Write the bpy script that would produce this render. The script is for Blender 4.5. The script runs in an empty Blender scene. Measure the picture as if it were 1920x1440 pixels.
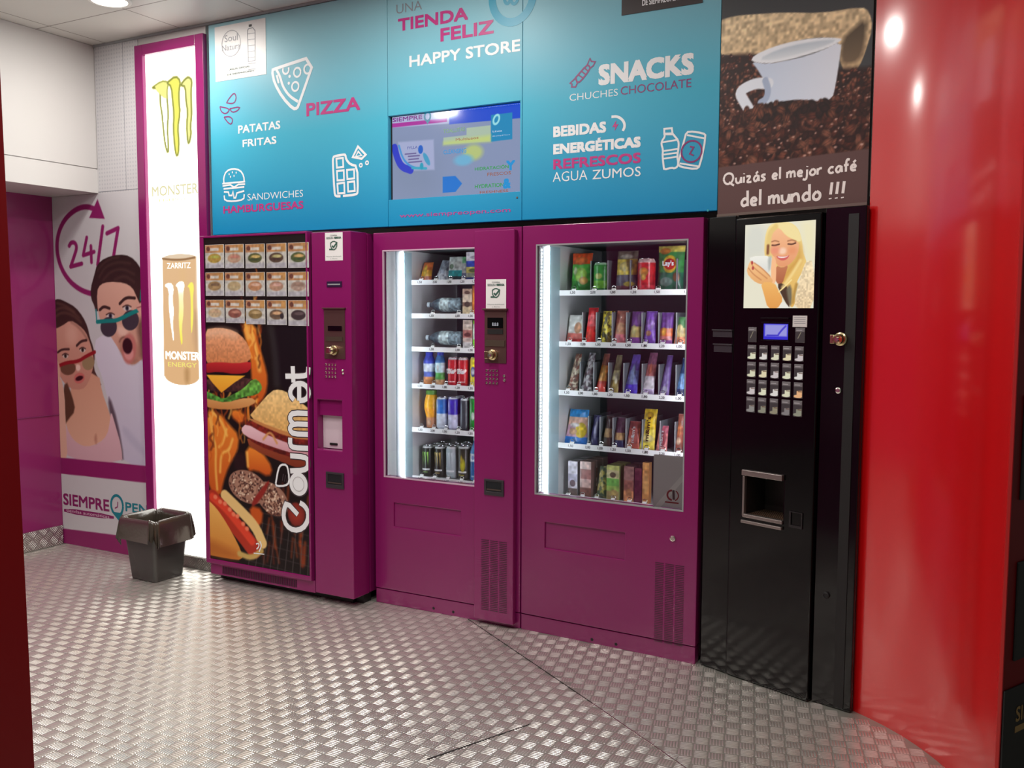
import bpy, bmesh, math, random
import numpy as np
from mathutils import Matrix, Vector
from mathutils.geometry import tessellate_polygon

# ---------------------------------------------------------------- camera, world, lights, exposure
scene = bpy.context.scene
col = scene.collection
R = math.radians
cam = bpy.data.objects.new('camera', bpy.data.cameras.new('camera'))
col.objects.link(cam)
cam.data.sensor_width = 36.0
cam.data.lens = 32.467
cam.data.clip_start = 0.02
cam.matrix_world = (Matrix.Translation((2.7474, -3.6574, 1.4512)) @ Matrix.Rotation(0.49533, 4, 'Z')
                    @ Matrix.Rotation(math.pi / 2 - 0.07824, 4, 'X') @ Matrix.Rotation(0.00417, 4, 'Z'))
scene.camera = cam
world = bpy.data.worlds.new('world')
scene.world = world
world.use_nodes = True
world.node_tree.nodes['Background'].inputs[0].default_value = (1.0, 0.95, 0.90, 1)
world.node_tree.nodes['Background'].inputs[1].default_value = 0.14
scene.view_settings.view_transform = 'Standard'
scene.view_settings.look = 'None'
scene.view_settings.exposure = 0.0
scene.view_settings.gamma = 1.0
scene.view_settings.use_curve_mapping = False
LAMP_W = 14.5            # each ceiling downlight
LAMP_COL = (1.0, 0.955, 0.90)
BOX_E = 1.0              # light box panel
LED_E = 26.0             # strips in the machines
CEIL = 2.97

# ---------------------------------------------------------------- helpers
def lin(c):
    c = c / 255.0
    return c / 12.92 if c <= 0.04045 else ((c + 0.055) / 1.055) ** 2.4
def rgb(r, g, b): return (lin(r), lin(g), lin(b), 1.0)

MATS = {}
def mat(name, c, rough=0.5, metal=0.0, coat=0.0, emit=0.0, spec=0.5, bump=0.0, bscale=200.0):
    if name in MATS: return MATS[name]
    m = bpy.data.materials.new(name); m.use_nodes = True
    nt = m.node_tree; b = nt.nodes['Principled BSDF']
    b.inputs['Base Color'].default_value = rgb(*c)
    b.inputs['Roughness'].default_value = rough
    b.inputs['Metallic'].default_value = metal
    b.inputs['Specular IOR Level'].default_value = spec
    b.inputs['Coat Weight'].default_value = coat
    b.inputs['Coat Roughness'].default_value = 0.05
    if emit:
        b.inputs['Emission Color'].default_value = rgb(*c)
        b.inputs['Base Color'].default_value = (0.01, 0.01, 0.01, 1)
        b.inputs['Emission Strength'].default_value = emit
    if bump:
        n = nt.nodes.new('ShaderNodeTexNoise'); n.inputs['Scale'].default_value = bscale
        tc = nt.nodes.new('ShaderNodeTexCoord'); nt.links.new(tc.outputs['Object'], n.inputs['Vector'])
        bp = nt.nodes.new('ShaderNodeBump'); bp.inputs['Strength'].default_value = bump; bp.inputs['Distance'].default_value = 0.002
        nt.links.new(n.outputs['Fac'], bp.inputs['Height']); nt.links.new(bp.outputs['Normal'], b.inputs['Normal'])
    MATS[name] = m
    return m
def print_mat(name, rough=0.4, coat=0.0, emit=0.0, spec=0.4):
    """a printed surface: colour comes from the print's colour attribute"""
    if name in MATS: return MATS[name]
    m = bpy.data.materials.new(name); m.use_nodes = True
    nt = m.node_tree; b = nt.nodes['Principled BSDF']
    a = nt.nodes.new('ShaderNodeAttribute'); a.attribute_name = 'Col'
    nt.links.new(a.outputs['Color'], b.inputs['Base Color'])
    b.inputs['Roughness'].default_value = rough; b.inputs['Coat Weight'].default_value = coat
    b.inputs['Specular IOR Level'].default_value = spec
    if emit:
        nt.links.new(a.outputs['Color'], b.inputs['Emission Color']); b.inputs['Emission Strength'].default_value = emit
        b.inputs['Base Color'].default_value = (0, 0, 0, 1)
        for l in list(b.inputs['Base Color'].links): nt.links.remove(l)
        b.inputs['Base Color'].default_value = (0.02, 0.02, 0.02, 1)
    MATS[name] = m
    return m

class MB:
    """collects shapes and links them as ONE mesh object"""
    def __init__(s): s.v = []; s.f = []; s.mi = []; s.col = None
    def add(s, vs, fs, m=0):
        o = len(s.v); s.v += [tuple(p) for p in vs]
        s.f += [tuple(i + o for i in f) for f in fs]; s.mi += [m] * len(fs)
    def box(s, x0, x1, y0, y1, z0, z1, m=0):
        s.add([(x0,y0,z0),(x1,y0,z0),(x1,y1,z0),(x0,y1,z0),(x0,y0,z1),(x1,y0,z1),(x1,y1,z1),(x0,y1,z1)],
              [(0,3,2,1),(4,5,6,7),(0,1,5,4),(1,2,6,5),(2,3,7,6),(3,0,4,7)], m)
    def flat(s, pts, y, m=0):
        """filled outline lying on the plane y (facing -y)"""
        tr = tessellate_polygon([[Vector((p[0], p[1], 0)) for p in pts]])
        vs = [(p[0], y, p[1]) for p in pts]; fs = []
        for a, b, c in tr:
            ax, az = pts[a]; bx, bz = pts[b]; cx, cz = pts[c]
            fs.append((a, b, c) if (bx-ax)*(cz-az)-(bz-az)*(cx-ax) > 0 else (a, c, b))
        s.add(vs, fs, m)
    def plate(s, pts, y0, y1, m=0):
        """outline pulled from y0 (front) to y1 (back)"""
        ar = sum(pts[i-1][0]*pts[i][1]-pts[i][0]*pts[i-1][1] for i in range(len(pts)))
        if ar < 0: pts = pts[::-1]
        s.flat(pts, y0, m)
        n = len(pts); vs = [(p[0], y0, p[1]) for p in pts] + [(p[0], y1, p[1]) for p in pts]
        s.add(vs, [(i, i + n, (i + 1) % n + n, (i + 1) % n) for i in range(n)], m)
        s.add([(p[0], y1, p[1]) for p in pts], [tuple(range(n))[::-1]], m)
    def stroke(s, pts, w, y, m=0, closed=False):
        """ribbon of width w along pts on the plane y"""
        P = [np.array(p, float) for p in pts]; n = len(P)
        if closed: P = P + [P[0]]; n += 1
        L = []; Rr = []
        for i in range(n):
            d0 = P[i] - P[i-1] if i > 0 else (P[0] - P[-2] if closed else P[1] - P[0])
            d1 = P[i+1] - P[i] if i < n-1 else (P[1] - P[0] if closed else P[-1] - P[-2])
            d0 = d0 / (np.linalg.norm(d0) + 1e-9); d1 = d1 / (np.linalg.norm(d1) + 1e-9)
            t = d0 + d1; t = t / (np.linalg.norm(t) + 1e-9)
            k = min(1.6, 1 / max(0.3, float(t @ d1)))
            nn = np.array([-t[1], t[0]]) * w / 2 * k
            L.append(P[i] + nn); Rr.append(P[i] - nn)
        s.k = getattr(s, 'k', 0) + 1; y = y - .00003*(s.k % 12)          # overlapping strokes never share a plane
        vs = [(p[0], y - 5e-6*i, p[1]) for i, p in enumerate(L)] + [(p[0], y - 5e-6*i, p[1]) for i, p in enumerate(Rr)]
        s.add(vs, [(i, i + n, i + n + 1, i + 1) for i in range(n - 1)], m)
    def disc(s, c, rx, rz, y, m=0, n=24):
        s.flat([(c[0] + rx*math.cos(2*math.pi*i/n), c[1] + rz*math.sin(2*math.pi*i/n)) for i in range(n)], y, m)
    def tube(s, pts, r, n=8, m=0, cap=True):
        P = [Vector(p) for p in pts]; rings = []
        up = Vector((0, 0, 1))
        for i, p in enumerate(P):
            t = (P[min(i+1, len(P)-1)] - P[max(i-1, 0)]).normalized()
            u = t.cross(up); u = u.normalized() if u.length > 1e-4 else Vector((1, 0, 0))
            w = u.cross(t)
            rr = r[i] if isinstance(r, (list, tuple)) else r
            rings.append([p + u * rr * math.cos(2*math.pi*k/n) + w * rr * math.sin(2*math.pi*k/n) for k in range(n)])
        vs = [q for ring in rings for q in ring]
        fs = [(i*n + k, i*n + (k+1) % n, (i+1)*n + (k+1) % n, (i+1)*n + k) for i in range(len(P)-1) for k in range(n)]
        if cap: fs += [tuple(range(n))[::-1], tuple((len(P)-1)*n + k for k in range(n))]
        s.add(vs, fs, m)
    def lathe(s, prof, n=24, m=0, c=(0, 0, 0), axis='z'):
        vs = []
        for r, z in prof:
            for k in range(n):
                a = 2*math.pi*k/n; x, y = r*math.cos(a), r*math.sin(a)
                if axis == 'z': p = (x, y, z)
                elif axis == 'x': p = (z, x, y)
                else: p = (x, -z, y)
                vs.append((p[0]+c[0], p[1]+c[1], p[2]+c[2]))
        for i in range(len(prof)-1):
            s.add(vs[i*n:(i+2)*n], [(k, (k+1) % n, n + (k+1) % n, n + k) for k in range(n)], m[i] if isinstance(m, (list, tuple)) else m)
    def text(s, body, box, y, m=0, bold=0.0, rot=0.0):
        """lettering fitted into box = [(x0,z0),(x1,z1)] on the plane y"""
        vs, fs = glyphs(body, 0.0 if bold >= 0 else bold)
        (x0, z0), (x1, z1) = box
        a = np.array(vs)
        if rot:
            c, sn = math.cos(rot), math.sin(rot)
            a = np.stack([a[:,0]*c - a[:,1]*sn, a[:,0]*sn + a[:,1]*c], 1)
        mn, mx = a.min(0), a.max(0)
        a = (a - mn) / (mx - mn)
        k = max(0.0, bold) * 1.15 * (z1-z0) * (1.0 if not rot else (x1-x0)/(z1-z0))
        for q, (dx, dz) in enumerate([(0, 0)] if k == 0 else [(-k, -k), (k, -k), (k, k), (-k, k), (0, 0)]):
            s.add([(x0 + k + p[0]*(x1-x0-2*k) + dx, y - .00007*q, z0 + k + p[1]*(z1-z0-2*k) + dz) for p in a], fs, m)
    def build(s, name, mats, parent=None, loc=(0,0,0), rotz=0.0, smooth=False, bevel=0.0, angle=40):
        me = bpy.data.meshes.new(name)
        me.from_pydata(s.v, [], s.f)
        for mm in (mats if isinstance(mats, (list, tuple)) else [mats]): me.materials.append(mm)
        me.polygons.foreach_set('material_index', s.mi)
        if s.col is not None:
            at = me.color_attributes.new('Col', 'FLOAT_COLOR', 'POINT')
            at.data.foreach_set('color', np.asarray(s.col, np.float32).ravel())
        if smooth:
            me.polygons.foreach_set('use_smooth', [True] * len(me.polygons))
            me.set_sharp_from_angle(angle=R(angle))
        me.update()
        o = bpy.data.objects.new(name, me); col.objects.link(o)
        o.location = loc; o.rotation_euler = (0, 0, rotz)
        if parent: o.parent = parent
        if bevel:
            b = o.modifiers.new('bevel', 'BEVEL'); b.width = bevel; b.segments = 2; b.limit_method = 'ANGLE'; b.angle_limit = R(40)
        return o

_gl = {}
def glyphs(body, bold):
    k = (body, bold)
    if k in _gl: return _gl[k]
    cu = bpy.data.curves.new('lettering', 'FONT'); cu.body = body; cu.size = 1.0; cu.offset = bold; cu.resolution_u = 3
    ob = bpy.data.objects.new('lettering', cu); col.objects.link(ob)
    dg = bpy.context.evaluated_depsgraph_get(); ev = ob.evaluated_get(dg); me = ev.to_mesh()
    vs = [(v.co.x, v.co.y) for v in me.vertices]; fs = [tuple(p.vertices) for p in me.polygons]
    ev.to_mesh_clear(); bpy.data.objects.remove(ob); bpy.data.curves.remove(cu)
    _gl[k] = (vs, fs)
    return _gl[k]

def thing(name, label, cat, loc=(0,0,0), rotz=0.0, group=None):
    o = bpy.data.objects.new(name, None); col.objects.link(o); o.empty_display_size = 0.05
    o.location = loc; o.rotation_euler = (0, 0, rotz)
    return tag(o, label, cat, group)
def tag(o, label, cat, group=None):
    o['label'] = label; o['category'] = cat
    if group: o['group'] = group
    return o
def struct(o, label=None):
    o['kind'] = 'structure'
    if label: o['label'] = label
    return o
def smoothpts(pts, it=2):
    P = [tuple(p) for p in pts]
    for _ in range(it):
        Q = []
        for i in range(len(P)):
            a, b = P[i], P[(i+1) % len(P)]
            Q += [(a[0]*.75+b[0]*.25, a[1]*.75+b[1]*.25), (a[0]*.25+b[0]*.75, a[1]*.25+b[1]*.75)]
        P = Q
    return P
def smoothline(pts, it=2):
    P = [tuple(p) for p in pts]
    for _ in range(it):
        Q = [P[0]]
        for a, b in zip(P, P[1:]):
            Q += [(a[0]*.75+b[0]*.25, a[1]*.75+b[1]*.25), (a[0]*.25+b[0]*.75, a[1]*.25+b[1]*.75)]
        P = Q + [P[-1]]
    return P
def arcpts(c, rx, rz, a0, a1, n=24):
    return [(c[0]+rx*math.cos(R(a0+(a1-a0)*i/n)), c[1]+rz*math.sin(R(a0+(a1-a0)*i/n))) for i in range(n+1)]

class Pic:
    """a printed picture: a fine grid whose points carry the print's colours"""
    def __init__(s, x0, z0, x1, z1, step, bg, seed=1):
        s.b = (x0, z0, x1, z1)
        s.nx = max(2, int((x1-x0)/step)+1); s.nz = max(2, int((z1-z0)/step)+1)
        X, Zz = np.meshgrid(np.linspace(x0, x1, s.nx), np.linspace(z0, z1, s.nz))
        s.X = X; s.Z = Zz; s.step = step
        s.C = np.zeros(X.shape + (3,)) + np.array(bg, float)
        s.rng = np.random.default_rng(seed)
    def _win(s, x0, x1, z0, z1):
        bx0, bz0, bx1, bz1 = s.b
        i0 = max(0, int((x0-bx0)/(bx1-bx0)*(s.nx-1))-1); i1 = min(s.nx, int((x1-bx0)/(bx1-bx0)*(s.nx-1))+3)
        j0 = max(0, int((z0-bz0)/(bz1-bz0)*(s.nz-1))-1); j1 = min(s.nz, int((z1-bz0)/(bz1-bz0)*(s.nz-1))+3)
        return (slice(j0, max(j0, j1)), slice(i0, max(i0, i1)))
    def _mix(s, w, al, c, c2=None, t=None):
        c = np.array(c, float)
        if c2 is not None: c = c + (np.array(c2, float) - c) * t[..., None]
        s.C[w] = s.C[w] * (1 - al[..., None]) + c * al[..., None]
    def _sd(s, w, P, closed=True):
        x = s.X[w]; z = s.Z[w]; d = np.full(x.shape, 1e9); ins = np.zeros(x.shape, bool); n = len(P)
        for i in range(n if closed else n-1):
            ax, az = P[i]; bx, bz = P[(i+1) % n]
            ex, ez = bx-ax, bz-az; L = ex*ex+ez*ez+1e-12
            t = np.clip(((x-ax)*ex+(z-az)*ez)/L, 0, 1)
            d = np.minimum(d, np.hypot(x-ax-t*ex, z-az-t*ez))
            if closed:
                cr = ((az > z) != (bz > z)) & (x < ex*(z-az)/(ez if abs(ez) > 1e-12 else 1e-12)+ax)
                ins ^= cr
        return d, ins
    def poly(s, pts, c, c2=None, d=None, soft=None, smooth=1, a=1.0, noise=0.0, ns=0.02):
        P = smoothpts(pts, smooth) if smooth else pts
        soft = soft or s.step*1.2
        xs = [p[0] for p in P]; zs = [p[1] for p in P]
        w = s._win(min(xs)-soft, max(xs)+soft, min(zs)-soft, max(zs)+soft)
        if s.X[w].size == 0: return s
        dd, ins = s._sd(w, P)
        al = np.clip(0.5 + np.where(ins, dd, -dd)/soft, 0, 1) * a
        t = None
        if c2 is not None:
            if d is None: d = ((0, max(zs)), (0, min(zs)))
            ax, az = d[0]; bx, bz = d[1]; L = (bx-ax)**2+(bz-az)**2+1e-12
            t = np.clip(((s.X[w]-ax)*(bx-ax)+(s.Z[w]-az)*(bz-az))/L, 0, 1)
        s._mix(w, al, c, c2, t)
        if noise: s._noise(w, al, noise, ns)
        return s
    def _noise(s, w, al, amt, sc):
        x = s.X[w]/sc; z = s.Z[w]/sc
        tb = s.rng.random((64, 64))
        xi = np.floor(x).astype(int); zi = np.floor(z).astype(int); fx = x-xi; fz = z-zi
        fx = fx*fx*(3-2*fx); fz = fz*fz*(3-2*fz)
        g = lambda i, j: tb[i % 64, j % 64]
        n = (g(xi,zi)*(1-fx)+g(xi+1,zi)*fx)*(1-fz)+(g(xi,zi+1)*(1-fx)+g(xi+1,zi+1)*fx)*fz
        s.C[w] = s.C[w] * (1 + (n[..., None]-0.5)*2*amt*al[..., None])
    def stroke(s, pts, wd, c, soft=None, smooth=2, a=1.0):
        P = smoothline(pts, smooth) if smooth else pts
        soft = soft or s.step*1.2; r = wd/2
        xs = [p[0] for p in P]; zs = [p[1] for p in P]
        w = s._win(min(xs)-r-soft, max(xs)+r+soft, min(zs)-r-soft, max(zs)+r+soft)
        if s.X[w].size == 0: return s
        dd, _ = s._sd(w, P, False)
        s._mix(w, np.clip(0.5+(r-dd)/soft, 0, 1)*a, c)
        return s
    def ell(s, c0, rx, rz, c, c2=None, rot=0, soft=None, a=1.0):
        soft = soft or s.step*1.2; m = max(rx, rz)
        w = s._win(c0[0]-m-soft, c0[0]+m+soft, c0[1]-m-soft, c0[1]+m+soft)
        if s.X[w].size == 0: return s
        x = s.X[w]-c0[0]; z = s.Z[w]-c0[1]; cr, sr = math.cos(R(rot)), math.sin(R(rot))
        u = (x*cr+z*sr)/rx; v = (-x*sr+z*cr)/rz; q = np.hypot(u, v)
        al = np.clip(0.5+(1-q)*min(rx, rz)/soft, 0, 1)*a
        s._mix(w, al, c, c2, np.clip(q, 0, 1) if c2 is not None else None)
        return s
    def noise(s, amt, sc):
        w = (slice(0, s.nz), slice(0, s.nx)); s._noise(w, np.ones(s.X.shape), amt, sc); return s
    def build(s, name, material, parent, y, hot=0.0):
        n = s.nx*s.nz
        V = np.zeros((n, 3)); V[:,0] = s.X.ravel(); V[:,1] = y; V[:,2] = s.Z.ravel()
        idx = np.arange(n).reshape(s.nz, s.nx)
        F = np.stack([idx[:-1,:-1], idx[:-1,1:], idx[1:,1:], idx[1:,:-1]], -1).reshape(-1, 4)
        me = bpy.data.meshes.new(name)
        me.vertices.add(n); me.vertices.foreach_set('co', V.ravel())
        me.loops.add(F.size); me.loops.foreach_set('vertex_index', F.ravel().astype(np.int32))
        me.polygons.add(len(F)); me.polygons.foreach_set('loop_start', np.arange(0, F.size, 4, dtype=np.int32))
        me.update(calc_edges=True); me.validate()
        c = np.clip(s.C, 0, 255)/255.0
        l = np.where(c <= 0.04045, c/12.92, ((c+0.055)/1.055)**2.4)
        if hot:                                  # the clear film shines far brighter than the inked parts
            q = np.clip((c.min(-1)-.80)/.12, 0, 1); l = l * (1 + hot*q*q*(3-2*q))[..., None]
        at = me.color_attributes.new('Col', 'FLOAT_COLOR', 'POINT')
        at.data.foreach_set('color', np.concatenate([l.reshape(-1,3), np.ones((n,1))], 1).astype(np.float32).ravel())
        me.materials.append(material)
        o = bpy.data.objects.new(name, me); col.objects.link(o); o.parent = parent
        return o

def frame(ox, oy, a):
    """local (s along the front, d into the unit, z) -> world"""
    return lambda s, d, z: (ox + s*math.cos(a) - d*math.sin(a), oy + s*math.sin(a) + d*math.cos(a), z)
A3 = -0.037; AC = R(-19.2); AP = math.atan2(-.178, .588)
F2 = frame(0, 0, 0); F3 = frame(.819, 0, A3)
random.seed(7)

# ---------------------------------------------------------------- materials
M_MAG = mat('magenta_paint', (132, 22, 94), rough=0.26, coat=0.22)
M_MAGD = mat('magenta_shade', (58, 10, 40), rough=0.5)  # darkened copy of the magenta, shade of gaps and slots in its colour
M_BLACK = mat('black_gloss', (5, 4, 6), rough=0.12, coat=0.0, spec=0.36)
M_BLACKM = mat('black_matt', (14, 13, 14), rough=0.6)
M_STEEL = mat('dark_steel', (120, 108, 100), rough=0.35, metal=0.9)
M_CHROME = mat('chrome', (225, 222, 215), rough=0.14, metal=1.0)
M_BRASS = mat('brass', (205, 190, 150), rough=0.2, metal=1.0)
M_GREY = mat('grey_plastic', (150, 152, 155), rough=0.5)
M_LGREY = mat('light_grey_liner', (226, 228, 228), rough=0.45)
M_DGREY = mat('dark_liner', (62, 68, 72), rough=0.5)
M_WHITE = mat('white_plastic', (232, 232, 230), rough=0.4)
M_WPAINT = mat('white_wall_panel', (204, 202, 200), rough=0.35)
M_PURPLE = mat('purple_wall_panel', (140, 40, 100), rough=0.25, coat=0.3)
M_RED = mat('red_lacquer', (205, 8, 14), rough=0.34, coat=1.0)
M_RED.node_tree.nodes['Principled BSDF'].inputs['Coat IOR'].default_value = 1.7
M_RED.node_tree.nodes['Principled BSDF'].inputs['Coat Roughness'].default_value = 0.14
M_RED_SHADE = mat('red_lacquer_shade', (112, 2, 8), rough=0.5, spec=.2)  # the same red darkened, shade of the unlit faces in its colour
M_INKW = mat('white_ink', (236, 240, 242), rough=0.4)
M_INKM = mat('magenta_ink', (190, 50, 130), rough=0.4)
M_INKP = mat('purple_ink', (135, 45, 110), rough=0.4)
M_INKT = mat('teal_ink', (0, 125, 140), rough=0.4)
M_INKB = mat('black_ink', (25, 25, 28), rough=0.4)
M_INKG = mat('green_ink', (60, 95, 85), rough=0.4)
M_INKGR = mat('grey_ink', (140, 142, 150), rough=0.4)
M_PRINT = print_mat('printed_film', rough=0.45, spec=.25)
M_PRINTM = print_mat('printed_panel', rough=0.45, spec=.3)
M_PACK = print_mat('printed_packaging', rough=0.32, coat=0.2)
M_LED = mat('led_strip', (236, 244, 255), emit=LED_E)
M_LED_ADDED = mat('led_strip_added', (240, 246, 255), emit=54.0)  # for added unseen tubes that brighten liners and products
M_LEDS = mat('led_dots', (225, 238, 255), emit=7.0)

def glass_mat():
    m = bpy.data.materials.new('window_glass'); m.use_nodes = True
    nt = m.node_tree; nt.nodes.clear()
    o = nt.nodes.new('ShaderNodeOutputMaterial'); mx = nt.nodes.new('ShaderNodeMixShader')
    t = nt.nodes.new('ShaderNodeBsdfTransparent'); g = nt.nodes.new('ShaderNodeBsdfGlossy'); fr = nt.nodes.new('ShaderNodeFresnel')
    fr.inputs['IOR'].default_value = 1.5; g.inputs['Roughness'].default_value = 0.0
    t.inputs['Color'].default_value = (0.97, 0.985, 0.98, 1)
    nt.links.new(fr.outputs[0], mx.inputs[0]); nt.links.new(t.outputs[0], mx.inputs[1]); nt.links.new(g.outputs[0], mx.inputs[2])
    nt.links.new(mx.outputs[0], o.inputs[0])
    return m
M_GLASS = glass_mat()

def tread_mat(name, sheets, cell=0.0495, base=(0.74, 0.71, 0.68), metal=0.85, bump=1.0, plane='xy'):
    """aluminium tread plate: cells of five raised bars, turned ninety degrees from cell to cell"""
    m = bpy.data.materials.new(name); m.use_nodes = True
    nt = m.node_tree; N = nt.nodes; L = nt.links; b = N['Principled BSDF']
    def math_(op, a, c=None, clamp=False):
        n = N.new('ShaderNodeMath'); n.operation = op; n.use_clamp = clamp
        for i, q in enumerate([a, c]):
            if q is None: continue
            if isinstance(q, (int, float)): n.inputs[i].default_value = q
            else: L.new(q, n.inputs[i])
        return n.outputs[0]
    tc = N.new('ShaderNodeTexCoord'); sp = N.new('ShaderNodeSeparateXYZ'); L.new(tc.outputs['Object'], sp.inputs[0])
    X, Y = (sp.outputs[0], sp.outputs[1]) if plane == 'xy' else ((sp.outputs[0], sp.outputs[2]) if plane == 'xz' else (sp.outputs[1], sp.outputs[2]))
    def pattern(ang):
        c, s_ = math.cos(ang)/cell, math.sin(ang)/cell
        u = math_('ADD', math_('MULTIPLY', X, c), math_('MULTIPLY', Y, s_))
        v = math_('ADD', math_('MULTIPLY', X, -s_), math_('MULTIPLY', Y, c))
        fu = math_('FRACT', u); fv = math_('FRACT', v)
        ck = math_('MODULO', math_('ABSOLUTE', math_('ADD', math_('FLOOR', u), math_('FLOOR', v))), 2.0)
        def mixv(a, c_): return math_('ADD', math_('MULTIPLY', a, math_('SUBTRACT', 1.0, ck)), math_('MULTIPLY', c_, ck))
        p = mixv(fu, fv); q = mixv(fv, fu)            # p along the bars, q across
        qc = math_('SUBTRACT', math_('FRACT', math_('MULTIPLY', q, 5.0)), 0.5)
        pc = math_('MULTIPLY', math_('SUBTRACT', p, 0.5), 1.0)
        row = math_('SUBTRACT', q, 0.5)
        ln = math_('SUBTRACT', 0.46, math_('MULTIPLY', math_('MULTIPLY', row, row), 0.45))
        e = math_('ADD', math_('POWER', math_('DIVIDE', math_('ABSOLUTE', pc), ln), 4.0), math_('POWER', math_('DIVIDE', math_('ABSOLUTE', qc), 0.40), 2.0))
        return math_('SUBTRACT', 1.0, e, True)
    h = pattern(sheets[0])
    if len(sheets) > 1:                                # a second sheet beyond the seam
        h2 = pattern(sheets[1])
        side = math_('GREATER_THAN', math_('ADD', math_('MULTIPLY', X, 0.795), math_('MULTIPLY', Y, 1.232)), 0.428)
        h = math_('ADD', math_('MULTIPLY', h2, math_('SUBTRACT', 1.0, side)), math_('MULTIPLY', h, side))
    no = N.new('ShaderNodeTexNoise'); no.inputs['Scale'].default_value = 3.0; no.inputs['Detail'].default_value = 5.0
    L.new(tc.outputs['Object'], no.inputs['Vector'])
    cr = N.new('ShaderNodeMapRange'); L.new(no.outputs['Fac'], cr.inputs[0]); cr.inputs[3].default_value = 0.27; cr.inputs[4].default_value = 0.40
    L.new(cr.outputs[0], b.inputs['Roughness'])
    bp = N.new('ShaderNodeBump'); bp.inputs['Distance'].default_value = 0.0022; bp.inputs['Strength'].default_value = bump
    L.new(h, bp.inputs['Height']); L.new(bp.outputs['Normal'], b.inputs['Normal'])
    b.inputs['Base Color'].default_value = base + (1,); b.inputs['Metallic'].default_value = metal
    return m

def dotted_mat(name, c, c2, pitch=0.022, rad=0.16):
    m = bpy.data.materials.new(name); m.use_nodes = True
    nt = m.node_tree; N = nt.nodes; L = nt.links; b = N['Principled BSDF']
    tc = N.new('ShaderNodeTexCoord')
    v = N.new('ShaderNodeTexVoronoi'); v.inputs['Scale'].default_value = 1/pitch; v.inputs['Randomness'].default_value = 0.0
    L.new(tc.outputs['Object'], v.inputs['Vector'])
    g = N.new('ShaderNodeMath'); g.operation = 'LESS_THAN'; g.inputs[1].default_value = rad*2
    L.new(v.outputs['Distance'], g.inputs[0])
    mx = N.new('ShaderNodeMixRGB'); mx.inputs[1].default_value = rgb(*c); mx.inputs[2].default_value = rgb(*c2)
    L.new(g.outputs[0], mx.inputs[0]); L.new(mx.outputs[0], b.inputs['Base Color'])
    b.inputs['Roughness'].default_value = 0.35
    return m
M_DOTW = dotted_mat('white_dotted_film', (205, 203, 206), (188, 187, 193))

def ceiling_mat():
    m = bpy.data.materials.new('ceiling_tile'); m.use_nodes = True
    nt = m.node_tree; N = nt.nodes; L = nt.links; b = N['Principled BSDF']
    tc = N.new('ShaderNodeTexCoord'); mp = N.new('ShaderNodeMapping'); L.new(tc.outputs['Object'], mp.inputs[0])
    mp.inputs['Location'].default_value = (1.27, 0.36, 0)
    br = N.new('ShaderNodeTexBrick'); L.new(mp.outputs[0], br.inputs[0])
    br.offset = 0.0; br.inputs['Scale'].default_value = 1.0; br.inputs['Brick Width'].default_value = 0.6; br.inputs['Row Height'].default_value = 0.6
    br.inputs['Mortar Size'].default_value = 0.004; br.inputs['Mortar Smooth'].default_value = 0.2
    br.inputs['Color1'].default_value = rgb(205, 201, 196); br.inputs['Color2'].default_value = rgb(200, 197, 192); br.inputs['Mortar'].default_value = rgb(120, 112, 105)
    L.new(br.outputs[0], b.inputs['Base Color']); b.inputs['Roughness'].default_value = 0.45
    return m
M_CEIL = ceiling_mat()

def teal_mat():
    """the fascia print: pale aqua at the top running to strong blue at the bottom"""
    m = bpy.data.materials.new('teal_fascia_print'); m.use_nodes = True
    nt = m.node_tree; N = nt.nodes; L = nt.links; b = N['Principled BSDF']
    tc = N.new('ShaderNodeTexCoord'); sp = N.new('ShaderNodeSeparateXYZ'); L.new(tc.outputs['Object'], sp.inputs[0])
    mr = N.new('ShaderNodeMapRange'); L.new(sp.outputs[2], mr.inputs[0]); mr.inputs[1].default_value = 0.0; mr.inputs[2].default_value = 1.1
    cr = N.new('ShaderNodeValToRGB'); L.new(mr.outputs[0], cr.inputs[0])
    e = cr.color_ramp.elements; e[0].color = rgb(0, 138, 190); e[1].color = rgb(158, 206, 216)
    q = cr.color_ramp.elements.new(0.45); q.color = rgb(66, 176, 204)
    L.new(cr.outputs[0], b.inputs['Base Color']); b.inputs['Roughness'].default_value = 0.42; b.inputs['Specular IOR Level'].default_value = 0.35
    return m
M_TEAL = teal_mat()

# ---------------------------------------------------------------- the setting
b = MB(); b.box(-3.6, 6.0, -6.5, 1.2, -0.05, 0.0)
def metal(name, c, r0, r1, m=0.9):
    mm = mat(name, c, rough=.33, metal=m); nt = mm.node_tree; bs = nt.nodes['Principled BSDF']
    no = nt.nodes.new('ShaderNodeTexNoise'); no.inputs['Scale'].default_value = 4.0; no.inputs['Detail'].default_value = 6.0
    tc = nt.nodes.new('ShaderNodeTexCoord'); nt.links.new(tc.outputs['Object'], no.inputs['Vector'])
    mr = nt.nodes.new('ShaderNodeMapRange'); nt.links.new(no.outputs['Fac'], mr.inputs[0]); mr.inputs[3].default_value = r0; mr.inputs[4].default_value = r1
    nt.links.new(mr.outputs[0], bs.inputs['Roughness']); return mm
M_FLOOR = metal('tread_plate', (176, 178, 168), .30, .46, .62)
M_BARS = metal('tread_bars', (226, 222, 214), .22, .34, .7)
floor = struct(b.build('floor', M_FLOOR))
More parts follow.
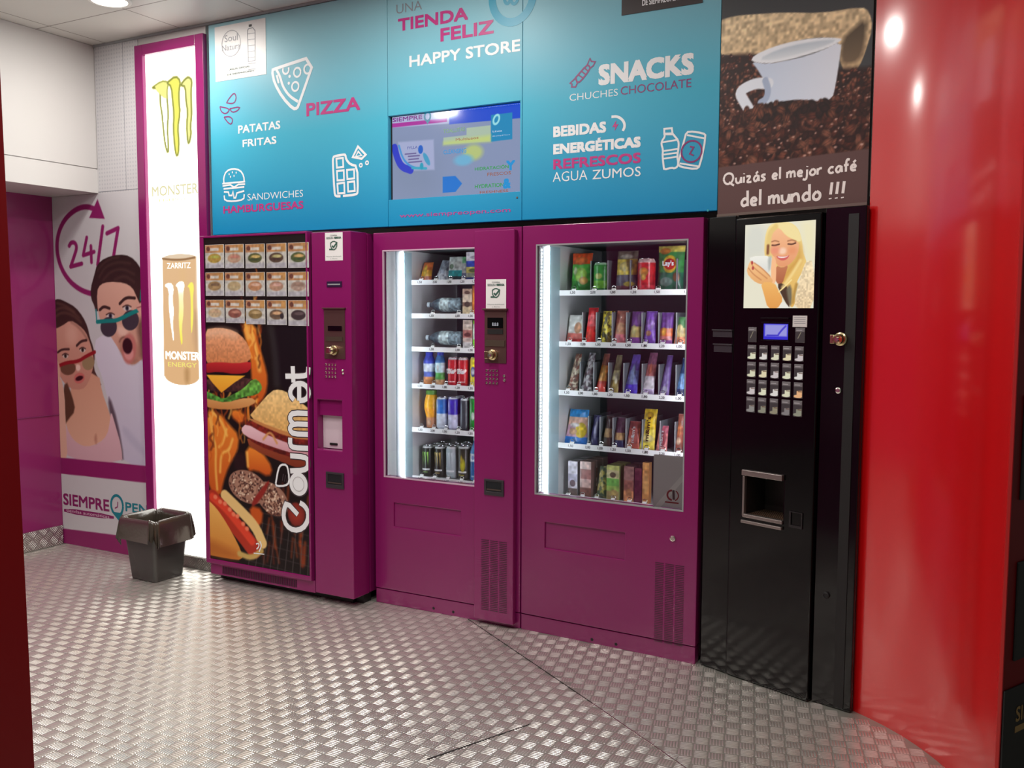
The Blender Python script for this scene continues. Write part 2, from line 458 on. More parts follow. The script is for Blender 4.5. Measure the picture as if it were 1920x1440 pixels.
def tread_bars():
    """five raised bars per cell, turned ninety degrees from cell to cell; the two sheets meet at the seam"""
    cell, hgt = .0495, .0016
    cs, sn = math.cos(.49533), math.sin(.49533)
    u = np.array([-1, -.93, -.8, 0, .8, .93, 1]); v = np.linspace(-1, 1, 5)
    U, Vv = np.meshgrid(u, v); U = U.ravel(); Vv = Vv.ravel()
    prof = np.sqrt(np.clip(1-Vv**2, 0, 1))*np.clip(1-np.abs(U)**8, 0, 1)
    quad = np.array([[j*7+i, j*7+i+1, (j+1)*7+i+1, (j+1)*7+i] for j in range(4) for i in range(6)])
    VS = []; nb = 0
    for ang, sheet in ((R(14), 0), (R(1), 1)):
        c, s_ = math.cos(ang), math.sin(ang)
        I, J = np.meshgrid(np.arange(-110, 111), np.arange(-110, 111)); I = I.ravel(); J = J.ravel()
        cx = (I+.5)*cell; cy = (J+.5)*cell; X = cx*c-cy*s_; Y = cx*s_+cy*c
        side = X*.795+Y*1.232 > .428
        dx, dy = X-2.7474, Y+3.6574; dep = -dx*sn+dy*cs; lat = dx*cs+dy*sn
        ok = (side == (sheet == 0)) & (dep > 1.9) & (np.abs(lat) < dep*.62+.25) & (X > -2.39) & (Y < -.003) & (Y > -3.4)
        rd = np.hypot(X-1.854, Y+.967); ok &= ~((X > 2.25) & (rd > .89)) & ~((X > 2.1) & (Y > -.93) & (rd > .89))
        ok &= ~((X > 1.668) & (Y > -.024-(X-1.668)*.348))
        odd = (I+J) % 2 == 1
        for k in range(5):
            q = (k-2)*cell/5.0; ln = cell*(.45-.02*abs(k-2)/2); wd = cell*.086
            for o in (0, 1):
                m = ok & (odd == bool(o))
                if not m.any(): continue
                lu, lv = U*ln, Vv*wd+q
                if o: lu, lv = lv, U*ln
                px = (I[m]+.5)[:, None]*cell+lu[None]; py = (J[m]+.5)[:, None]*cell+lv[None]
                z = np.broadcast_to(prof[None]*hgt, px.shape)
                VS.append(np.stack([px*c-py*s_, px*s_+py*c, z], -1).reshape(-1, 3)); nb += int(m.sum())
    V = np.concatenate(VS); F = (quad[None]+(np.arange(nb)*35)[:, None, None]).reshape(-1, 4).astype(np.int32)
    me = bpy.data.meshes.new('tread_bars'); me.vertices.add(len(V)); me.vertices.foreach_set('co', V.ravel().astype(np.float32))
    me.loops.add(F.size); me.loops.foreach_set('vertex_index', F.ravel()); me.polygons.add(len(F)); me.polygons.foreach_set('loop_start', np.arange(0, F.size, 4, dtype=np.int32))
    me.polygons.foreach_set('use_smooth', np.ones(len(F), bool)); me.update(calc_edges=True)
    me.materials.append(M_BARS); o = bpy.data.objects.new('tread_bars', me); col.objects.link(o); o.parent = floor
    return struct(o)
tread_bars()
M_SEAM = mat('floor_seam', (28, 26, 25), rough=0.6)
M_SEAML = mat('floor_seam_edge', (190, 185, 180), rough=0.3, metal=1.0)
def seam(p, q, w, m, wide=None):
    d = Vector((q[0]-p[0], q[1]-p[1], 0)); L_ = d.length; a = math.atan2(d.y, d.x)
    s = MB(); w2 = wide or w
    s.add([(0,-w/2,0.0018),(L_,-w2/2,0.0018),(L_,w2/2,0.0018),(0,w/2,0.0018),(0,-w/2,0),(L_,-w2/2,0),(L_,w2/2,0),(0,w/2,0)], [(0,1,2,3),(4,5,1,0),(6,7,3,2),(5,6,2,1),(7,4,0,3)])
    o = s.build('seam', m, floor, (p[0], p[1], 0), a); return o
seam((.54, 0.0), (1.436, -.586), .004, M_SEAM)
seam((1.436, -.586), (1.95, -.93), .004, M_SEAML)
seam((1.134, -1.243), (1.31, -.848), .008, M_SEAM, .003)
b = MB(); b.box(-3.6, 6.0, -6.5, 1.2, CEIL, CEIL+.05); struct(b.build('ceiling', M_CEIL))
# rear wall with the recess the machines stand in
b = MB(); b.box(-2.5, -1.09, 0.0, .12, 0, CEIL); b.box(-1.09, 1.70, .035, .12, 1.86, CEIL); b.box(-1.09, 2.75, 1.0, 1.1, 0, CEIL); b.box(-1.13, -1.09, .12, 1.0, 0, 1.86)
struct(b.build('wall_back', M_WPAINT))
b = MB(); b.box(-2.5, -2.4, -5.0, -0.001, 0, CEIL); struct(b.build('wall_left', M_PURPLE))
b = MB(); b.box(-2.398, -2.394, -5.0, -.001, .806, .809); struct(b.build('trim_1', M_INKP))
b = MB(); b.box(-2.399, -2.388, -5.0, -.012, 0.001, .118); struct(b.build('baseboard_left', tread_mat('tread_skirting', [R(45)], .05, (0.50, 0.47, 0.45), plane='yz'), bevel=.001))
b = MB(); b.box(-1.60, -1.085, -.012, -.001, 0.001, .066); struct(b.build('baseboard_back', tread_mat('tread_kick', [R(45)], .05, (0.30, 0.28, 0.26), plane='xz'), bevel=.001))
# boxed-in soffit over the left corner
b = MB(); b.box(-2.399, -1.98, -5.0, -.002, 2.272, CEIL-.002); b.box(-2.399, -1.976, -5.0, -.002, 2.13, 2.266); b.box(-2.399, -1.99, -5.0, -.002, 2.26, 2.28)
struct(b.build('trim_2', M_WPAINT))
b = MB(); b.box(-1.976, 6.0, -.012, -.002, CEIL-.012, CEIL-.001)
struct(b.build('trim_3', M_GREY)).scale = (1, 1, 1)
# wall over the coffee machine, behind its picture
b = MB(); b.box(0.0, .612, .012, .10, 1.86, CEIL); struct(b.build('wall_right', M_WPAINT, None, (1.70, 0, 0), AP))
# red curved wall
RR = .9; T0 = R(29)
def arc(s, off=0.0):
    t = T0 + s/RR
    return (2.291 + RR*(math.sin(t)-math.sin(T0)) + off*math.sin(t), -.180 - RR*(math.cos(T0)-math.cos(t)) + off*math.cos(t))
b = MB(); n = 40; SMAX = .955
vs = []
for i in range(n+1):
    p = arc(SMAX*i/n); q = arc(SMAX*i/n, .010)
    vs += [(p[0],p[1],0),(p[0],p[1],CEIL),(q[0],q[1],0),(q[0],q[1],CEIL)]
fs = []
for i in range(n):
    a, c = 4*i, 4*i+4
    fs += [(a,c,c+1,a+1),(a+2,a+3,c+3,c+2),(a+1,c+1,c+3,a+3)]
fs += [(0,1,3,2),(4*n,4*n+2,4*n+3,4*n+1)]
b.add(vs, fs); struct(b.build('wall_right_curved', M_RED, smooth=True), 'glossy red curved wall panel at the right')
# outer face beyond the red wall, its unlit shade put into the colour, with its dark panels
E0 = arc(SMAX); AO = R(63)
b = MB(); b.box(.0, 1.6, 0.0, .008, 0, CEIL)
wo = struct(b.build('wall_outside', M_RED_SHADE, None, (E0[0]+.010, E0[1]-.001, 0), AO), 'dark red outer wall face with black panels')
M_GOLD = mat('gold_ink', (150, 120, 70), rough=0.5)
for z0, z1, x0 in ((.015, .460, .002), (.533, .800, .042), (.966, 1.24, .037), (1.40, 1.70, .04)):
    b = MB(); b.box(x0, 1.2, -.006, 0, z0, z1); pp = b.build('panel', M_BLACKM, wo, bevel=.002)
    if z0 < .1:
        t = MB(); t.text('SIEMPRE OPEN', [(.061, .362), (.42, .404)], -.0068, 0, .02); t.box(.061, .42, -.0068, -.006, .333, .350); t.build('lettering', M_GOLD, pp)
# entrance pillar at the left, seen from behind
b = MB(); b.box(-.7, -.02, -.004, 0, 0, CEIL, 0); b.box(-.7, 0, -.15, -.004, 0, CEIL, 1)
PX, PY = .741, -2.340
pil = struct(b.build('wall_entrance', [M_PURPLE, M_RED_SHADE], None, (PX, PY, 0), 0, bevel=.002), 'dark red entrance pillar at the left edge')
pil.rotation_euler = (0, -.018, 0); pil.location.x = PX + .030
b = MB(); b.box(-2.5, .03, -6.05, -5.95, 0, CEIL); struct(b.build('wall_front', mat('grey_wall', (44, 42, 42), rough=.5)))

# ---------------------------------------------------------------- ceiling downlights
M_RING = mat('downlight_ring', (225, 222, 216), rough=0.3)
M_DIFF = mat('downlight_diffuser', (255, 246, 232), emit=14.0)
def downlight(x, y, label):
    t = thing('ceiling_light', label, 'ceiling light', (x, y, CEIL), 0, 'downlights in the ceiling')
    b = MB(); b.lathe([(.082, -.001), (.100, -.001), (.104, -.006), (.100, -.012), (.084, -.012), (.082, -.001)], 40); b.build('trim_ring', M_RING, t, smooth=True)
    b = MB(); b.lathe([(.0001, -.010), (.050, -.010), (.083, -.007)][::-1], 40); b.build('diffuser', M_DIFF, t, smooth=True)
    la = bpy.data.lights.new('downlight', 'AREA'); la.shape = 'DISK'; la.size = .16; la.energy = LAMP_W; la.color = LAMP_COL
    lo = bpy.data.objects.new('downlight', la); col.objects.link(lo); lo.parent = t; lo.location = (0, 0, -.014)
    return t
downlight(-1.21, -.50, 'round white ceiling downlight at the top left of the photo')
for i, (x, y) in enumerate([(.42, -.78), (.42, -1.75), (1.75, -1.55), (-1.05, -2.28), (1.90, -2.70), (-.15, -2.95), (-.35, -3.6), (.30, -4.2)]):  # out of view; one is added to brighten the coffee picture
    downlight(x, y, 'round white ceiling downlight further along the same ceiling, out of frame')

# ---------------------------------------------------------------- left wall poster
t = thing('wall_poster', 'tall white poster with a startled couple in sunglasses and a 24/7 sign', 'poster', (-2.4, 0, 0))
b = MB(); b.box(.002, .788, -.004, -.0005, 0.002, 2.128); b.box(.425, .788, -.004, -.0005, 2.128, CEIL-.013); b.build('backing', M_DOTW, t)
b = MB(); b.box(.425, .788, -.0045, -.004, 2.134, 2.138); b.box(.664, .667, -.0045, -.004, 2.138, CEIL-.013); b.build('panel_joint', M_INKGR, t)
P = Pic(.003, .003, .786, 2.122, .0046, (203, 201, 205), 3)
MG = (140, 32, 98)
P.poly([(-0.0724,0.0915),(0.7721,0.1204),(0.8176,-0.0535),(-0.0815,-0.0784)], MG, smooth=0)
P.poly([(-0.0787,0.5377),(0.8659,0.5526),(0.8879,0.4543),(-0.084,0.4382)], MG, smooth=0)
P.stroke([(0.4649,1.5291),(0.3347,1.5454),(0.2357,1.5698),(0.1366,1.6238),(0.0651,1.705),(0.0326,1.7994),(0.0433,1.897),(0.103,1.9832),(0.1984,2.0404),(0.3064,2.0629),(0.3972,2.0378)], .032, MG)
P.poly([(0.4168,2.0968),(0.4748,1.9795),(0.3373,1.9906)], MG, smooth=0)
P.stroke([(0.15,1.8334),(0.1687,1.8539),(0.2051,1.851),(0.2198,1.8208),(0.1916,1.7688),(0.1573,1.7095)], .026, MG); P.stroke([(0.1573,1.7095),(0.2581,1.7251)], .026, MG, smooth=0)
P.stroke([(0.3108,1.8773),(0.2738,1.7738),(0.3726,1.7921)], .024, MG, smooth=0); P.stroke([(0.3453,1.8258),(0.3461,1.732)], .024, MG, smooth=0)
P.stroke([(0.4548,1.9358),(0.4006,1.717)], .026, MG, smooth=0)
P.stroke([(0.489,1.8952),(0.5869,1.9221),(0.5422,1.7671)], .026, MG, smooth=0)
SK = (222, 172, 155); SK2 = (190, 128, 112); DK = (48, 30, 30)
# shirt
P.poly([(0.349,1.2645),(0.4074,1.2971),(0.4877,1.3109),(0.5368,1.268),(0.6425,1.1709),(0.7692,1.199),(0.9017,1.2296),(0.8766,0.546),(0.5707,0.5487),(0.5705,0.6533),(0.5063,0.779),(0.4563,0.919),(0.4061,1.0598),(0.3622,1.1377)], (218,212,228), (196,190,212), smooth=1)
P.poly([(0.4671,0.9513),(0.535,0.7966),(0.5812,0.5781),(0.5531,0.5695),(0.4954,0.7434),(0.4549,0.8872)], (70,50,62), soft=.02, a=.8)
P.poly([(0.5866,0.78),(0.6899,0.7044),(0.7912,0.6208),(0.7898,0.5844),(0.6615,0.6566),(0.5712,0.733)], (180,176,200), soft=.03, a=.6)
# man
P.poly([(0.3329,1.5139),(0.3298,1.5765),(0.3698,1.6611),(0.3938,1.7171),(0.4673,1.7548),(0.5843,1.7724),(0.6816,1.7606),(0.7519,1.7098),(0.7891,1.6437),(0.794,1.5673),(0.7822,1.4689),(0.3678,1.4342),(0.3611,1.474)], DK, (66,42,40))
P.poly([(0.3847,1.5591),(0.4181,1.6012),(0.4946,1.6155),(0.6266,1.6084),(0.6944,1.5791),(0.7246,1.5293),(0.7547,1.4798),(0.7964,1.425),(0.7952,1.1885),(0.738,1.1592),(0.6803,1.1324),(0.6239,1.1531),(0.5766,1.2052),(0.5291,1.2605),(0.481,1.3105),(0.4241,1.3607),(0.3892,1.4343)], SK, (205,150,132))
P.poly([(0.7312,1.3916),(0.804,1.4141),(0.8036,1.1997),(0.7423,1.1649),(0.7384,1.2701),(0.7209,1.3362)], (112,78,68), soft=.04, a=.85)
P.poly([(0.5768,1.2108),(0.6243,1.1615),(0.6804,1.1352),(0.7383,1.1647),(0.6899,1.1689),(0.6339,1.1954),(0.5948,1.2449)], (150,105,92), soft=.03, a=.7)
P.poly([(0.5502,1.3621),(0.6078,1.3571),(0.6556,1.3242),(0.6134,1.2957),(0.556,1.306)], (240,200,185), soft=.03, a=.8)
P.stroke([(0.571,1.2669),(0.5885,1.2897),(0.6299,1.296),(0.6781,1.2773)], .010, (120,75,68), soft=.012)
P.poly([(0.5589,1.2751),(0.6133,1.2929),(0.6701,1.2827),(0.7337,1.2534),(0.7597,1.1986),(0.6884,1.1326),(0.6239,1.1531),(0.5685,1.2106)], (168,116,100), soft=.03, a=.55)
for q in ([(0.4116,1.6435),(0.465,1.7044),(0.5825,1.7299),(0.6798,1.7168)], [(0.4446,1.6262),(0.5139,1.6756),(0.6137,1.6905),(0.7096,1.6558)], [(0.545,1.625),(0.6284,1.6516),(0.7078,1.6119)], [(0.3964,1.6832),(0.4835,1.7432),(0.5837,1.7575)]): P.stroke(q, .010, (92,64,58), soft=.02, a=.55)
P.ell([(0.6499,1.2265)][0], .060, .088, (196,118,112), soft=.014, rot=-8)
P.ell([(0.6464,1.2013)][0], .040, .040, (222,150,148), soft=.014)
P.ell([(0.6375,1.243)][0], .042, .046, (52,18,26), soft=.010)
for q in ([(545,668),(580,635),(640,655)], [(755,602),(815,540),(905,548)]):
    pass
P.stroke([(0.407,1.4514),(0.4419,1.4724),(0.4919,1.46)], .018, (60,38,36)); P.stroke([(0.582,1.4876),(0.6353,1.5242),(0.7105,1.5195)], .018, (60,38,36))
for c in [(0.4983,1.4167),(0.6433,1.462)]:
    P.ell(c, .034, .017, (214,200,198)); P.ell(c, .015, .016, (70,70,92)); P.ell(c, .008, .009, (15,15,20)); P.stroke([(c[0]-.036, c[1]+.006), (c[0], c[1]+.020), (c[0]+.034, c[1]+.008)], .008, (80,48,44))
P.ell([(0.4803,1.3511)][0], .072, .058, (64,54,66), rot=8); P.ell([(0.6681,1.3922)][0], .072, .058, (64,54,66), rot=12)
P.stroke([(0.3807,1.3802),(0.4592,1.3865),(0.5472,1.389),(0.6016,1.4062),(0.6763,1.4327),(0.7538,1.4551)], .024, (10,128,128))
P.stroke([(0.3729,1.4524),(0.3757,1.383)], .010, (40,140,145)); P.stroke([(0.7684,1.562),(0.7616,1.5127)], .022, (10,120,115))
P.poly([(0.7141,1.4688),(0.7837,1.5072),(0.8227,1.4907),(0.8194,1.4033),(0.7527,1.4276)], (228,170,160), soft=.008); P.stroke([(0.726,1.4633),(0.7865,1.4771)], .008, (170,105,100))
# woman
P.poly([(-0.0752,1.4677),(-0.028,1.4913),(-0.0161,1.5077),(0.0372,1.5187),(0.1082,1.497),(0.1867,1.4681),(0.2542,1.4107),(0.2947,1.3479),(0.3108,1.2849),(0.3369,1.2337),(0.3515,1.1767),(0.335,1.1014),(0.3755,1.0453),(0.4075,0.9949),(0.2597,0.9828),(-0.0967,1.0752)], (56,34,32), (84,54,46))
P.poly([(0.1406,1.0662),(0.3815,1.0748),(0.4041,0.9643),(0.4547,0.8647),(0.4917,0.7741),(0.4476,0.7062),(0.3621,0.6534),(0.2476,0.6186),(0.1339,0.6466),(0.0651,0.7284),(0.0632,0.834),(0.1116,0.9225)], (214,158,132), (226,176,150), soft=.008)
P.poly([(-0.0369,1.3263),(0.0557,1.3521),(0.1384,1.3896),(0.2166,1.3585),(0.2759,1.3189),(0.308,1.2619),(0.331,1.1991),(0.3415,1.1477),(0.3258,1.0896),(0.2784,1.0068),(0.2239,0.9695),(0.1081,0.9704),(0.021,1.0378),(-0.0207,1.1134),(-0.0363,1.1664)], (216,160,142), (200,140,122))
for q in ([(-0.0239,1.3972),(0.0602,1.4387),(0.1578,1.4217),(0.235,1.376)], [(-0.022,1.4325),(0.0527,1.4679),(0.1415,1.4506),(0.2188,1.4047)], [(0.1466,1.3752),(0.2245,1.3413),(0.2911,1.2731)], [(0.0176,1.4913),(0.0893,1.4796),(0.1764,1.4392)]): P.stroke(q, .010, (120,84,70), soft=.02, a=.6)
P.ell([(0.1428,1.2995)][0], .05, .06, (236,190,172), soft=.05, a=.5)
P.stroke([(0.009,1.1901),(0.0482,1.2099),(0.116,1.2126)], .014, (70,42,40)); P.stroke([(0.1884,1.2352),(0.2295,1.2633),(0.2779,1.2699)], .016, (70,42,40))
for c in [(0.0806,1.1713),(0.241,1.2114)]:
    P.ell(c, .026, .015, (214,200,194)); P.ell(c, .013, .014, (92,72,62)); P.ell(c, .007, .008, (20,15,15)); P.stroke([(c[0]-.028, c[1]+.004), (c[0], c[1]+.017), (c[0]+.027, c[1]+.007)], .008, (80,48,44))
P.ell([(0.1011,1.0966)][0], .072, .042, (112,76,58), rot=6); P.ell([(0.2889,1.1358)][0], .056, .044, (158,132,98), rot=14)
P.stroke([(-0.0218,1.0944),(0.0802,1.1295),(0.2014,1.1407),(0.2645,1.1715),(0.35,1.2008)], .022, (150,28,34))
P.poly([(0.1784,1.1225),(0.2137,1.1207),(0.2167,1.0917),(0.1895,1.0791),(0.1726,1.0961)], (240,205,192), soft=.01)
P.ell([(0.2026,1.0399)][0], .050, .032, (206,112,106), rot=14); P.ell([(0.2026,1.0387)][0], .036, .014, (58,14,20), rot=14)
P.poly([(0.0736,1.0353),(0.1334,0.9235),(0.158,0.8392),(0.0823,0.7775),(0.0277,0.7164),(0.0284,0.8705)], (92,60,44), soft=.012)
P.poly([(-0.0292,1.041),(0.0301,1.0432),(0.0614,0.9393),(0.0603,0.7762),(0.0812,0.5271),(-0.049,0.5312)], (226,178,158), soft=.006)
P.poly([(-0.0283,1.1429),(0.0041,1.1497),(0.0284,1.0913),(0.0188,0.9962),(-0.0363,0.9939)], (224,174,156), soft=.008)
P.poly([(0.0632,0.7475),(0.0994,0.6826),(0.1625,0.6391),(0.2478,0.6224),(0.362,0.6515),(0.4409,0.7104),(0.4682,0.8005),(0.4789,0.8567),(0.5122,0.7754),(0.5609,0.6492),(0.566,0.5459),(0.0696,0.53),(0.0636,0.6416)], (226,184,192), (210,168,178))
P.poly([(0.3184,0.6786),(0.3399,0.7177),(0.3489,0.6713),(0.3363,0.6402)], (176,116,98), soft=.02, a=.7)
P.poly([(-0.0787,0.5377),(0.8659,0.5526),(0.8879,0.4543),(-0.084,0.4382)], MG, smooth=0)
P.build('printed_photo', M_PRINTM, t, -.0046)
b = MB()
b.text('SIEMPRE', [(0.0151,0.2458),(0.4387,0.3191)], -.0054, 0, .03)
b.plate(smoothpts([(0.0186,0.2276),(0.4748,0.2305),(0.4776,0.2006),(0.0169,0.1941)], 1), -.0052, -.0047, 0)
b.text('PEN', [(0.5812,0.2655),(0.7732,0.3201)], -.0054, 1, .03)
b.stroke(arcpts([(0.5076,0.2923)][0], .052, .060, 0, 360), .016, -.0056, 1)
b.flat([(0.4577,0.2494),(0.5576,0.2508),(0.5187,0.2015)], -.0055, 1)
b.stroke([(0.5154,0.3147),(0.5113,0.2833),(0.489,0.2735)], .007, -.0056, 0)
b.text('tiendas automáticas', [(0.0382,0.2042),(0.447,0.2256)] if False else [([(0.041,0.2026)][0][0], [(0.0411,0.2045)][0][1]), ([(0.4366,0.2093)][0][0], [(0.0422,0.2242)][0][1])], -.0058, 2)
b.build('lettering', [mat('logo_magenta', (134, 30, 96), rough=.4), M_INKT, mat('logo_pink', (222, 190, 208), rough=.4)], t)

# ---------------------------------------------------------------- light box
t = thing('light_box', 'tall glowing light box in a magenta frame advertising an energy drink can', 'light box', (-1.61, 0, 0))
b = MB()
b.box(.0, .062, -.03, -.0005, 0.07, 2.914); b.box(.47, .53, -.03, -.0005, 0.07, 2.914); b.box(.062, .47, -.03, -.0005, 2.858, 2.914)
b.build('frame', M_MAG, t, bevel=.003)
P = Pic(.062, .072, .47, 2.858, .0042, (255, 252, 244), 5)
P.C *= 1.0
ink = (140, 150, 60)
def claw(P, pts3, c, edge=None, w=.006):
    for q in pts3:
        if edge: P.stroke(q + q[:1], w, edge, smooth=0)
claws = [[(0.1173,2.6791),(0.1868,2.7039),(0.2365,2.6948),(0.2244,2.646),(0.2268,2.5955),(0.2326,2.5231),(0.2217,2.4521),(0.2277,2.3251),(0.2171,2.3223),(0.2014,2.3815),(0.1935,2.4546),(0.1859,2.5348),(0.1741,2.5864),(0.1744,2.6513),(0.1593,2.6709)],
 [(0.2302,2.6919),(0.2964,2.7215),(0.3332,2.6911),(0.3193,2.6429),(0.3174,2.5862),(0.3234,2.5215),(0.3023,2.4449),(0.3102,2.3726),(0.3026,2.3013),(0.287,2.2968),(0.2768,2.3609),(0.2715,2.4476),(0.2791,2.5186),(0.2713,2.591),(0.2637,2.6703)],
 [(0.3355,2.6696),(0.3669,2.6944),(0.3945,2.7053),(0.42,2.6849),(0.4103,2.6332),(0.4101,2.5627),(0.4113,2.506),(0.399,2.4363),(0.4051,2.4074),(0.386,2.3485),(0.3769,2.3813),(0.3742,2.4527),(0.3846,2.5227),(0.3733,2.5805),(0.3708,2.6586)]]
for q in claws: P.stroke(q + q[:1], .018, (214, 212, 120), smooth=1)
P.poly(claws[1], (250, 244, 95), smooth=1); P.poly(claws[2], (252, 248, 150), smooth=1); P.poly(claws[0], (255, 253, 225), smooth=1)
for q in claws: P.stroke(q + q[:1], .0075, (126, 132, 30), smooth=1)
P.poly([p for p in claws[0][:5]] , (250, 246, 140), smooth=1)
for q in [(0.1876,2.0115),(0.1952,1.8969)]: P.ell(q, .025, .09, (225, 228, 215), soft=.05, a=.5)
can = [(0.16,1.7409),(0.423,1.7459),(0.4258,1.0728),(0.1487,1.0786)]
P.poly(can, (226, 186, 140), (220, 176, 126), smooth=0)
P.ell([(0.2892,1.0821)][0], .133, .048, (220, 176, 126))
P.ell([(0.2927,1.7417)][0], .128, .020, (228, 205, 175))
P.stroke([(0.1599,1.738),(0.25,1.729),(0.3309,1.7295),(0.4109,1.7389)], .012, (150, 110, 70))
P.poly([(0.2856,1.7009),(0.346,1.6997),(0.347,1.237),(0.2903,1.2357)], (226, 186, 132), soft=.05, a=.6); P.poly([(0.3112,1.1321),(0.3517,1.1334),(0.3489,1.0467),(0.3124,1.0452)], (170, 128, 78), soft=.03, a=.7)
P.poly([(0.3857,1.4436),(0.4373,1.4438),(0.4308,1.2332),(0.3949,1.2324)], (176, 140, 108), soft=.05, a=.6)
P.poly([(0.415,1.7433),(0.4582,1.7423),(0.454,1.0853),(0.426,1.0785)], (250, 232, 215), soft=.02)
P.poly([(0.1629,1.5907),(0.2147,1.6074),(0.2449,1.5812),(0.2303,1.5123),(0.2402,1.443),(0.2279,1.3736),(0.2364,1.2867),(0.2279,1.2779),(0.2129,1.3676),(0.1999,1.4661),(0.2052,1.5701)], (255, 252, 235))
P.poly([(0.2534,1.5898),(0.2989,1.615),(0.3307,1.6004),(0.3148,1.5349),(0.3174,1.4433),(0.2982,1.3512),(0.3036,1.2706),(0.2893,1.2559),(0.275,1.3856),(0.2825,1.4892),(0.2757,1.5752)], (255, 254, 240), (250, 240, 80))
P.poly([(0.3461,1.5803),(0.383,1.6112),(0.4021,1.5855),(0.3894,1.5118),(0.391,1.4094),(0.3733,1.3064),(0.3695,1.3864),(0.3752,1.4891),(0.3675,1.5745)], (252, 244, 105))
P.build('glowing_print', print_mat('light_box_film', emit=BOX_E), t, -.008, hot=2.0)
M_PALE = mat('light_box_ink_pale', (232, 226, 180), emit=.95); M_PALE2 = mat('light_box_ink_white', (255, 252, 240), emit=2.0)
M_PALEY = mat('light_box_ink_yellow', (244, 232, 120), emit=1.0)
b = MB()
b.text('MONSTER', [(0.0895,2.0836),(0.4495,2.1401)], -.0088, 0, .02); b.text('ENERGY', [(0.1478,2.0526),(0.3627,2.0671)], -.0088, 2, .0)
b.text('ZARRITZ', [(0.1951,1.6826),(0.3783,1.7131)], -.0088, 1, .0); b.text('MONSTER', [(0.1663,1.1755),(0.4304,1.2218)], -.0088, 1, .03); b.text('ENERGY', [(0.184,1.135),(0.4087,1.1611)], -.0088, 2, .01)
b.build('lettering', [M_PALE, M_PALE2, M_PALEY], t)

# ---------------------------------------------------------------- teal fascia
def fascia(x0, x1, label):
    t = thing('fascia_panel', label, 'sign panel', (x0, 0, 1.855))
    return t
def ring(b, c, r, w, y, m, rz=None): b.stroke(arcpts(c, r, rz or r, 0, 360, 28), w, y, m)
H = CEIL - .014 - 1.855
TL = fascia(-1.065, .097, 'teal sign panel with pizza, crisps, burger and chocolate icons, left of the screen')
b = MB(); b.box(.001, 1.160, -.004, .033, 0, H); b.build('board', M_TEAL, TL, bevel=.002)
b = MB(); y = -.0048; w = .012
b.stroke(smoothline([(0.4471,0.8184),(0.4746,0.8233),(0.7302,0.8561),(0.6162,0.6305),(0.6052,0.6115),(0.5785,0.6101),(0.5096,0.6736),(0.4567,0.7523),(0.4446,0.8025)], 1), .016, y, 0, True)
b.stroke(smoothline([(0.4691,0.8199),(0.4955,0.7804),(0.5108,0.7302),(0.5529,0.6772),(0.6111,0.643)]), .014, y, 0)
b.stroke([(0.4728,0.7895),(0.485,0.7476)], .012, y, 0)
for q in [(0.6084,0.7875),(0.5944,0.7194),(0.675,0.7956)]: ring(b, q, .022, .010, y, 0)
for q in [(0.558,0.7733),(0.552,0.7402)]: b.disc(q, .008, .008, y, 0, 10)
b.stroke(arcpts([(0.5339,0.8082)][0], .020, .020, 150, 390, 14), .010, y, 0)
b.build('icon', M_INKW, TL)['label'] = 'white outline drawing of a pizza slice'
# chocolate bar
b = MB()
b.stroke(smoothline([(0.8916,0.3598),(0.846,0.3569),(0.8306,0.3525),(0.8282,0.325),(0.8364,0.1814),(0.8433,0.1611),(0.8738,0.1594)], 1), .012, y, 0)
b.stroke(smoothline([(0.8891,0.1602),(0.9694,0.162),(0.9814,0.1731),(0.9788,0.2986),(0.9362,0.3094),(0.9114,0.3348),(0.9067,0.3587),(0.8916,0.3598)], 1), .012, y, 0)
for q in ([(0.8509,0.3431),(0.8914,0.3441),(0.8929,0.3007),(0.8533,0.2994)], [(0.8531,0.2836),(0.8957,0.2839),(0.8971,0.2372),(0.8556,0.2375)], [(0.9158,0.2841),(0.9588,0.2843),(0.9603,0.2411),(0.9173,0.2399)], [(0.8553,0.2216),(0.8979,0.2238),(0.8993,0.1739),(0.8588,0.1738)], [(0.9201,0.2255),(0.9601,0.2262),(0.9626,0.1805),(0.9216,0.1797)]):
    b.stroke(q, .010, y, 0, True)
b.stroke([(0.9838,0.3918),(1.0306,0.3493),(1.0059,0.3317),(0.9515,0.3436)], .011, y, 0, True); b.stroke([(0.9855,0.3683),(1.006,0.3473),(0.9694,0.3446)], .008, y, 0, True)
for q in [(1.0006,0.301),(1.038,0.31)]: ring(b, q, .008, .007, y, 0)
b.build('icon', M_INKW, TL)['label'] = 'white outline drawing of a chocolate bar'
# burger
b = MB()
b.stroke(smoothline([(0.0917,0.2708),(0.0902,0.3008),(0.1112,0.3336),(0.1584,0.3432),(0.2104,0.3312),(0.2351,0.3),(0.2377,0.2678)], 1), .009, y, 0)
b.stroke([(0.0798,0.269),(0.2435,0.2699)], .009, y, 0); b.stroke([(0.0818,0.2568),(0.1386,0.2594),(0.164,0.2451),(0.197,0.2584),(0.2432,0.2573)], .009, y, 0)
b.stroke([(0.0885,0.241),(0.2371,0.2425)], .009, y, 0); b.stroke([(0.0904,0.2255),(0.1235,0.2219),(0.1277,0.2045),(0.1488,0.2034),(0.1564,0.2243),(0.1626,0.1898),(0.1742,0.1892),(0.1842,0.2142),(0.2366,0.2222)], .009, y, 0)
b.stroke(smoothline([(0.0923,0.2065),(0.0951,0.1789),(0.1597,0.1721),(0.232,0.1768),(0.2362,0.2053)], 1), .009, y, 0)
for q in [(0.1307,0.3153),(0.1544,0.3239),(0.1811,0.3204),(0.1656,0.3045),(0.1397,0.3019)]: b.disc(q, .004, .006, y, 0, 8)
b.build('icon', M_INKW, TL)['label'] = 'white outline drawing of a burger'
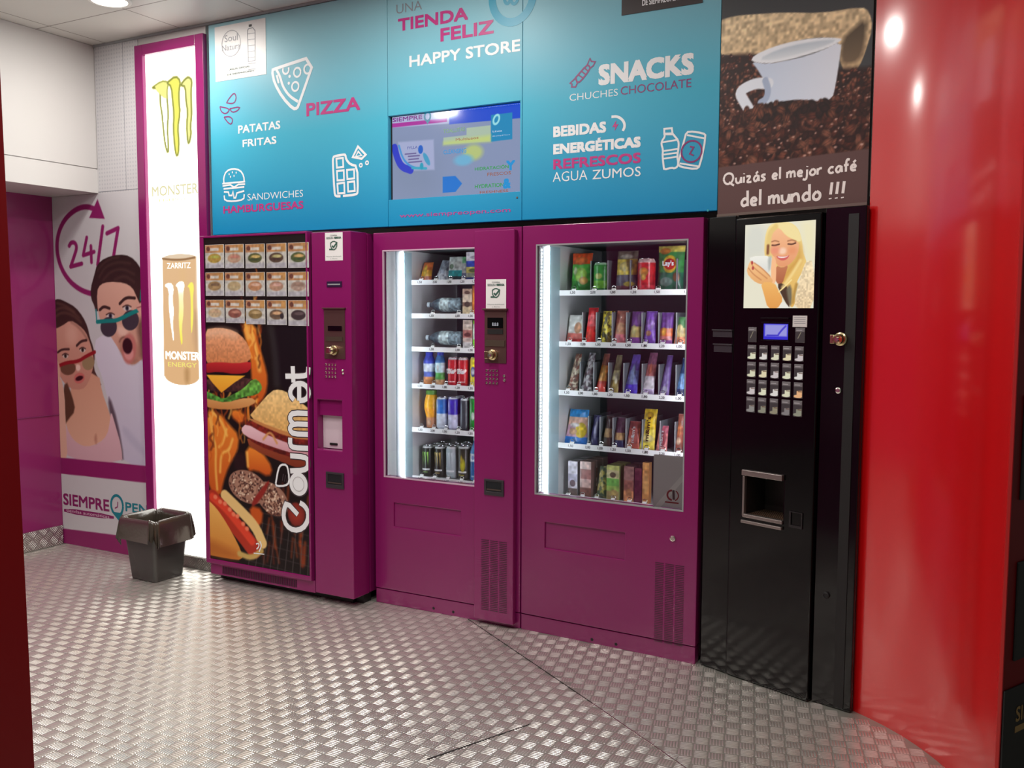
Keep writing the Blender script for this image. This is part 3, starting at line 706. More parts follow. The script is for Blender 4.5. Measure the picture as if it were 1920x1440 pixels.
# crisps
b = MB()
for q in ([(0.1208,0.6871),(0.1448,0.7115),(0.1768,0.7333),(0.1914,0.715),(0.1848,0.6864),(0.1614,0.6779)], [(0.0733,0.6724),(0.1433,0.6545),(0.1311,0.6372),(0.1075,0.631),(0.0808,0.6463)], [(0.1433,0.6545),(0.2187,0.6579),(0.2009,0.6388),(0.1602,0.6327)], [(0.1012,0.6147),(0.1422,0.615),(0.1651,0.5961),(0.1528,0.5719),(0.1297,0.5825)]):
    b.stroke(smoothline(q + q[:1], 1), .006, y, 2)
b.build('icon', [M_INKW, M_INKM, M_INKP], TL)['label'] = 'purple outline drawing of crisps'
b = MB()
b.text('PIZZA', [(0.6638,0.5649),(0.9992,0.629)], y, 1, .035); b.text('PATATAS', [(0.2014,0.5197),(0.4911,0.5617)], y, 0, .03); b.text('FRITAS', [(0.2307,0.4476),(0.4643,0.4864)], y, 0, .03)
b.text('SANDWICHES', [(0.2583,0.1703),(0.6353,0.205)], y, 0, -.006); b.text('HAMBURGUESAS', [(0.0837,0.1107),(0.6365,0.1504)], y, 1, .035)
b.build('lettering', [M_INKW, M_INKM, M_INKP], TL)
# water notice stuck on the panel
q = [(0.0473,0.802),(0.4034,1.0833)]; sx0, sz0 = q[0]; sx1, sz1 = q[1]
t = thing('notice_sheet', 'white sheet with a water bottle drawing on the left teal panel', 'notice', (-1.065+sx0, -.0045, 1.855+sz0))
b = MB(); b.box(0, sx1-sx0, -.001, 0, 0, sz1-sz0); b.build('sheet', M_WHITE, t)
b = MB(); S_ = lambda pts: [(p[0]-sx0, p[1]-sz0) for p in pts]
y = -.0018
c = S_([(0.1638,0.9866)])[0]; ring(b, c, .066, .003, y, 2)
b.text('Soul', S_([(0.1176,0.9976),(0.2111,1.0324)]), y, 2); b.text('Natura', S_([(0.0988,0.9532),(0.227,0.9833)]), y, 2)
b.stroke(S_([(0.2794,1.0355),(0.2876,1.0442),(0.3169,1.0451),(0.3321,1.0283),(0.3287,0.8799),(0.2813,0.8791)]), .004, y, 2, True)
for k in range(7):
    qq = S_([(0.2813,1.0188),(0.3319,1.0169)]); dz = -k*.030; b.stroke([(p[0], p[1]+dz) for p in qq], .0025, y, 2)
b.flat(S_([(0.29,1.052),(0.3103,1.0525),(0.3106,1.0639),(0.2903,1.0643)]), y, 0)
b.text('AGUA OFICIAL', S_([(0.1485,0.8501),(0.2921,0.8597)]), y, 1, .02); b.text('DE SIEMPREOPEN', S_([(0.1327,0.826),(0.3197,0.8334)]), y, 1, .02)
b.build('lettering', [M_INKB, M_INKG, M_INKGR], t)

TC = fascia(.097, .819, 'teal sign panel holding the screen, reading happy store')
tv = [(-0.0013,0.1266),(0.716,0.1255),(0.7138,0.5222),(0.0017,0.5168)]
vx0, vx1, vz0, vz1 = tv[0][0], tv[1][0]-.004, (tv[0][1]+tv[1][1])/2, (tv[2][1]+tv[3][1])/2
b = MB(); W_ = .722
b.box(.001, W_-.001, -.004, .033, 0, vz0); b.box(.001, W_-.001, -.004, .033, vz1, H); b.box(.001, vx0, -.004, .033, vz0, vz1); b.box(vx1, W_-.001, -.004, .033, vz0, vz1)
b.build('board', M_TEAL, TC, bevel=.001)
b = MB(); y = -.0048
b.text('UNA', [(0.0532,0.9835),(0.1973,1.0255)], y, 3, -.004); b.text('TIENDA', [(0.062,0.9027),(0.4454,0.9595)], y, 1, .04); b.text('FELIZ', [(0.2976,0.8248),(0.5776,0.8837)], y, 1, .04)
b.text('HAPPY STORE', [(0.1257,0.7308),(0.7112,0.783)], y, 0, .03)
b.text('www.siempreopen.com', [(0.0657,0.0327),(0.666,0.0569)], y, 4, .012)
q = [(0.6618,0.9704),(0.569,0.9846),(0.774,0.9531),(0.6664,0.8447),(0.6663,0.8739)]
c = ((q[1][0]+q[2][0])/2, q[0][1]+.004); rx = (q[2][0]-q[1][0])/2; rz = c[1]-(q[3][1]+q[4][1])/2
b.stroke(arcpts(c, rx, rz, 0, 360, 40), .036, y, 2)
b.stroke(smoothline([(0.6291,0.9823),(0.6317,0.9541),(0.6432,0.9398),(0.6562,0.9469),(0.6594,0.9603)]), .014, y, 2); b.stroke(smoothline([(0.6618,0.9565),(0.6725,0.9355),(0.6902,0.937),(0.7022,0.9642)]), .014, y, 2)
b.build('lettering', [M_INKW, M_INKM, mat('cyan_ink', (0, 158, 190), rough=.4), M_INKGR, mat('magenta_ink_dull', (176, 70, 150), rough=.4)], TC)
b = MB(); b.lathe([(.0001, .0062), (.004, .0058), (.005, .004)], 14, 0, (0, 0, 0), 'y'); b.build('screw', M_STEEL, TC, ([(0.6983,0.0993)][0][0], 0, [(0.6983,0.0993)][0][1]), smooth=True)
# the screen
t = thing('television', 'flat screen showing a wet wipes advert, set into the teal sign panel', 'screen', (.097+(vx0+vx1)/2, .018, 1.855+vz0))
ox = (vx0+vx1)/2; oz = vz0
b = MB(); b.box(vx0+.001-ox, vx1-.001-ox, .0, .0165, .001, vz1-vz0-.001); b.build('housing', M_BLACKM, t)
P = Pic(vx0+.012-ox, .003, vx1-.003-ox, vz1-vz0-.003, .0022, (128, 142, 176), 4)
S_ = lambda pts: [(p[0]-ox, p[1]-oz) for p in pts]
P.poly(S_([(-0.0083,0.377),(-0.0103,0.1121),(0.284,0.1175),(0.255,0.3317)]), (118, 132, 160), soft=.15, a=.6)
P.poly(S_([(0.0028,0.4679),(0.3333,0.4586),(0.3334,0.5309),(0.0033,0.5303)]), (170, 178, 212), smooth=0); P.poly(S_([(0.0028,0.4687),(0.3188,0.468),(0.3188,0.4841),(0.0029,0.4879)]), (165, 40, 150), smooth=0)
P.poly(S_([(0.3308,0.4548),(0.7215,0.4483),(0.721,0.5423),(0.3309,0.5311)]), (8, 70, 200), smooth=0)
P.ell(S_([(0.2848,0.4974)])[0], .07, .018, (235, 242, 255), (200, 215, 245), soft=.02)  # glare of a ceiling lamp painted into the screen image
P.poly(S_([(0.5527,0.3581),(0.6618,0.3608),(0.6613,0.4771),(0.5524,0.4759)]), (10, 130, 180), smooth=0)
P.poly(S_([(0.2991,0.3648),(0.5504,0.3595),(0.5502,0.431),(0.4241,0.4305),(0.4241,0.3986),(0.2992,0.3971)]), (165, 185, 165), smooth=0); P.poly(S_([(0.2991,0.364),(0.5504,0.3587),(0.5503,0.3878),(0.4853,0.3854),(0.2992,0.3769)]), (190, 205, 110), smooth=0, soft=.02, a=.8)
P.ell(S_([(0.4596,0.318)])[0], .05, .035, (175, 190, 120), soft=.02); P.ell(S_([(0.4075,0.288)])[0], .05, .025, (105, 170, 205), soft=.015)
P.poly(S_([(0.0437,0.3978),(0.2453,0.3935),(0.2498,0.2545),(0.1145,0.2596),(0.0533,0.2888)]), (158, 166, 202), smooth=0, soft=.01)
P.stroke(S_([(0.0229,0.3745),(0.038,0.3233),(0.0635,0.2797),(0.1145,0.2617)]), .035, (30, 50, 190)); P.stroke(S_([(0.0487,0.3808),(0.0689,0.321),(0.1045,0.2852),(0.145,0.2699)]), .010, (60, 140, 205))
P.ell(S_([(0.172,0.3536)])[0], .014, .020, (20, 90, 190)); P.ell(S_([(0.2053,0.3068)])[0], .012, .034, (60, 150, 190), rot=30)
for q in (S_([(0.0844,0.3385),(0.1453,0.338)]), S_([(0.1022,0.3268),(0.1654,0.3262)]), S_([(0.1046,0.3121),(0.1603,0.3122)]), S_([(0.1045,0.2985),(0.1778,0.2985)])): P.stroke(q, .006, (95, 85, 140))
P.stroke(S_([(0.1247,0.2713),(0.2027,0.2639)]), .012, (50, 160, 190)); P.ell(S_([(0.1777,0.2759)])[0], .010, .016, (20, 150, 180))
P.poly(S_([(0.2948,0.1455),(0.3643,0.1457),(0.4004,0.1819),(0.3644,0.2185),(0.295,0.2189)]), (8, 110, 200), smooth=0)
P.ell(S_([(0.5799,0.4538)])[0], .018, .026, (150, 215, 225), rot=-25); P.ell(S_([(0.5799,0.4538)])[0], .009, .015, (10, 130, 180), rot=-25)
P.build('display', print_mat('screen_glow', rough=.08, emit=1.0, spec=.5), t, -.0012)
def em(n, c, s=1.0): return mat(n, c, rough=.2, emit=s)
b = MB(); y = -.002
b.text('SIEMPRE', S_([(0.0133,0.4928),(0.1822,0.5132)]), y, 0, .03); b.text('www.siempreopen.com', S_([(0.3502,0.51),(0.699,0.512)]), y, 1)
b.text('TOALLITAS', S_([(0.2992,0.4165),(0.417,0.4351)]), y, 2, .01); b.text('Multiusos', S_([(0.3669,0.3762),(0.4877,0.3884)]), y, 3, .01)
b.text('CLEANSING', S_([(0.3,0.3201),(0.4232,0.3408)]), y, 4, .01); b.text('HIDRATACIÓN', S_([(0.4691,0.2348),(0.6443,0.2531)]), y, 5, .01); b.text('FRESCOS', S_([(0.5346,0.2066),(0.6557,0.2211)]), y, 3, .01)
b.text('HYDRATION', S_([(0.4692,0.1549),(0.6197,0.1724)]), y, 5, .01); b.text('FRESHNESS', S_([(0.4951,0.1302),(0.6425,0.1416)]), y, 3, .01)
b.text('Y', S_([(0.6308,0.2247),(0.678,0.2682)]), y-.0004, 4, .05); b.text('&', S_([(0.6153,0.1452),(0.6559,0.1898)]), y-.0004, 4, .05)
b.text('FYLLA', S_([(0.0972,0.3595),(0.1555,0.3722)]), y, 6); b.text('Línea', S_([(0.5618,0.3986),(0.6097,0.4062)]), y, 1); b.text('BabyPlus', S_([(0.5618,0.379),(0.6505,0.3832)]), y, 1)
b.stroke(arcpts(S_([(0.212,0.5022)])[0], .016, .020, 0, 360), .009, y, 7); b.flat(S_([(0.1985,0.4872),(0.2283,0.4865),(0.2119,0.4656)]), y, 7)
b.build('lettering', [em('screen_purple', (115, 15, 130)), em('screen_white', (215, 225, 245)), em('screen_green', (95, 150, 90)), em('screen_brown', (150, 85, 55)), em('screen_cyan', (25, 140, 205)), em('screen_bright_green', (20, 150, 50)), em('screen_blue', (60, 70, 150)), em('screen_teal', (20, 120, 150))], t)

TR = fascia(.819, 1.70, 'teal sign panel with snack and drink lettering, right of the screen')
b = MB(); b.box(.001, .878, -.004, .033, 0, H); b.build('board', M_TEAL, TR, bevel=.002)
b = MB(); y = -.0048
b.text('SNACKS', [(0.361,0.5416),(0.7725,0.6272)], y, 0, .05); b.text('CHUCHES', [(0.2283,0.4922),(0.4491,0.5207)], y, 0, -.006); b.text('CHOCOLATE', [(0.4611,0.4929),(0.7625,0.5269)], y, 2, .0)
b.text('BEBIDAS', [(0.1523,0.3461),(0.3983,0.3925)], y, 0, .05); b.text('ENERGÉTICAS', [(0.1529,0.2733),(0.5524,0.3276)], y, 0, .05); b.text('REFRESCOS', [(0.1535,0.2093),(0.5536,0.2529)], y, 1, .04)
b.text('AGUA', [(0.1516,0.1565),(0.315,0.1983)], y, 0, -.006); b.text('ZUMOS', [(0.3381,0.1559),(0.5545,0.1953)], y, 0, .004)
b.stroke(smoothline([(0.4216,0.4084),(0.4493,0.4078),(0.4749,0.3888),(0.4825,0.3648),(0.4734,0.3457)]), .011, y, 0)
b.flat([(0.4437,0.393),(0.4251,0.3653),(0.4389,0.3667),(0.4355,0.349),(0.4534,0.3761),(0.441,0.3752)], y, 1)
b.build('lettering', [M_INKW, M_INKM, M_INKP], TR)
# sweet
b = MB()
b.stroke(smoothline([(0.2555,0.5871),(0.3063,0.6337),(0.3175,0.629),(0.3229,0.615),(0.2769,0.5664),(0.2618,0.5681)], 1), .007, y, 2, True)
for q in ([(0.2555,0.5857),(0.2298,0.5669),(0.239,0.5618),(0.2376,0.5504),(0.2559,0.5484),(0.2656,0.5677)], [(0.3078,0.6322),(0.3209,0.6588),(0.327,0.646),(0.3449,0.6425),(0.3362,0.6268),(0.3214,0.6185)], [(0.269,0.5963),(0.2918,0.5802)], [(0.284,0.6095),(0.303,0.5938)], [(0.2974,0.6213),(0.3141,0.6059)]): b.stroke(q, .006, y, 2)
b.build('icon', [M_INKW, M_INKM, M_INKP], TR)['label'] = 'purple outline drawing of a wrapped sweet'
# bottle and can
b = MB()
b.stroke(smoothline([(0.6549,0.3168),(0.6551,0.3058),(0.6443,0.2917),(0.6417,0.2788),(0.6491,0.2554),(0.6474,0.2294),(0.653,0.1897),(0.6553,0.1751),(0.6863,0.1809),(0.7002,0.1766),(0.7123,0.1843),(0.7148,0.1984),(0.7095,0.2247),(0.7156,0.2631),(0.7138,0.2859),(0.6908,0.3138)], 1), .008, y, 0, True)
b.stroke([(0.6535,0.3189),(0.6531,0.3385),(0.6848,0.3383),(0.6879,0.3173)], .008, y, 0, True)
for q in ([(0.643,0.2852),(0.7137,0.2905)], [(0.6505,0.25),(0.711,0.2538)], [(0.6508,0.2356),(0.7113,0.2389)], [(0.6525,0.2192),(0.7116,0.2233)]): b.stroke(q, .007, y, 0)
b.stroke(smoothline([(0.7439,0.3092),(0.7552,0.3205),(0.8157,0.3075),(0.8272,0.2957),(0.805,0.1791),(0.7885,0.1674),(0.724,0.1815),(0.7135,0.1933)], 1), .008, y, 0, True)
b.stroke([(0.7487,0.3056),(0.8194,0.2868)], .007, y, 0); b.stroke([(0.7203,0.196),(0.7984,0.1783)], .007, y, 0)
c = [(0.7689,0.2396)][0]; ring(b, c, .042, .007, y, 2); b.stroke([(0.7611,0.2595),(0.7767,0.2551),(0.7617,0.2305),(0.7773,0.2229)], .006, y, 2)
b.build('icon', [M_INKW, M_INKM, M_INKP], TR)['label'] = 'white outline drawing of a bottle and a can'
b = MB(); b.lathe([(.0001, .0062), (.004, .0058), (.005, .004)], 14, 0, (0, 0, 0), 'y'); sc = [(0.8409,0.0017)][0]; b.build('screw', mat('teal_screw', (60, 170, 180), rough=.3), TR, (sc[0], 0, sc[1]), smooth=True)
q = [(0.4616,0.8133),(0.8031,0.8161)]; px0, pz0 = q[0][0], q[0][1]; px1 = q[1][0]; pzh = .23
t = thing('notice_board', 'small black sign with white lettering near the ceiling on the right teal panel', 'sign', (.819+px0, -.0045, 1.855+pz0))
b = MB(); b.box(0, px1-px0, -.003, 0, 0, pzh); b.build('board', mat('charcoal_board', (62, 58, 58), rough=.4), t)
b = MB(); q2 = [(0.5513,0.8379),(0.6945,0.842)]; b.text('DE SIEMPREOPEN', [(q2[0][0]-px0, q2[0][1]-pz0), (q2[1][0]-px0+.01, q2[0][1]-pz0+.024)], -.0038, 0, .025)
b.text('CAFÉ OFICIAL', [(q2[0][0]-px0-.05, q2[0][1]-pz0+.045), (q2[1][0]-px0+.05, q2[0][1]-pz0+.085)], -.0038, 0, .02)
b.build('lettering', M_INKW, t)

# ---------------------------------------------------------------- coffee picture
t = thing('coffee_sign', 'large printed picture of a white coffee cup lying on roasted beans', 'picture', (1.70, 0, 1.835), AP)
b = MB(); b.box(.001, .611, -.006, .006, 0.0, H+.02); b.build('board', M_BLACKM, t)
P = Pic(.002, .001, .610, H+.018, .0034, (66, 68, 70), 8)
P.poly([(-0.012,0.7563),(0.0577,0.759),(0.1393,0.7471),(0.2697,0.7259),(0.4179,0.69),(0.568,0.6798),(0.5966,0.6551),(0.6095,0.5999),(0.5873,0.5253),(0.5667,0.4761),(0.5418,0.4592),(0.4951,0.4836),(0.4917,0.5868),(0.3965,0.6114),(0.2604,0.6106),(0.1437,0.5872),(-0.0374,0.6331)], (226, 204, 164), (204, 174, 132), noise=.22, ns=.012)
for k in range(14):
    x0 = 120+k*55; P.stroke([(-0.0118,0.7474)] + [(0.3209,0.6879)], .0001, (206,178,128), a=0)
P.poly([(0.5004,0.585),(0.5367,0.6097),(0.5871,0.6403),(0.5839,0.5419),(0.5632,0.4954),(0.5237,0.4892),(0.4944,0.5053)], (84, 72, 58), (120, 100, 76), soft=.02)
P.poly([(-0.0364,0.5908),(-0.0015,0.6203),(0.1433,0.6018),(0.2362,0.5642),(0.3886,0.4805),(0.4951,0.4836),(0.564,0.4713),(0.6524,0.4659),(0.6416,0.1617),(-0.0259,0.1651)], (44, 25, 23), smooth=1, soft=.02)
rg = np.random.default_rng(3)
BT = [(-0.0157,0.62),(0.0959,0.6078),(0.1501,0.5976),(0.2365,0.5527),(0.3886,0.4805),(0.4953,0.4782),(0.5641,0.4686),(0.6252,0.4655)]
for k in range(1250):
    u, v = rg.random(), rg.random()**.85
    x = .0+u*.62; zt = float(np.interp(x, [p[0] for p in BT], [p[1] for p in BT])); zb = .185
    z = zt-(zt-zb)*v
    s_ = .006+.012*v*rg.uniform(.7, 1.2); c = [(112,52,38),(150,82,62),(84,38,32),(70,32,28),(170,104,80)][rg.integers(5)]
    a_ = rg.uniform(0, 180)
    P.ell((x, z), s_*1.4, s_*.85, c, tuple(q*.45 for q in c), rot=a_, soft=.004)
    if v > .25: P.stroke([(x-s_*math.cos(R(a_)), z-s_*math.sin(R(a_))), (x+s_*math.cos(R(a_)), z+s_*math.sin(R(a_)))], .0022, (40,20,18), smooth=0, a=.7)
    if rg.random() < .4: P.ell((x+s_*.3, z+s_*.35), s_*.35, s_*.22, (225,185,170), soft=.004, a=.8)
P.poly([(0.1361,0.5723),(0.1616,0.5434),(0.1858,0.5044),(0.2128,0.4768),(0.2203,0.4411),(0.1984,0.4071),(0.2281,0.3985),(0.2793,0.4032),(0.3546,0.3971),(0.428,0.3774),(0.4694,0.3819),(0.4798,0.4211),(0.4929,0.5164),(0.4989,0.5789),(0.4222,0.557),(0.3252,0.5476),(0.2107,0.5489)], (204, 218, 238), (226, 234, 246), d=([(0.199,0.5021)][0], [(0.4836,0.4802)][0]))
P.poly([(0.1347,0.5726),(0.1468,0.5935),(0.2284,0.6101),(0.3232,0.6139),(0.4147,0.6061),(0.4916,0.589),(0.4995,0.5788),(0.4458,0.5623),(0.3559,0.553),(0.2623,0.548),(0.1975,0.553)], (240, 246, 252))
P.poly([(0.164,0.5747),(0.2481,0.596),(0.3483,0.5989),(0.4448,0.5919),(0.4802,0.5826),(0.4218,0.5691),(0.3248,0.5617),(0.2299,0.5585)], (190, 204, 216), (228, 236, 242), soft=.008)
P.stroke([(0.2128,0.4768),(0.1664,0.4875),(0.1197,0.4807),(0.0874,0.4654),(0.104,0.4363),(0.1301,0.397)], .042, (230, 238, 248)); P.stroke([(0.1993,0.4906),(0.2135,0.4537),(0.2046,0.4205),(0.1818,0.4125)], .026, (170, 186, 212))
for k in range(70):
    u = rg.random(); q = [(0.122,0.3982),(0.5106,0.3673)]; x = q[0][0]+(q[1][0]-q[0][0])*u; z = q[0][1]+(q[1][1]-q[0][1])*u - rg.random()*.05
    s_ = rg.uniform(.012, .019); c = [(120,58,42),(158,90,66),(60,30,28)][rg.integers(3)]; a_ = rg.uniform(0,180)
    P.ell((x, z), s_*1.3, s_*.85, c, tuple(q*.4 for q in c), rot=a_, soft=.004); P.stroke([(x-s_*math.cos(R(a_)), z-s_*math.sin(R(a_))), (x+s_*math.cos(R(a_)), z+s_*math.sin(R(a_)))], .0026, (36,18,16), smooth=0)
P.poly([(-.05, -.05), (.70, -.05), (.70, .188), (-.05, .188)], (96, 70, 68), smooth=0)
P.build('printed_photo', M_PRINT, t, -.0066)
b = MB(); y = -.0075
HW = {'Q': ([[(.05,.9),(.2,1.6),(.7,1.9),(1.25,1.65),(1.42,1.0),(1.2,.3),(.7,0),(.25,.25),(.05,.9)],[(.8,.35),(1.5,-.3)]],1.75),'u': ([[(0,1),(.02,.3),(.25,0),(.6,.15),(.72,1)],[(.72,1),(.76,0)]],1.0),
 'i': ([[(.1,1),(.1,0)],[(.1,1.40),(.12,1.55)]],.42),'z': ([[(0,1),(.65,1),(0,0),(.7,.02)]],.95),'a': ([[(.65,.85),(.3,1),(.02,.5),(.2,0),(.5,.1),(.68,.95)],[(.68,.95),(.75,0)]],1.0),
 's': ([[(.6,.95),(.25,1),(.05,.75),(.35,.5),(.55,.25),(.3,0),(0,.1)]],.85),'e': ([[(.08,.5),(.65,.55),(.5,.95),(.2,.95),(.03,.5),(.2,.05),(.65,.12)]],.9),'l': ([[(.1,1.9),(.1,0)]],.42),
 'm': ([[(0,1),(0,0)],[(0,.6),(.25,1),(.45,.9),(.45,0)],[(.45,.6),(.7,1),(.92,.85),(.95,0)]],1.25),'j': ([[(.3,1),(.3,-.3),(.1,-.6),(-.2,-.45)],[(.3,1.4),(.32,1.55)]],.6),
 'o': ([[(.38,1),(.05,.6),(.1,.15),(.4,0),(.7,.25),(.7,.75),(.38,1)]],.98),'r': ([[(0,1),(0,0)],[(0,.6),(.2,.95),(.5,.95)]],.65),'c': ([[(.62,.85),(.35,1),(.05,.6),(.1,.15),(.4,0),(.65,.15)]],.85),
 'f': ([[(.6,1.75),(.35,1.9),(.2,1.5),(.2,0)],[(-.05,1),(.5,1.02)]],.7),'d': ([[(.68,1.9),(.72,0)],[(.68,.8),(.35,1),(.03,.5),(.25,0),(.68,.25)]],1.0),'n': ([[(0,1),(0,0)],[(0,.6),(.3,1),(.6,.85),(.65,0)]],.95),
 '!': ([[(.18,1.85),(.08,.5)],[(.05,.1),(.06,-.03)]],.55),' ': ([],.6)}
for q, a_ in (('á', 'a'), ('é', 'e')): HW[q] = (HW[a_][0]+[[(.32,1.25),(.6,1.6)]], HW[a_][1])
def hand(b, s, box, y):
    L_ = []; x = 0
    for ch in s:
        st, ad = HW[ch]; L_ += [[(x+p[0], p[1]) for p in q] for q in st]; x += ad
    (x0, z0), (x1, z1) = box; kx = (x1-x0)/x; kz = (z1-z0)/1.9
    for q in L_: b.stroke(smoothline([(x0+p[0]*kx, z0+p[1]*kz) for p in q], 2), .26*kx, y, 0)
hand(b, 'Quizás el mejor café', [(0.0254,0.1175),(0.5748,0.1613)], y); hand(b, 'del mundo !!!', [(0.1068,0.0263),(0.5403,0.0862)], y)
b.build('lettering', mat('handwriting_ink', (240, 232, 228), rough=.4), t)
b = MB(); b.box(.001, .611, -.010, -.006, -.006, 0.004); b.build('edge_strip', M_STEEL, t)

# ---------------------------------------------------------------- machine helpers
def holed(x0, x1, z0, z1, holes, y0, y1):
    """a plate from y0 (front) to y1 with rectangular openings (hx0,hx1,hz0,hz1)"""
    xs = sorted({x0, x1, *[h[0] for h in holes], *[h[1] for h in holes]}); zs = sorted({z0, z1, *[h[2] for h in holes], *[h[3] for h in holes]})
    inh = lambda i, j: i < 0 or j < 0 or i >= len(xs)-1 or j >= len(zs)-1 or any(h[0]-1e-6 <= xs[i] and xs[i+1] <= h[1]+1e-6 and h[2]-1e-6 <= zs[j] and zs[j+1] <= h[3]+1e-6 for h in holes)
    b = MB(); idx = {}
    def V(x, y, z):
        k = (round(x, 5), round(y, 5), round(z, 5))
        if k not in idx: idx[k] = len(b.v); b.v.append((x, y, z))
        return idx[k]
    def q(*p): b.f.append(tuple(V(*a) for a in p)); b.mi.append(0)
    for i in range(len(xs)-1):
        for j in range(len(zs)-1):
            if inh(i, j): continue
            a, c, d, e = xs[i], xs[i+1], zs[j], zs[j+1]
            q((a,y0,d),(c,y0,d),(c,y0,e),(a,y0,e)); q((a,y1,d),(a,y1,e),(c,y1,e),(c,y1,d))
            if inh(i-1, j): q((a,y1,d),(a,y0,d),(a,y0,e),(a,y1,e))
            if inh(i+1, j): q((c,y0,d),(c,y1,d),(c,y1,e),(c,y0,e))
            if inh(i, j-1): q((a,y1,d),(c,y1,d),(c,y0,d),(a,y0,d))
            if inh(i, j+1): q((a,y0,e),(c,y0,e),(c,y1,e),(a,y1,e))
    return b
def rect(q): return min(q[0][0], q[1][0]), max(q[0][0], q[1][0]), min(q[0][1], q[1][1]), max(q[0][1], q[1][1])
def vent(parent, r, nrow, y, ncol=3):
    x0, x1, z0, z1 = r; b = MB(); cw = (x1-x0)/ncol
    for c in range(ncol):
        for k in range(nrow):
            z = z0+(z1-z0)*(k+.5)/nrow; h = (z1-z0)/nrow*.22
            b.add([(x0+c*cw+cw*.08, y, z-h), (x0+c*cw+cw*.92, y, z-h), (x0+c*cw+cw*.92, y, z+h), (x0+c*cw+cw*.08, y, z+h)], [(0,1,2,3)])  # flat dark quads paint the shade of open slots
    return b.build('vent_grille', M_MAGD, parent)
def coin_knob(parent, c, y, name='coin_return_knob', m=None):
    o = MB(); o.lathe([(.0001, .040), (.012, .040), (.018, .034), (.019, .012), (.024, .010), (.024, .0)], 24, 0, (0, 0, 0), 'y')
    o.box(-.028, -.010, -.034, -.002, -.016, .016)
    k = o.build(name, m or M_BRASS, parent, (c[0], y, c[1]), smooth=True, bevel=.002)
    o = MB(); o.lathe([(.0001, .046), (.006, .046), (.008, .040)], 16, 0, (0, 0, 0), 'y'); o.box(-.002, .002, -.0475, -.045, -.006, .006); o.build('push_button', M_CHROME, k, (.004, 0, 0), smooth=True)
    return k
def keypad(parent, r, y, n=4):
    x0, x1, z0, z1 = r
    b = MB(); b.box(x0-.006, x1+.006, -.002, 0, z0-.006, z1+.006); k = b.build('keypad', M_MAG, parent, (0, y, 0), bevel=.001)
    for i in range(n):
        for j in range(n):
            b = MB(); b.lathe([(.0001, .0045), (.0045, .004), (.006, .0015), (.006, 0)], 12, 0, (0, 0, 0), 'y')
            b.build('key', M_CHROME, k, (x0+(x1-x0)*i/(n-1), -.002, z0+(z1-z0)*j/(n-1)), smooth=True)
    return k
def lock(parent, c, y, r=.010, name='lock'):
    b = MB(); b.lathe([(.0001, .006), (r*.62, .006), (r*.66, .008), (r, .006), (r*1.1, 0)], 20, 0, (0, 0, 0), 'y'); b.box(-.0012, .0012, -.0068, -.0055, -r*.5, r*.5)
    return b.build(name, M_CHROME, parent, (c[0], y, c[1]), smooth=True)
def coin_cup(parent, r, y):
    x0, x1, z0, z1 = r
    b = holed(x0, x1, z0, z1, [(x0+.012, x1-.012, z0+.018, z1-.010)], -.006, .0)
    k = b.build('coin_cup', mat('cup_frame', (48, 44, 50), rough=.4), parent, (0, y, 0), bevel=.002)
    b = MB(); b.box(x0+.012, x1-.012, -.003, -.001, z0+.018, z1-.010); b.build('flap', mat('cup_flap', (26, 30, 34), rough=.3), k)
    b = MB(); b.box(x0+.014, x1-.014, -.005, -.003, z0+.024, z0+.030); b.build('lip', M_STEEL, k)
def sticker(parent, r, y, name='notice_sticker'):
    x0, x1, z0, z1 = r; w, h = x1-x0, z1-z0
    b = MB(); b.box(x0, x1, y-.001, y, z0, z1); k = b.build(name, M_WHITE, parent)
    b = MB(); yy = y-.0018; cx, cz = (x0+x1)/2, z0+h*.53
    b.text('COMPRA', [(x0+w*.30, z1-h*.13), (x0+w*.70, z1-h*.08)], yy, 1, .02)
    b.text('SEGURA', [(x0+w*.08, z1-h*.23), (x0+w*.50, z1-h*.155)], yy, 1, .05); b.text('VERIFICADA', [(x0+w*.52, z1-h*.23), (x0+w*.92, z1-h*.155)], yy, 0, .05)
    sh = [(cx-w*.18, cz+h*.10), (cx, cz+h*.17), (cx+w*.18, cz+h*.10), (cx+w*.17, cz-h*.06), (cx, cz-h*.17), (cx-w*.17, cz-h*.06)]
    b.stroke(smoothline(sh+sh[:1], 1), w*.05, yy, 0); b.stroke([(cx-w*.10, cz+h*.0), (cx-w*.01, cz-h*.06), (cx+w*.20, cz+h*.12)], w*.075, yy-.0003, 0)
    b.stroke([(cx-w*.26, cz-h*.13), (cx-w*.05, cz-h*.13)], w*.07, yy, 0)
    b.text('Máquina desinfectada', [(x0+w*.08, z0+h*.12), (x0+w*.92, z0+h*.17)], yy, 1, .0); b.text('a diario', [(x0+w*.3, z0+h*.05), (x0+w*.7, z0+h*.09)], yy, 1, .0)
    b.build('lettering', [mat('notice_green', (52, 92, 78), rough=.5), mat('notice_grey', (140, 150, 148), rough=.5)], k)
    return k

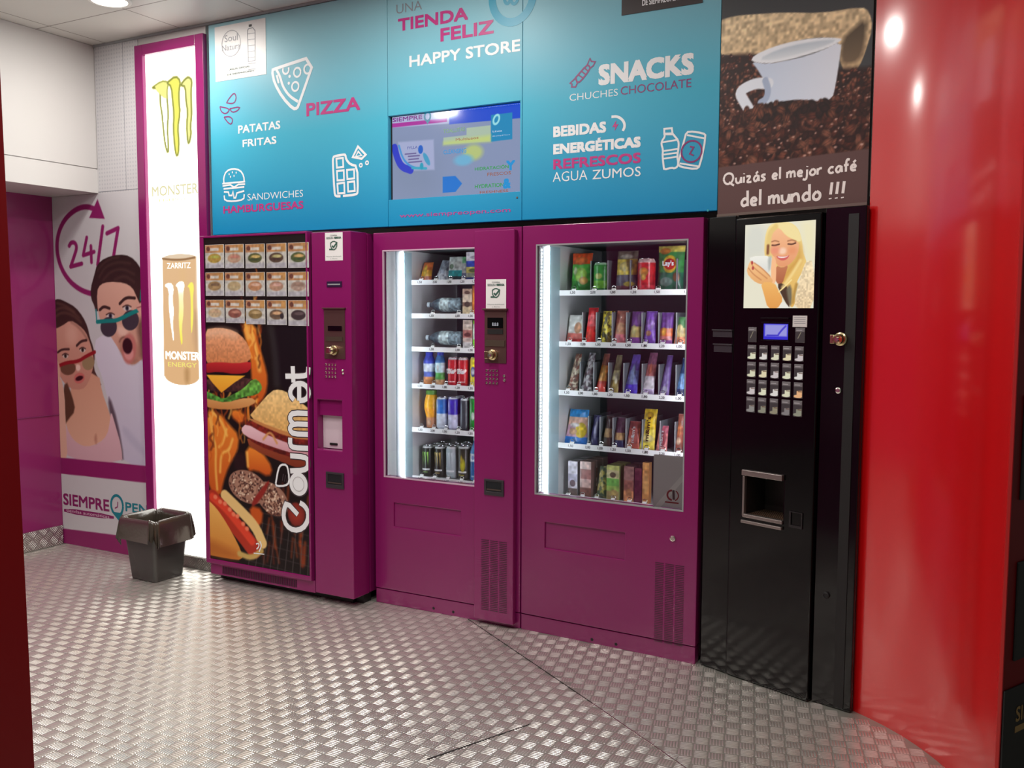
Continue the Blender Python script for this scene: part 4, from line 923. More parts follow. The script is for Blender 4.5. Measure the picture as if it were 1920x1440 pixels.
# ---------------------------------------------------------------- hot food machine
X1, Y1 = -1.015, -.130
M1 = thing('vending_machine', 'magenta hot food vending machine with a flaming burger picture and fifteen menu tiles', 'vending machine', (X1, Y1, 0), 0, 'vending machines along the wall')
b = MB(); b.box(.004, .985, .125, .70, .045, 1.828); b.box(.004, .74, .03, .125, .045, 1.828); b.build('cabinet', M_MAG, M1, bevel=.004)
b = MB(); b.box(.03, .93, .06, .66, 0.0, .045); b.box(.935, .98, .08, .14, 0.0, .045); b.build('foot_plinth', M_BLACKM, M1)
fr = holed(0, .727, .100, 1.838, [(.027, .716, .124, 1.826)], -.015, .03); fr.build('picture_door', M_MAG, M1, bevel=.003)
b = MB(); b.box(.012, .735, .004, .03, .036, .099); gb = b.build('base_panel', M_MAG, M1, bevel=.003)
gq = rect([(0.1161,0.0842),(0.6552,0.0987)]); b = MB()
for k in range(44):
    x = .10+.52*k/44; b.box(x, x+.007, .0015, .004, .048, .086)
b.build('grille', M_MAGD, gb)
P = Pic(.0275, .1245, .7155, 1.8255, .0036, (24, 16, 16), 11)
def BU(q): return q
FL = (236, 138, 48); FL2 = (196, 84, 28); FLY = (250, 196, 96)
P.poly([(0.4848,1.4041),(0.7583,1.4063),(0.7517,1.0001),(0.6037,1.0215),(0.5042,1.1141)], (22, 13, 20)); P.stroke([(0.4779,1.3848),(0.507,1.25),(0.5163,1.0855)], .045, (46, 42, 44), soft=.03, a=.8)
P.poly([(0.2821,1.3927),(0.3809,1.3838),(0.3943,1.2864),(0.435,1.1897),(0.4589,1.1027),(0.4375,1.0136),(0.3709,0.961),(0.3208,0.9683),(0.3473,1.0786),(0.3377,1.2262),(0.3003,1.3239)], FL, FL2, soft=.02)
P.stroke([(0.3479,1.3737),(0.3779,1.2567),(0.4015,1.1495)], .022, FLY, soft=.02, a=.8); P.stroke([(0.3148,1.3733),(0.3293,1.3146)], .03, FLY, soft=.02, a=.7)
P.poly([(0.0152,0.9268),(0.113,0.9169),(0.1803,0.86),(0.2537,0.8042),(0.2378,0.7122),(0.1743,0.636),(0.1301,0.54),(0.1142,0.4664),(0.0301,0.4787),(0.0079,0.6842)], FL, FL2, soft=.02)
P.poly([(0.2098,0.9424),(0.2904,0.9268),(0.3095,0.8879),(0.2619,0.86),(0.1951,0.9013)], FL, FL2, soft=.02)
P.poly([(0.2929,0.7566),(0.4051,0.735),(0.4815,0.6519),(0.4544,0.6),(0.3632,0.6318),(0.3028,0.6166)], FL, FL2, soft=.02)
for q in ([(0.0424,0.8925),(0.0605,0.7911),(0.0868,0.7314),(0.0768,0.6278),(0.0873,0.505)], [(0.166,0.8388),(0.1361,0.7554),(0.1077,0.7329)], [(0.2055,0.7807),(0.1765,0.7177),(0.1208,0.7032),(0.1109,0.5999)], [(0.3053,0.7174),(0.3103,0.6474)], [(0.0641,0.9142),(0.1257,0.877),(0.1649,0.7982)]): P.stroke(q, .014, FLY, soft=.014, a=.85)
P.poly([(0.2102,0.7),(0.2851,0.7158),(0.2966,0.6362),(0.2148,0.614)], (40, 20, 24), soft=.02)
# small flames
fb = [(0.015,0.446),(0.4099,0.9433),(0.2998,0.7672),(0.4813,0.642)]
for k in range(70):
    u = rg.random(); zone = k % 3
    if zone == 0: x, z = rg.uniform(.03, .20), rg.uniform(.62, 1.02)
    elif zone == 1: x, z = rg.uniform(.25, .40), rg.uniform(.72, .95)
    else: x, z = rg.uniform(.26, .42), rg.uniform(1.15, 1.55)
    L_ = rg.uniform(.05, .14); sw = rg.uniform(-.03, .03); cc = [(250,190,96),(232,130,44),(190,80,26),(90,36,20)][rg.integers(4)]
    P.stroke([(x, z), (x+sw, z+L_*.4), (x-sw*.5, z+L_*.7), (x+sw*.6, z+L_)], rg.uniform(.004, .014), cc, soft=.012, a=.75)
for k in range(24):
    x, z = rg.uniform(.40, .70), rg.uniform(.15, .5); P.stroke([(x, z), (x+rg.uniform(-.02, .02), z+rg.uniform(.04, .12))], rg.uniform(.006, .02), [(200,84,34),(150,50,24)][rg.integers(2)], soft=.02, a=.6)
# burger
P.poly([(0.0031,0.9929),(0.1698,0.9756),(0.3324,1.0086),(0.3847,0.9864),(0.2977,0.9491),(0.141,0.9306),(0.0015,0.9415)], (222, 166, 104), (196, 130, 72))
P.poly([(0.0062,1.0954),(0.3613,1.1107),(0.3365,1.0682),(0.2866,1.0413),(0.1711,1.0261),(0.0743,1.0248),(0.0047,1.0442)], (84, 50, 48), (58, 34, 34), noise=.3, ns=.012)
P.poly([(0.0042,1.0288),(0.0808,1.0088),(0.1426,0.9874),(0.2117,1.0149),(0.2868,1.0483),(0.3613,1.1087),(0.4066,1.0859),(0.4189,1.052),(0.3789,1.0207),(0.2857,1.0064),(0.1696,0.9685),(0.0451,0.9826),(0.0029,0.9878)], (112, 172, 72), (70, 130, 52), noise=.4, ns=.014)
P.poly([(0.0264,1.1114),(0.3018,1.1164),(0.227,1.0787),(0.1325,1.0213),(0.0728,1.0674)], (248, 186, 62), (236, 158, 44), smooth=0)
P.poly([(0.0089,1.1821),(0.3437,1.2018),(0.3422,1.1396),(0.2416,1.1202),(0.1191,1.1319),(0.0069,1.1178)], (206, 52, 52), (150, 26, 34))
P.poly([(0.014,1.3498),(0.1256,1.3632),(0.2341,1.3477),(0.3065,1.3043),(0.3421,1.246),(0.3435,1.1919),(0.2431,1.178),(0.1205,1.1824),(0.0086,1.1719)], (232, 168, 128), (206, 130, 82), noise=.10, ns=.01)
P.stroke([(0.0554,1.3301),(0.1525,1.3436),(0.2335,1.3249)], .04, (244, 200, 168), soft=.04, a=.6)
# sandwich
P.poly([(0.3008,0.8074),(0.5983,0.7399),(0.7468,0.7033),(0.7459,0.6455),(0.5592,0.683),(0.3259,0.741)], (150, 74, 46), (120, 46, 30))
P.poly([(0.3192,0.9035),(0.6001,0.8325),(0.7486,0.809),(0.7468,0.7033),(0.5852,0.7174),(0.3663,0.762),(0.2809,0.816)], (128, 40, 30), (92, 24, 22), noise=.3, ns=.012)
P.poly([(0.264,0.839),(0.305,0.8697),(0.4203,0.8254),(0.5866,0.7858),(0.7476,0.7514),(0.7471,0.7206),(0.5731,0.7438),(0.4061,0.7748),(0.2874,0.8064)], (236, 198, 206), (206, 150, 160))
P.stroke([(0.4196,0.7956),(0.4662,0.8432),(0.51,0.7823)], .012, (210, 150, 90), soft=.01)
P.poly([(0.3192,0.9035),(0.3707,0.9511),(0.4771,1.0468),(0.5349,1.0571),(0.599,1.0387),(0.7509,0.9524),(0.749,0.8377),(0.6252,0.8313),(0.473,0.8584)], (240, 204, 140), (222, 172, 100), noise=.10, ns=.012)
P.poly([(0.3192,0.9035),(0.4731,0.8633),(0.6252,0.8342),(0.749,0.8377),(0.7486,0.8138),(0.5997,0.813),(0.3189,0.8885)], (196, 130, 76), soft=.006)
# grill and meat
for k in range(9): P.stroke([(.30+k*.05, .125), (.36+k*.045, .36)], .006, (96, 90, 90), smooth=0, a=.55)
for k in range(6): P.stroke([(.28, .15+k*.055), (.72, .12+k*.052)], .005, (76, 68, 70), smooth=0, a=.5)
P.poly([(0.312,0.4457),(0.4114,0.431),(0.3961,0.3388),(0.3298,0.3463)], FL2, soft=.02)
for c_, rx, rz, ro in (([(0.3049,0.538)][0], .135, .085, -10), ([(0.4716,0.4922)][0], .115, .078, -25)):
    P.ell(c_, rx, rz, (190, 150, 126), (150, 108, 92), rot=ro)
    for k in range(160):
        a_ = rg.uniform(0, 2*math.pi); q = rg.random()**.5*.93; x = c_[0]+rx*q*math.cos(a_)*math.cos(R(ro))-rz*q*math.sin(a_)*math.sin(R(ro)); z = c_[1]+rx*q*math.cos(a_)*math.sin(R(ro))+rz*q*math.sin(a_)*math.cos(R(ro))
        P.ell((x, z), rg.uniform(.004, .010), rg.uniform(.003, .006), [(98,60,50),(222,196,172),(70,40,38)][rg.integers(3)], rot=rg.uniform(0,180), soft=.004)
P.poly([(0.3257,0.4572),(0.4276,0.5676),(0.4607,0.5906),(0.4265,0.5176),(0.3452,0.434)], (142, 40, 34), soft=.01); P.ell([(0.6303,0.4298)][0], .055, .06, (176, 60, 42), (120, 40, 34), soft=.01)
# hot dog
P.stroke([(0.1423,0.4774),(0.2503,0.4087),(0.3562,0.3341),(0.4008,0.2535)], .06, (232, 196, 128), soft=.008)
P.stroke([(0.0505,0.4496),(0.1533,0.3725),(0.2608,0.2873),(0.34,0.2154)], .10, (176, 52, 34), soft=.008)
P.stroke([(0.0508,0.46),(0.1405,0.4124),(0.2348,0.3354),(0.3276,0.2546)], .045, (222, 70, 46), soft=.012)
for q in [(0.072,0.4621),(0.1064,0.4398),(0.1411,0.433),(0.1749,0.4057),(0.2018,0.383),(0.229,0.3757),(0.2689,0.3393),(0.2954,0.3169)]: P.ell(q, .014, .012, (240, 130, 96), soft=.008)
P.poly([(-0.0133,0.4536),(0.0497,0.4236),(0.1115,0.3731),(0.1922,0.2791),(0.2517,0.1939),(0.2599,0.1436),(0.1469,0.1389),(-0.0228,0.1427)], (240, 186, 100), (206, 128, 52))
P.poly([(-0.0201,0.2327),(0.0931,0.2152),(0.2376,0.1767),(0.216,0.1377),(-0.0228,0.1427)], (176, 96, 40), soft=.05, a=.7)
P.stroke([(0.2376,0.1767),(0.3253,0.1626),(0.3932,0.2121)], .03, (200, 168, 96), soft=.012)
P.build('printed_picture', M_PRINT, M1, -.0105)
b = MB(); b.box(.0275, .7155, -.0095, .03, .1245, 1.8255); b.build('picture_backing', M_BLACKM, M1)
# lettering on the picture: white strokes over grey ones
let = [[(0.5742,1.1245),(0.6865,1.1286),(0.7198,1.1375),(0.7241,1.1746)], [(0.6229,1.1762),(0.6264,1.0947)],
 [(0.662,1.0051),(0.7029,1.0119),(0.7242,1.0368),(0.7222,1.0653),(0.6981,1.0881),(0.6636,1.0934),(0.6274,1.0823),(0.6043,1.0553),(0.6063,1.0265),(0.6285,1.0083)], [(0.662,1.0051),(0.6635,1.0867)],
 [(0.7246,0.8409),(0.6215,0.8368),(0.6004,0.8519),(0.6008,0.8714),(0.6225,0.8873),(0.7254,0.8907)], [(0.6225,0.8873),(0.6014,0.9034),(0.6019,0.9267),(0.6235,0.9424),(0.7263,0.9453)],
 [(0.7234,0.7707),(0.6202,0.7669),(0.599,0.7789),(0.5998,0.8159)], [(0.5965,0.647),(0.6844,0.6575),(0.7132,0.6764),(0.7138,0.7122),(0.6918,0.7258),(0.598,0.7243)],
 [(0.6429,0.4292),(0.5705,0.4845),(0.5519,0.446),(0.5473,0.4059),(0.5656,0.3634),(0.6161,0.3445),(0.673,0.361),(0.7073,0.4041),(0.7118,0.4484),(0.6875,0.4799),(0.6565,0.4914)]]
b = MB()
for q in let:
    b.stroke(smoothline(q, 1), .036, -.0112, 1); b.stroke(smoothline(q, 1), .026, -.0117, 0)
c = [(0.6495,0.5853)][0]
b.disc(c, .066, .066, -.0112, 1, 40); b.disc(c, .059, .059, -.0117, 0, 40); b.stroke(arcpts(c, .036, .036, 0, 360, 32), .004, -.0121, 2)
q = smoothline([(0.4993,0.5743),(0.5176,0.65),(0.536,0.6742),(0.5743,0.6774),(0.5863,0.6412),(0.5903,0.5877),(0.5633,0.5684),(0.5054,0.561),(0.4993,0.5743)], 1)
b.stroke(q, .016, -.0112, 1); b.stroke(q, .010, -.0117, 0)
for k in range(3):
    qq = [(0.5517,0.6284),(0.5446,0.5933)]; b.stroke([(p[0]+k*.014, p[1]-.004*k) for p in qq], .006, -.0117, 1)
b.stroke(smoothline([(0.3567,0.243),(0.3755,0.2504),(0.3778,0.2324),(0.3601,0.216)]), .007, -.0112, 0); b.stroke(smoothline([(0.3838,0.2615),(0.3965,0.2409),(0.3771,0.205)]), .007, -.0112, 0); b.stroke([(0.3395,0.193),(0.4127,0.1964)], .005, -.0112, 0)
b.build('lettering', [M_INKW, mat('letter_outline', (62, 52, 56), rough=.4), mat('plate_ring', (190, 190, 192), rough=.4)], M1)
# menu tiles
cols5 = [(395,540),(442,565),(590,820),(845,1090),(1115,1360)]
tl = [[(0.0409,1.6696),(0.1712,1.7902)], [(0.1816,1.6671),(0.3092,1.788)], [(0.3228,1.6645),(0.451,1.7857)], [(0.4645,1.6631),(0.5931,1.7845)], [(0.6059,1.6613),(0.7352,1.784)],
      [(0.039,1.5268),(0.1672,1.6477)], [(0.1777,1.5253),(0.3056,1.6462)], [(0.3205,1.5239),(0.4478,1.6439)], [(0.4625,1.5225),(0.5903,1.6423)], [(0.6032,1.5211),(0.7328,1.6412)],
      [(0.0372,1.3891),(0.1668,1.506)], [(0.1785,1.3862),(0.3066,1.5057)], [(0.3192,1.3822),(0.4469,1.5046)], [(0.4616,1.3795),(0.5886,1.503)], [(0.602,1.3769),(0.7304,1.5027)]]
foods = [((176,168,60),(206,160,70)),((190,110,90),(214,170,140)),((222,178,92),(70,80,40)),((196,178,110),(80,50,40)),((214,160,90),(70,90,44)),
         ((110,76,46),(190,150,100)),((196,160,110),(214,186,140)),((226,168,140),(206,140,96)),((224,160,140),(200,150,120)),((150,110,90),(206,170,150)),
         ((206,160,120),(224,190,150)),((180,110,86),(150,84,70)),((196,156,100),(150,120,70)),((222,160,110),(110,86,66)),((86,62,62),(60,44,46))]
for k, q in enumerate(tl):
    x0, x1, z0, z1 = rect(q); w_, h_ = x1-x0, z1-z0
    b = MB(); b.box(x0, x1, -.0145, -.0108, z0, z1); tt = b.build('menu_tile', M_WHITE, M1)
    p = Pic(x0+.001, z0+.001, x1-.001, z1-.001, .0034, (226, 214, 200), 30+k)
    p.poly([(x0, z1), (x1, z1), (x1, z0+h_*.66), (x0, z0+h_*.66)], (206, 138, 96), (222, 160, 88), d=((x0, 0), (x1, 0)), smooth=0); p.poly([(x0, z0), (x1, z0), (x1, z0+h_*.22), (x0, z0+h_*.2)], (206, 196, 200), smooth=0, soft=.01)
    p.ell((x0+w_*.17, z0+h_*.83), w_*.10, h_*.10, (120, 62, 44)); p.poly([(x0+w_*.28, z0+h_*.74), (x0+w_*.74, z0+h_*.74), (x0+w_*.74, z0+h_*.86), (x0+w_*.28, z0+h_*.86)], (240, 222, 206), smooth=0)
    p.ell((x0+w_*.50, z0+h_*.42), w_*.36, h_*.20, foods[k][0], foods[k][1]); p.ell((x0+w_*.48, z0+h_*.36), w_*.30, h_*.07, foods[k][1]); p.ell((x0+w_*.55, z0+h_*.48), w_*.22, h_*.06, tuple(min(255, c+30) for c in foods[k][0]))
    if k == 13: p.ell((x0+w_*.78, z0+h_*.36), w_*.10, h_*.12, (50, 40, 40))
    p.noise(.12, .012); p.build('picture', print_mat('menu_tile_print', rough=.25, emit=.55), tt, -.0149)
# control column
hq = rect([(0.7841,0.7708),(0.9559,1.0174)])
hole = (.772, .925, hq[2], hq[3])
cb = holed(.748, .988, .045, 1.830, [hole], -.008, .12); cb.build('control_column', M_MAG, M1, bevel=.004)
b = MB(); b.box(.728, .748, .012, .03, .05, 1.826); b.build('groove', M_MAGD, M1)
b = MB(); b.box(hole[0], hole[1], .095, .10, hole[2], hole[3]); b.box(hole[0], hole[1], .012, .035, hole[3]-.078, hole[3]); ob = b.build('pickup_tray', M_MAG, M1)
b = MB(); b.box(hole[0]+.001, hole[1]-.002, .036, .042, hole[2]+.003, hole[3]-.002); b.build('back_panel', mat('lilac_plate', (214, 196, 206), rough=.4), ob)
b = MB(); b.box(hole[0]+.045, hole[0]+.09, .030, .036, hole[2]+.02, hole[2]+.03); b.build('catch', M_BLACKM, ob)
sticker(M1, rect([(0.8349,1.6918),(0.9417,1.8252)]), -.008)
r_ = rect([(0.8439,1.5652),(0.9349,1.5926)]); b = MB(); b.box(r_[0], r_[1], -.012, -.008, r_[2], r_[3]); k = b.build('card_slot', mat('indigo_plastic', (44, 22, 58), rough=.3), M1, bevel=.001); b = MB(); zc = (r_[2]+r_[3])/2; b.box(r_[0]+.008, r_[1]-.008, -.0135, -.012, zc-.004, zc+.002); b.build('slot', M_GREY, k)
r_ = rect([(0.8248,1.2195),(0.9515,1.4664)]); b = MB(); b.box(r_[0], r_[1], -.012, -.008, r_[2], r_[3]); b.box(r_[0]-.004, r_[1]+.006, -.022, -.008, r_[3]-.006, r_[3]); cp = b.build('coin_panel', mat('bronze_plate', (112, 84, 80), rough=.35, metal=.7), M1, bevel=.001)
for q, n_, m_ in (([(0.8502,1.3548),(0.9337,1.3789)], 'display', M_BLACK), ([(0.8386,1.3045),(0.9376,1.3269)], 'note_slot', mat('olive_plate', (96, 84, 72), rough=.4, metal=.6))):
    r_ = rect(q); b = MB(); b.box(r_[0], r_[1], -.0145, -.012, r_[2], r_[3]); b.build(n_, m_, cp)
coin_knob(M1, [(0.8899,1.2616)][0], -.012)
keypad(M1, rect([(0.8321,1.1324),(0.889,1.1908)]), -.008)
for q in [(0.9363,1.1655),(0.9377,1.1497)]: lock(M1, q, -.008, .005)
coin_cup(M1, rect([(0.8261,0.5852),(0.9363,0.6646)]), -.008)

# ---------------------------------------------------------------- glass fronted machines
def cabinet(t, w, h, win, dsh, liner_dark=True):
    b = MB(); D = .72
    b.box(0, .03, .055, D, .02, h); b.box(w-.03, w, .055, D, .02, h); b.box(.03, w-.03, .055, D, h-.03, h); b.box(.03, w-.03, D-.03, D, .02, h); b.box(.03, w-.03, .055, D-.03, .02, win[2]-.16)
    b.build('cabinet', M_MAGD, t)
    x0, x1, z0, z1 = win
    b = MB(); b.box(.031, x0-.001, .052, D-.032, z0-.15, z1+.03); b.build('liner_wall', M_LGREY, t)
    b = MB(); b.box(x0, w-.031, D-.045, D-.032, z0-.15, z1+.03); b.box(x0, w-.031, .056, D-.046, z1+.012, z1+.03); b.box(w-.042, w-.031, .056, D-.046, z0-.15, z1+.011); b.build('liner_back', M_DGREY, t)
    b = MB(); b.box(x0-.01, x1+.01, .012, .017, z0-.01, z1+.01); b.build('window_pane', M_GLASS, t)
def seal(t, win):
    x0, x1, z0, z1 = win
    b = holed(x0-.004, x1+.004, z0-.004, z1+.004, [(x0+.002, x1-.002, z0+.002, z1-.002)], -.0008, .01); b.build('window_seal', M_GREY, t)
def shelf(t, x0, x1, d, zs, n_cols, edges, tags, prices, depth=.36, dividers=0.0):
    """a tray with its price strip; edges are the column limits"""
    b = MB(); b.box(x0, x1, d, d+depth, zs-.006, zs); s = b.build('shelf', M_GREY, t)
    b = MB(); b.box(x0-.004, x1, d-.006, d, zs-.013, zs+.010); b.box(x0-.004, x1, d-.0062, d-.0058, zs-.0145, zs-.013); st = b.build('price_strip', M_WHITE, s, bevel=.001)
    b = MB()
    for x, pr in zip(tags, prices):
        b.text(pr, [(x-.013, zs-.008), (x+.013, zs+.005)], d-.0066, 0, .02)
    b.build('price_label', M_INKB, s)
    for k in range(len(edges)-1):
        a, c = edges[k], edges[k+1]; xc = (a+c)/2; rr = min(.013, (c-a)*.2)
        pts = [(xc+rr*math.cos(u), d+.004+.020*u/(2*math.pi), zs+rr+.003+rr*math.sin(u)*.9) for u in np.linspace(-math.pi/2-.4, 1.2*math.pi, 22)]
        b = MB(); b.tube(pts, .0016, 5); b.build('spiral', M_CHROME, s, smooth=True)
        b = MB(); b.box(xc-.010, xc+.010, d+.001, d+.012, zs, zs+.017); b.build('clip', M_WHITE, s, bevel=.002)
        if dividers and k:
            b = MB(); b.box(a-.0012, a+.0012, d+.062, d+depth*.85, zs, zs+dividers, 0); b.box(a-.0025, a+.0025, d+.058, d+.062, zs, zs+dividers, 1); b.build('divider', [mat('divider_grey', (104, 110, 114), rough=.45), M_GREY], s)
    return s
def kick(t, w, q_dots):
    b = MB(); b.box(.002, w-.002, .004, .05, 0, .072); k = b.build('kick_plate', M_MAG, t, bevel=.002)
    for c in q_dots:
        b = MB(); b.lathe([(.0001, .0012), (.006, .001), (.007, 0)], 14, 0, (0, 0, 0), 'y'); b.build('hole', M_BLACKM, k, (c[0], .004, c[1]))

# narrow machine with drinks
W2, H2 = .8185, 1.828
M2 = thing('vending_machine', 'magenta vending machine with a narrow lit window of drinks and a white notice beside it', 'vending machine', (0, 0, 0), 0, 'vending machines along the wall')
win2 = (.062, .640, .641, 1.740)
fl = rect([(0.1147,0.3231),(0.4991,0.4504)]); flr = (fl[0], fl[1], .395, .515)
holed(.002, W2-.001, .076, H2, [win2, flr], 0.0, .05).build('door', M_MAG, M2, bevel=.003)
b = MB(); b.box(flr[0]-.004, flr[1]+.004, .008, .04, flr[2]-.004, flr[3]+.004); b.build('delivery_flap', M_MAG, M2, bevel=.002)
cabinet(M2, W2, H2, win2, .24); kick(M2, W2, [(0.3437,0.0203),(0.4555,0.0202)]); 
b = holed(.057, .600, .637, 1.744, [(.0635, .5985, .643, 1.738)], -.001, .008); b.build('window_seal', mat('pale_seal', (200, 170, 190), rough=.4), M2)
b = MB(); b.box(.590, .797, -.030, -.0005, .022, 1.815); b.build('control_column', M_MAG, M2, bevel=.004)
b = MB(); b.box(.0635, .066, .020, .05, .643, 1.738); b.build('door_reveal', M_WHITE, M2)
b = MB(); b.lathe([(.0001, 0), (.0038, 0), (.0038, 1.14), (.0001, 1.14)], 12, 0, (.0690, .156, .602)); b.build('led_tube', M_LED, M2)
b = MB(); b.lathe([(.0001, 0), (.008, 0), (.008, 1.14), (.0001, 1.14)], 12, 0, (.735, .072, .602)); b.build('led_tube', M_LED_ADDED, M2)  # added tube hidden by the column, brightens the liner and drinks
b = MB(); b.box(.0625, .0640, .165, .238, .60, 1.745); b.box(.0625, .0660, .10, .104, .60, 1.745); b.build('liner_trim', mat('aqua_liner', (178, 204, 212), rough=.35), M2)
D2 = .24
e2 = [.075, .165, .245, .320, .395, .470, .545]
sh2 = [1.598, 1.430, 1.262, 1.074, .850, .600]
prs = ['1,50', '2,00', '1,00', '1,20', '1,50', '1,80', '2,20', '1,00']
ed2 = [[.07,.16,.25,.33,.40,.47,.55], [.07,.30,.375,.45,.55], [.07,.30,.375,.45,.55], [.075,.155,.225,.30,.375,.45,.55], [.075,.155,.225,.30,.375,.45,.55], [.075,.155,.235,.315,.395,.47,.55]]
for zs, ed in zip(sh2, ed2): shelf(M2, .068, .745, D2, zs, len(ed)-1, ed, [(a+c)/2 for a, c in zip(ed, ed[1:])], prs)
sticker(M2, rect([(0.6526,1.4634),(0.7561,1.5956)]), -.030)
r_ = rect([(0.6474,1.2195),(0.759,1.4608)]); b = MB(); b.box(r_[0], r_[1], -.034, -.030, r_[2], r_[3]); b.box(r_[0]-.006, r_[1]+.008, -.046, -.030, r_[3]-.004, r_[3]+.004); cp = b.build('coin_panel', mat('bronze_plate', (112, 84, 80)), M2, bevel=.001)
for q, n_, m_ in (([(0.6639,1.3771),(0.7427,1.4236)], 'display', M_BLACK), ([(0.664,1.3499),(0.7429,1.3719)], 'reader', M_BLACKM), ([(0.652,1.2944),(0.7525,1.3223)], 'note_slot', mat('olive_plate', (96, 84, 72)))):
    r_ = rect(q); b = MB(); b.box(r_[0], r_[1], -.037, -.034, r_[2], r_[3]); dd = b.build(n_, m_, cp)
    if n_ == 'display':
        b = MB(); b.text('8.8.8', [(r_[0]+.025, r_[2]+.010), (r_[1]-.022, r_[3]-.022)], -.0376, 0, .0); b.build('digits', em('display_digits', (190, 190, 200)), dd)
coin_knob(M2, [(0.693,1.2566)][0], -.034)
keypad(M2, rect([(0.6569,1.1286),(0.711,1.1843)]), -.030)
for q in [(0.7487,1.1628),(0.7499,1.1444)]: lock(M2, q, -.030, .006)
coin_cup(M2, rect([(0.6467,0.6133),(0.7495,0.6876)]), -.030)
vent(M2, rect([(0.6265,0.0698),(0.7693,0.4053)]), 40, -.0306)

# wide machine with snacks
W3, H3 = .833, 1.829
M3 = thing('vending_machine', 'magenta vending machine with a wide lit window of snack bags', 'vending machine', (.8195, 0, 0), A3, 'vending machines along the wall')
win3 = (.075, .767, .637, 1.742)
fl = rect([(0.124,0.3212),(0.5125,0.4443)]); flr = (fl[0], fl[1], .395, .513)
holed(.003, W3, .076, H3, [win3, flr], 0.0, .05).build('door', M_MAG, M3, bevel=.003)
b = MB(); b.box(flr[0]-.004, flr[1]+.004, .008, .04, flr[2]-.004, flr[3]+.004); b.build('delivery_flap', M_MAG, M3, bevel=.002)
cabinet(M3, W3, H3, win3, .22); seal(M3, win3); kick(M3, W3, [(0.3612,0.0176),(0.4761,0.0182)])
b = MB(); b.box(.0765, .080, .018, .05, .64, 1.739); dr = b.build('door_reveal', M_LGREY, M3)
b = MB()
for k in range(72):
    z = .645+1.09*k/72; b.box(.0800, .0812, .030, .040, z, z+.008)
b.build('led_dots', M_LEDS, dr)
b = MB(); b.lathe([(.0001, 0), (.0038, 0), (.0038, 1.14), (.0001, 1.14)], 12, 0, (.0815, .099, .602)); b.build('led_tube', M_LED, M3)
b = MB(); b.lathe([(.0001, 0), (.007, 0), (.007, 1.14), (.0001, 1.14)], 12, 0, (.781, .064, .602)); b.build('led_tube', M_LED_ADDED, M3)  # added tube hidden by the door edge, brightens the snacks
b = MB(); b.box(.0755, .0770, .110, .218, .60, 1.745); b.build('liner_trim', mat('aqua_liner', (178, 204, 212)), M3)
D3 = .22
sh3 = [1.540, 1.305, 1.080, .833, .590]
ed3 = [[.085,.205,.290,.400,.490,.620,.765], [.085,.165,.235,.315,.385,.460,.540,.622,.700,.765], [.085,.155,.225,.300,.375,.465,.545,.625,.700,.765], [.085,.200,.260,.325,.390,.470,.555,.625,.700,.765], [.085,.165,.235,.310,.400,.470,.545]]
dv3 = [.145, .145, .14, .135, 0]
for zs, ed, dv in zip(sh3, ed3, dv3): shelf(M3, .080, .763, D3, zs, len(ed)-1, ed, [(a+c)/2 for a, c in zip(ed, ed[1:])], prs+['1,30'], dividers=dv)
lock(M3, [(0.7279,0.5175)][0], 0.0, .012)
vent(M3, rect([(0.6483,0.0654),(0.783,0.409)]), 46, -.0006)
r_ = rect([(0.63,0.6319),(0.7602,0.8589)]); b = MB(); b.box(r_[0], win3[1]-.003, .019, .0205, win3[2]+.002, r_[3]); k = b.build('notice_card', mat('grey_card', (205, 202, 205), rough=.4), M3)
b = MB(); c = [(0.7133,0.6935)][0]; b.stroke(arcpts(c, .020, .020, 90, 270, 14), .008, .0185, 0); b.stroke([(c[0]+.006, c[1]+.022), (c[0]+.008, c[1]-.018)], .010, .0185, 1); b.stroke(arcpts((c[0]+.006, c[1]), .022, .022, -70, 60, 12), .005, .0185, 0); b.box(c[0]-.030, c[0]+.030, .0183, .0187, c[1]-.034, c[1]-.028, 0)
b.flat([(0.6339,0.6361),(0.6635,0.6376),(0.7602,0.7576),(0.7596,0.7871)], .0187, 2)
b.build('emblem', [mat('emblem_red', (150, 50, 50), rough=.5), mat('emblem_dark', (70, 60, 60), rough=.5), mat('card_band', (226, 224, 224), rough=.5)], k)

# ---------------------------------------------------------------- coffee machine
MC = thing('coffee_machine', 'tall black coffee vending machine with a glowing picture of a smiling blonde woman', 'coffee machine', (1.668, -.024, 0), AC, 'vending machines along the wall')
b = MB(); b.box(.004, .560, .16, .62, .015, 1.822); b.build('cabinet', M_BLACKM, MC)
nq = rect([(0.1998,0.6591),(0.3694,0.8272)]); nh = (nq[0], nq[1], nq[2], nq[3])
b = MB(); b.box(.002, .129, .002, .045, .004, 1.826); b.build('side_panel', M_BLACK, MC, bevel=.003)
dor = holed(.131, .492, .004, 1.812, [nh], -.004, .15).build('door', M_BLACK, MC, bevel=.005)
b = MB(); b.add([(0,0,.004),(.1505,0,.004),(.1505,0,1.826),(0,0,1.826),(0,.02,.004),(.1505,.02,.004),(.1505,.02,1.826),(0,.02,1.826)], [(0,1,2,3),(5,4,7,6),(1,5,6,2),(4,0,3,7),(3,2,6,7),(4,5,1,0)])
rp = b.build('lock_panel', M_BLACK, MC, (.496, .016, 0), R(4), bevel=.003)
b = MB(); b.box(.494, .62, .022, .045, .01, 1.80); b.build('lock_backing', M_BLACKM, MC)
for q in ([(0.0335,1.3541),(0.1306,1.384)], [(0.0393,1.2947),(0.1321,1.3278)]):
    r_ = rect(q); b = MB(); b.box(max(.008, r_[0]), min(.124, r_[1]), -.001, .002, r_[2], r_[3]); b.box(max(.006, r_[0]-.002), min(.126, r_[1]+.002), -.006, .002, r_[3]-.005, r_[3]); b.build('slot_plate', mat('slot_plate', (52, 48, 54), rough=.35), MC, bevel=.001)
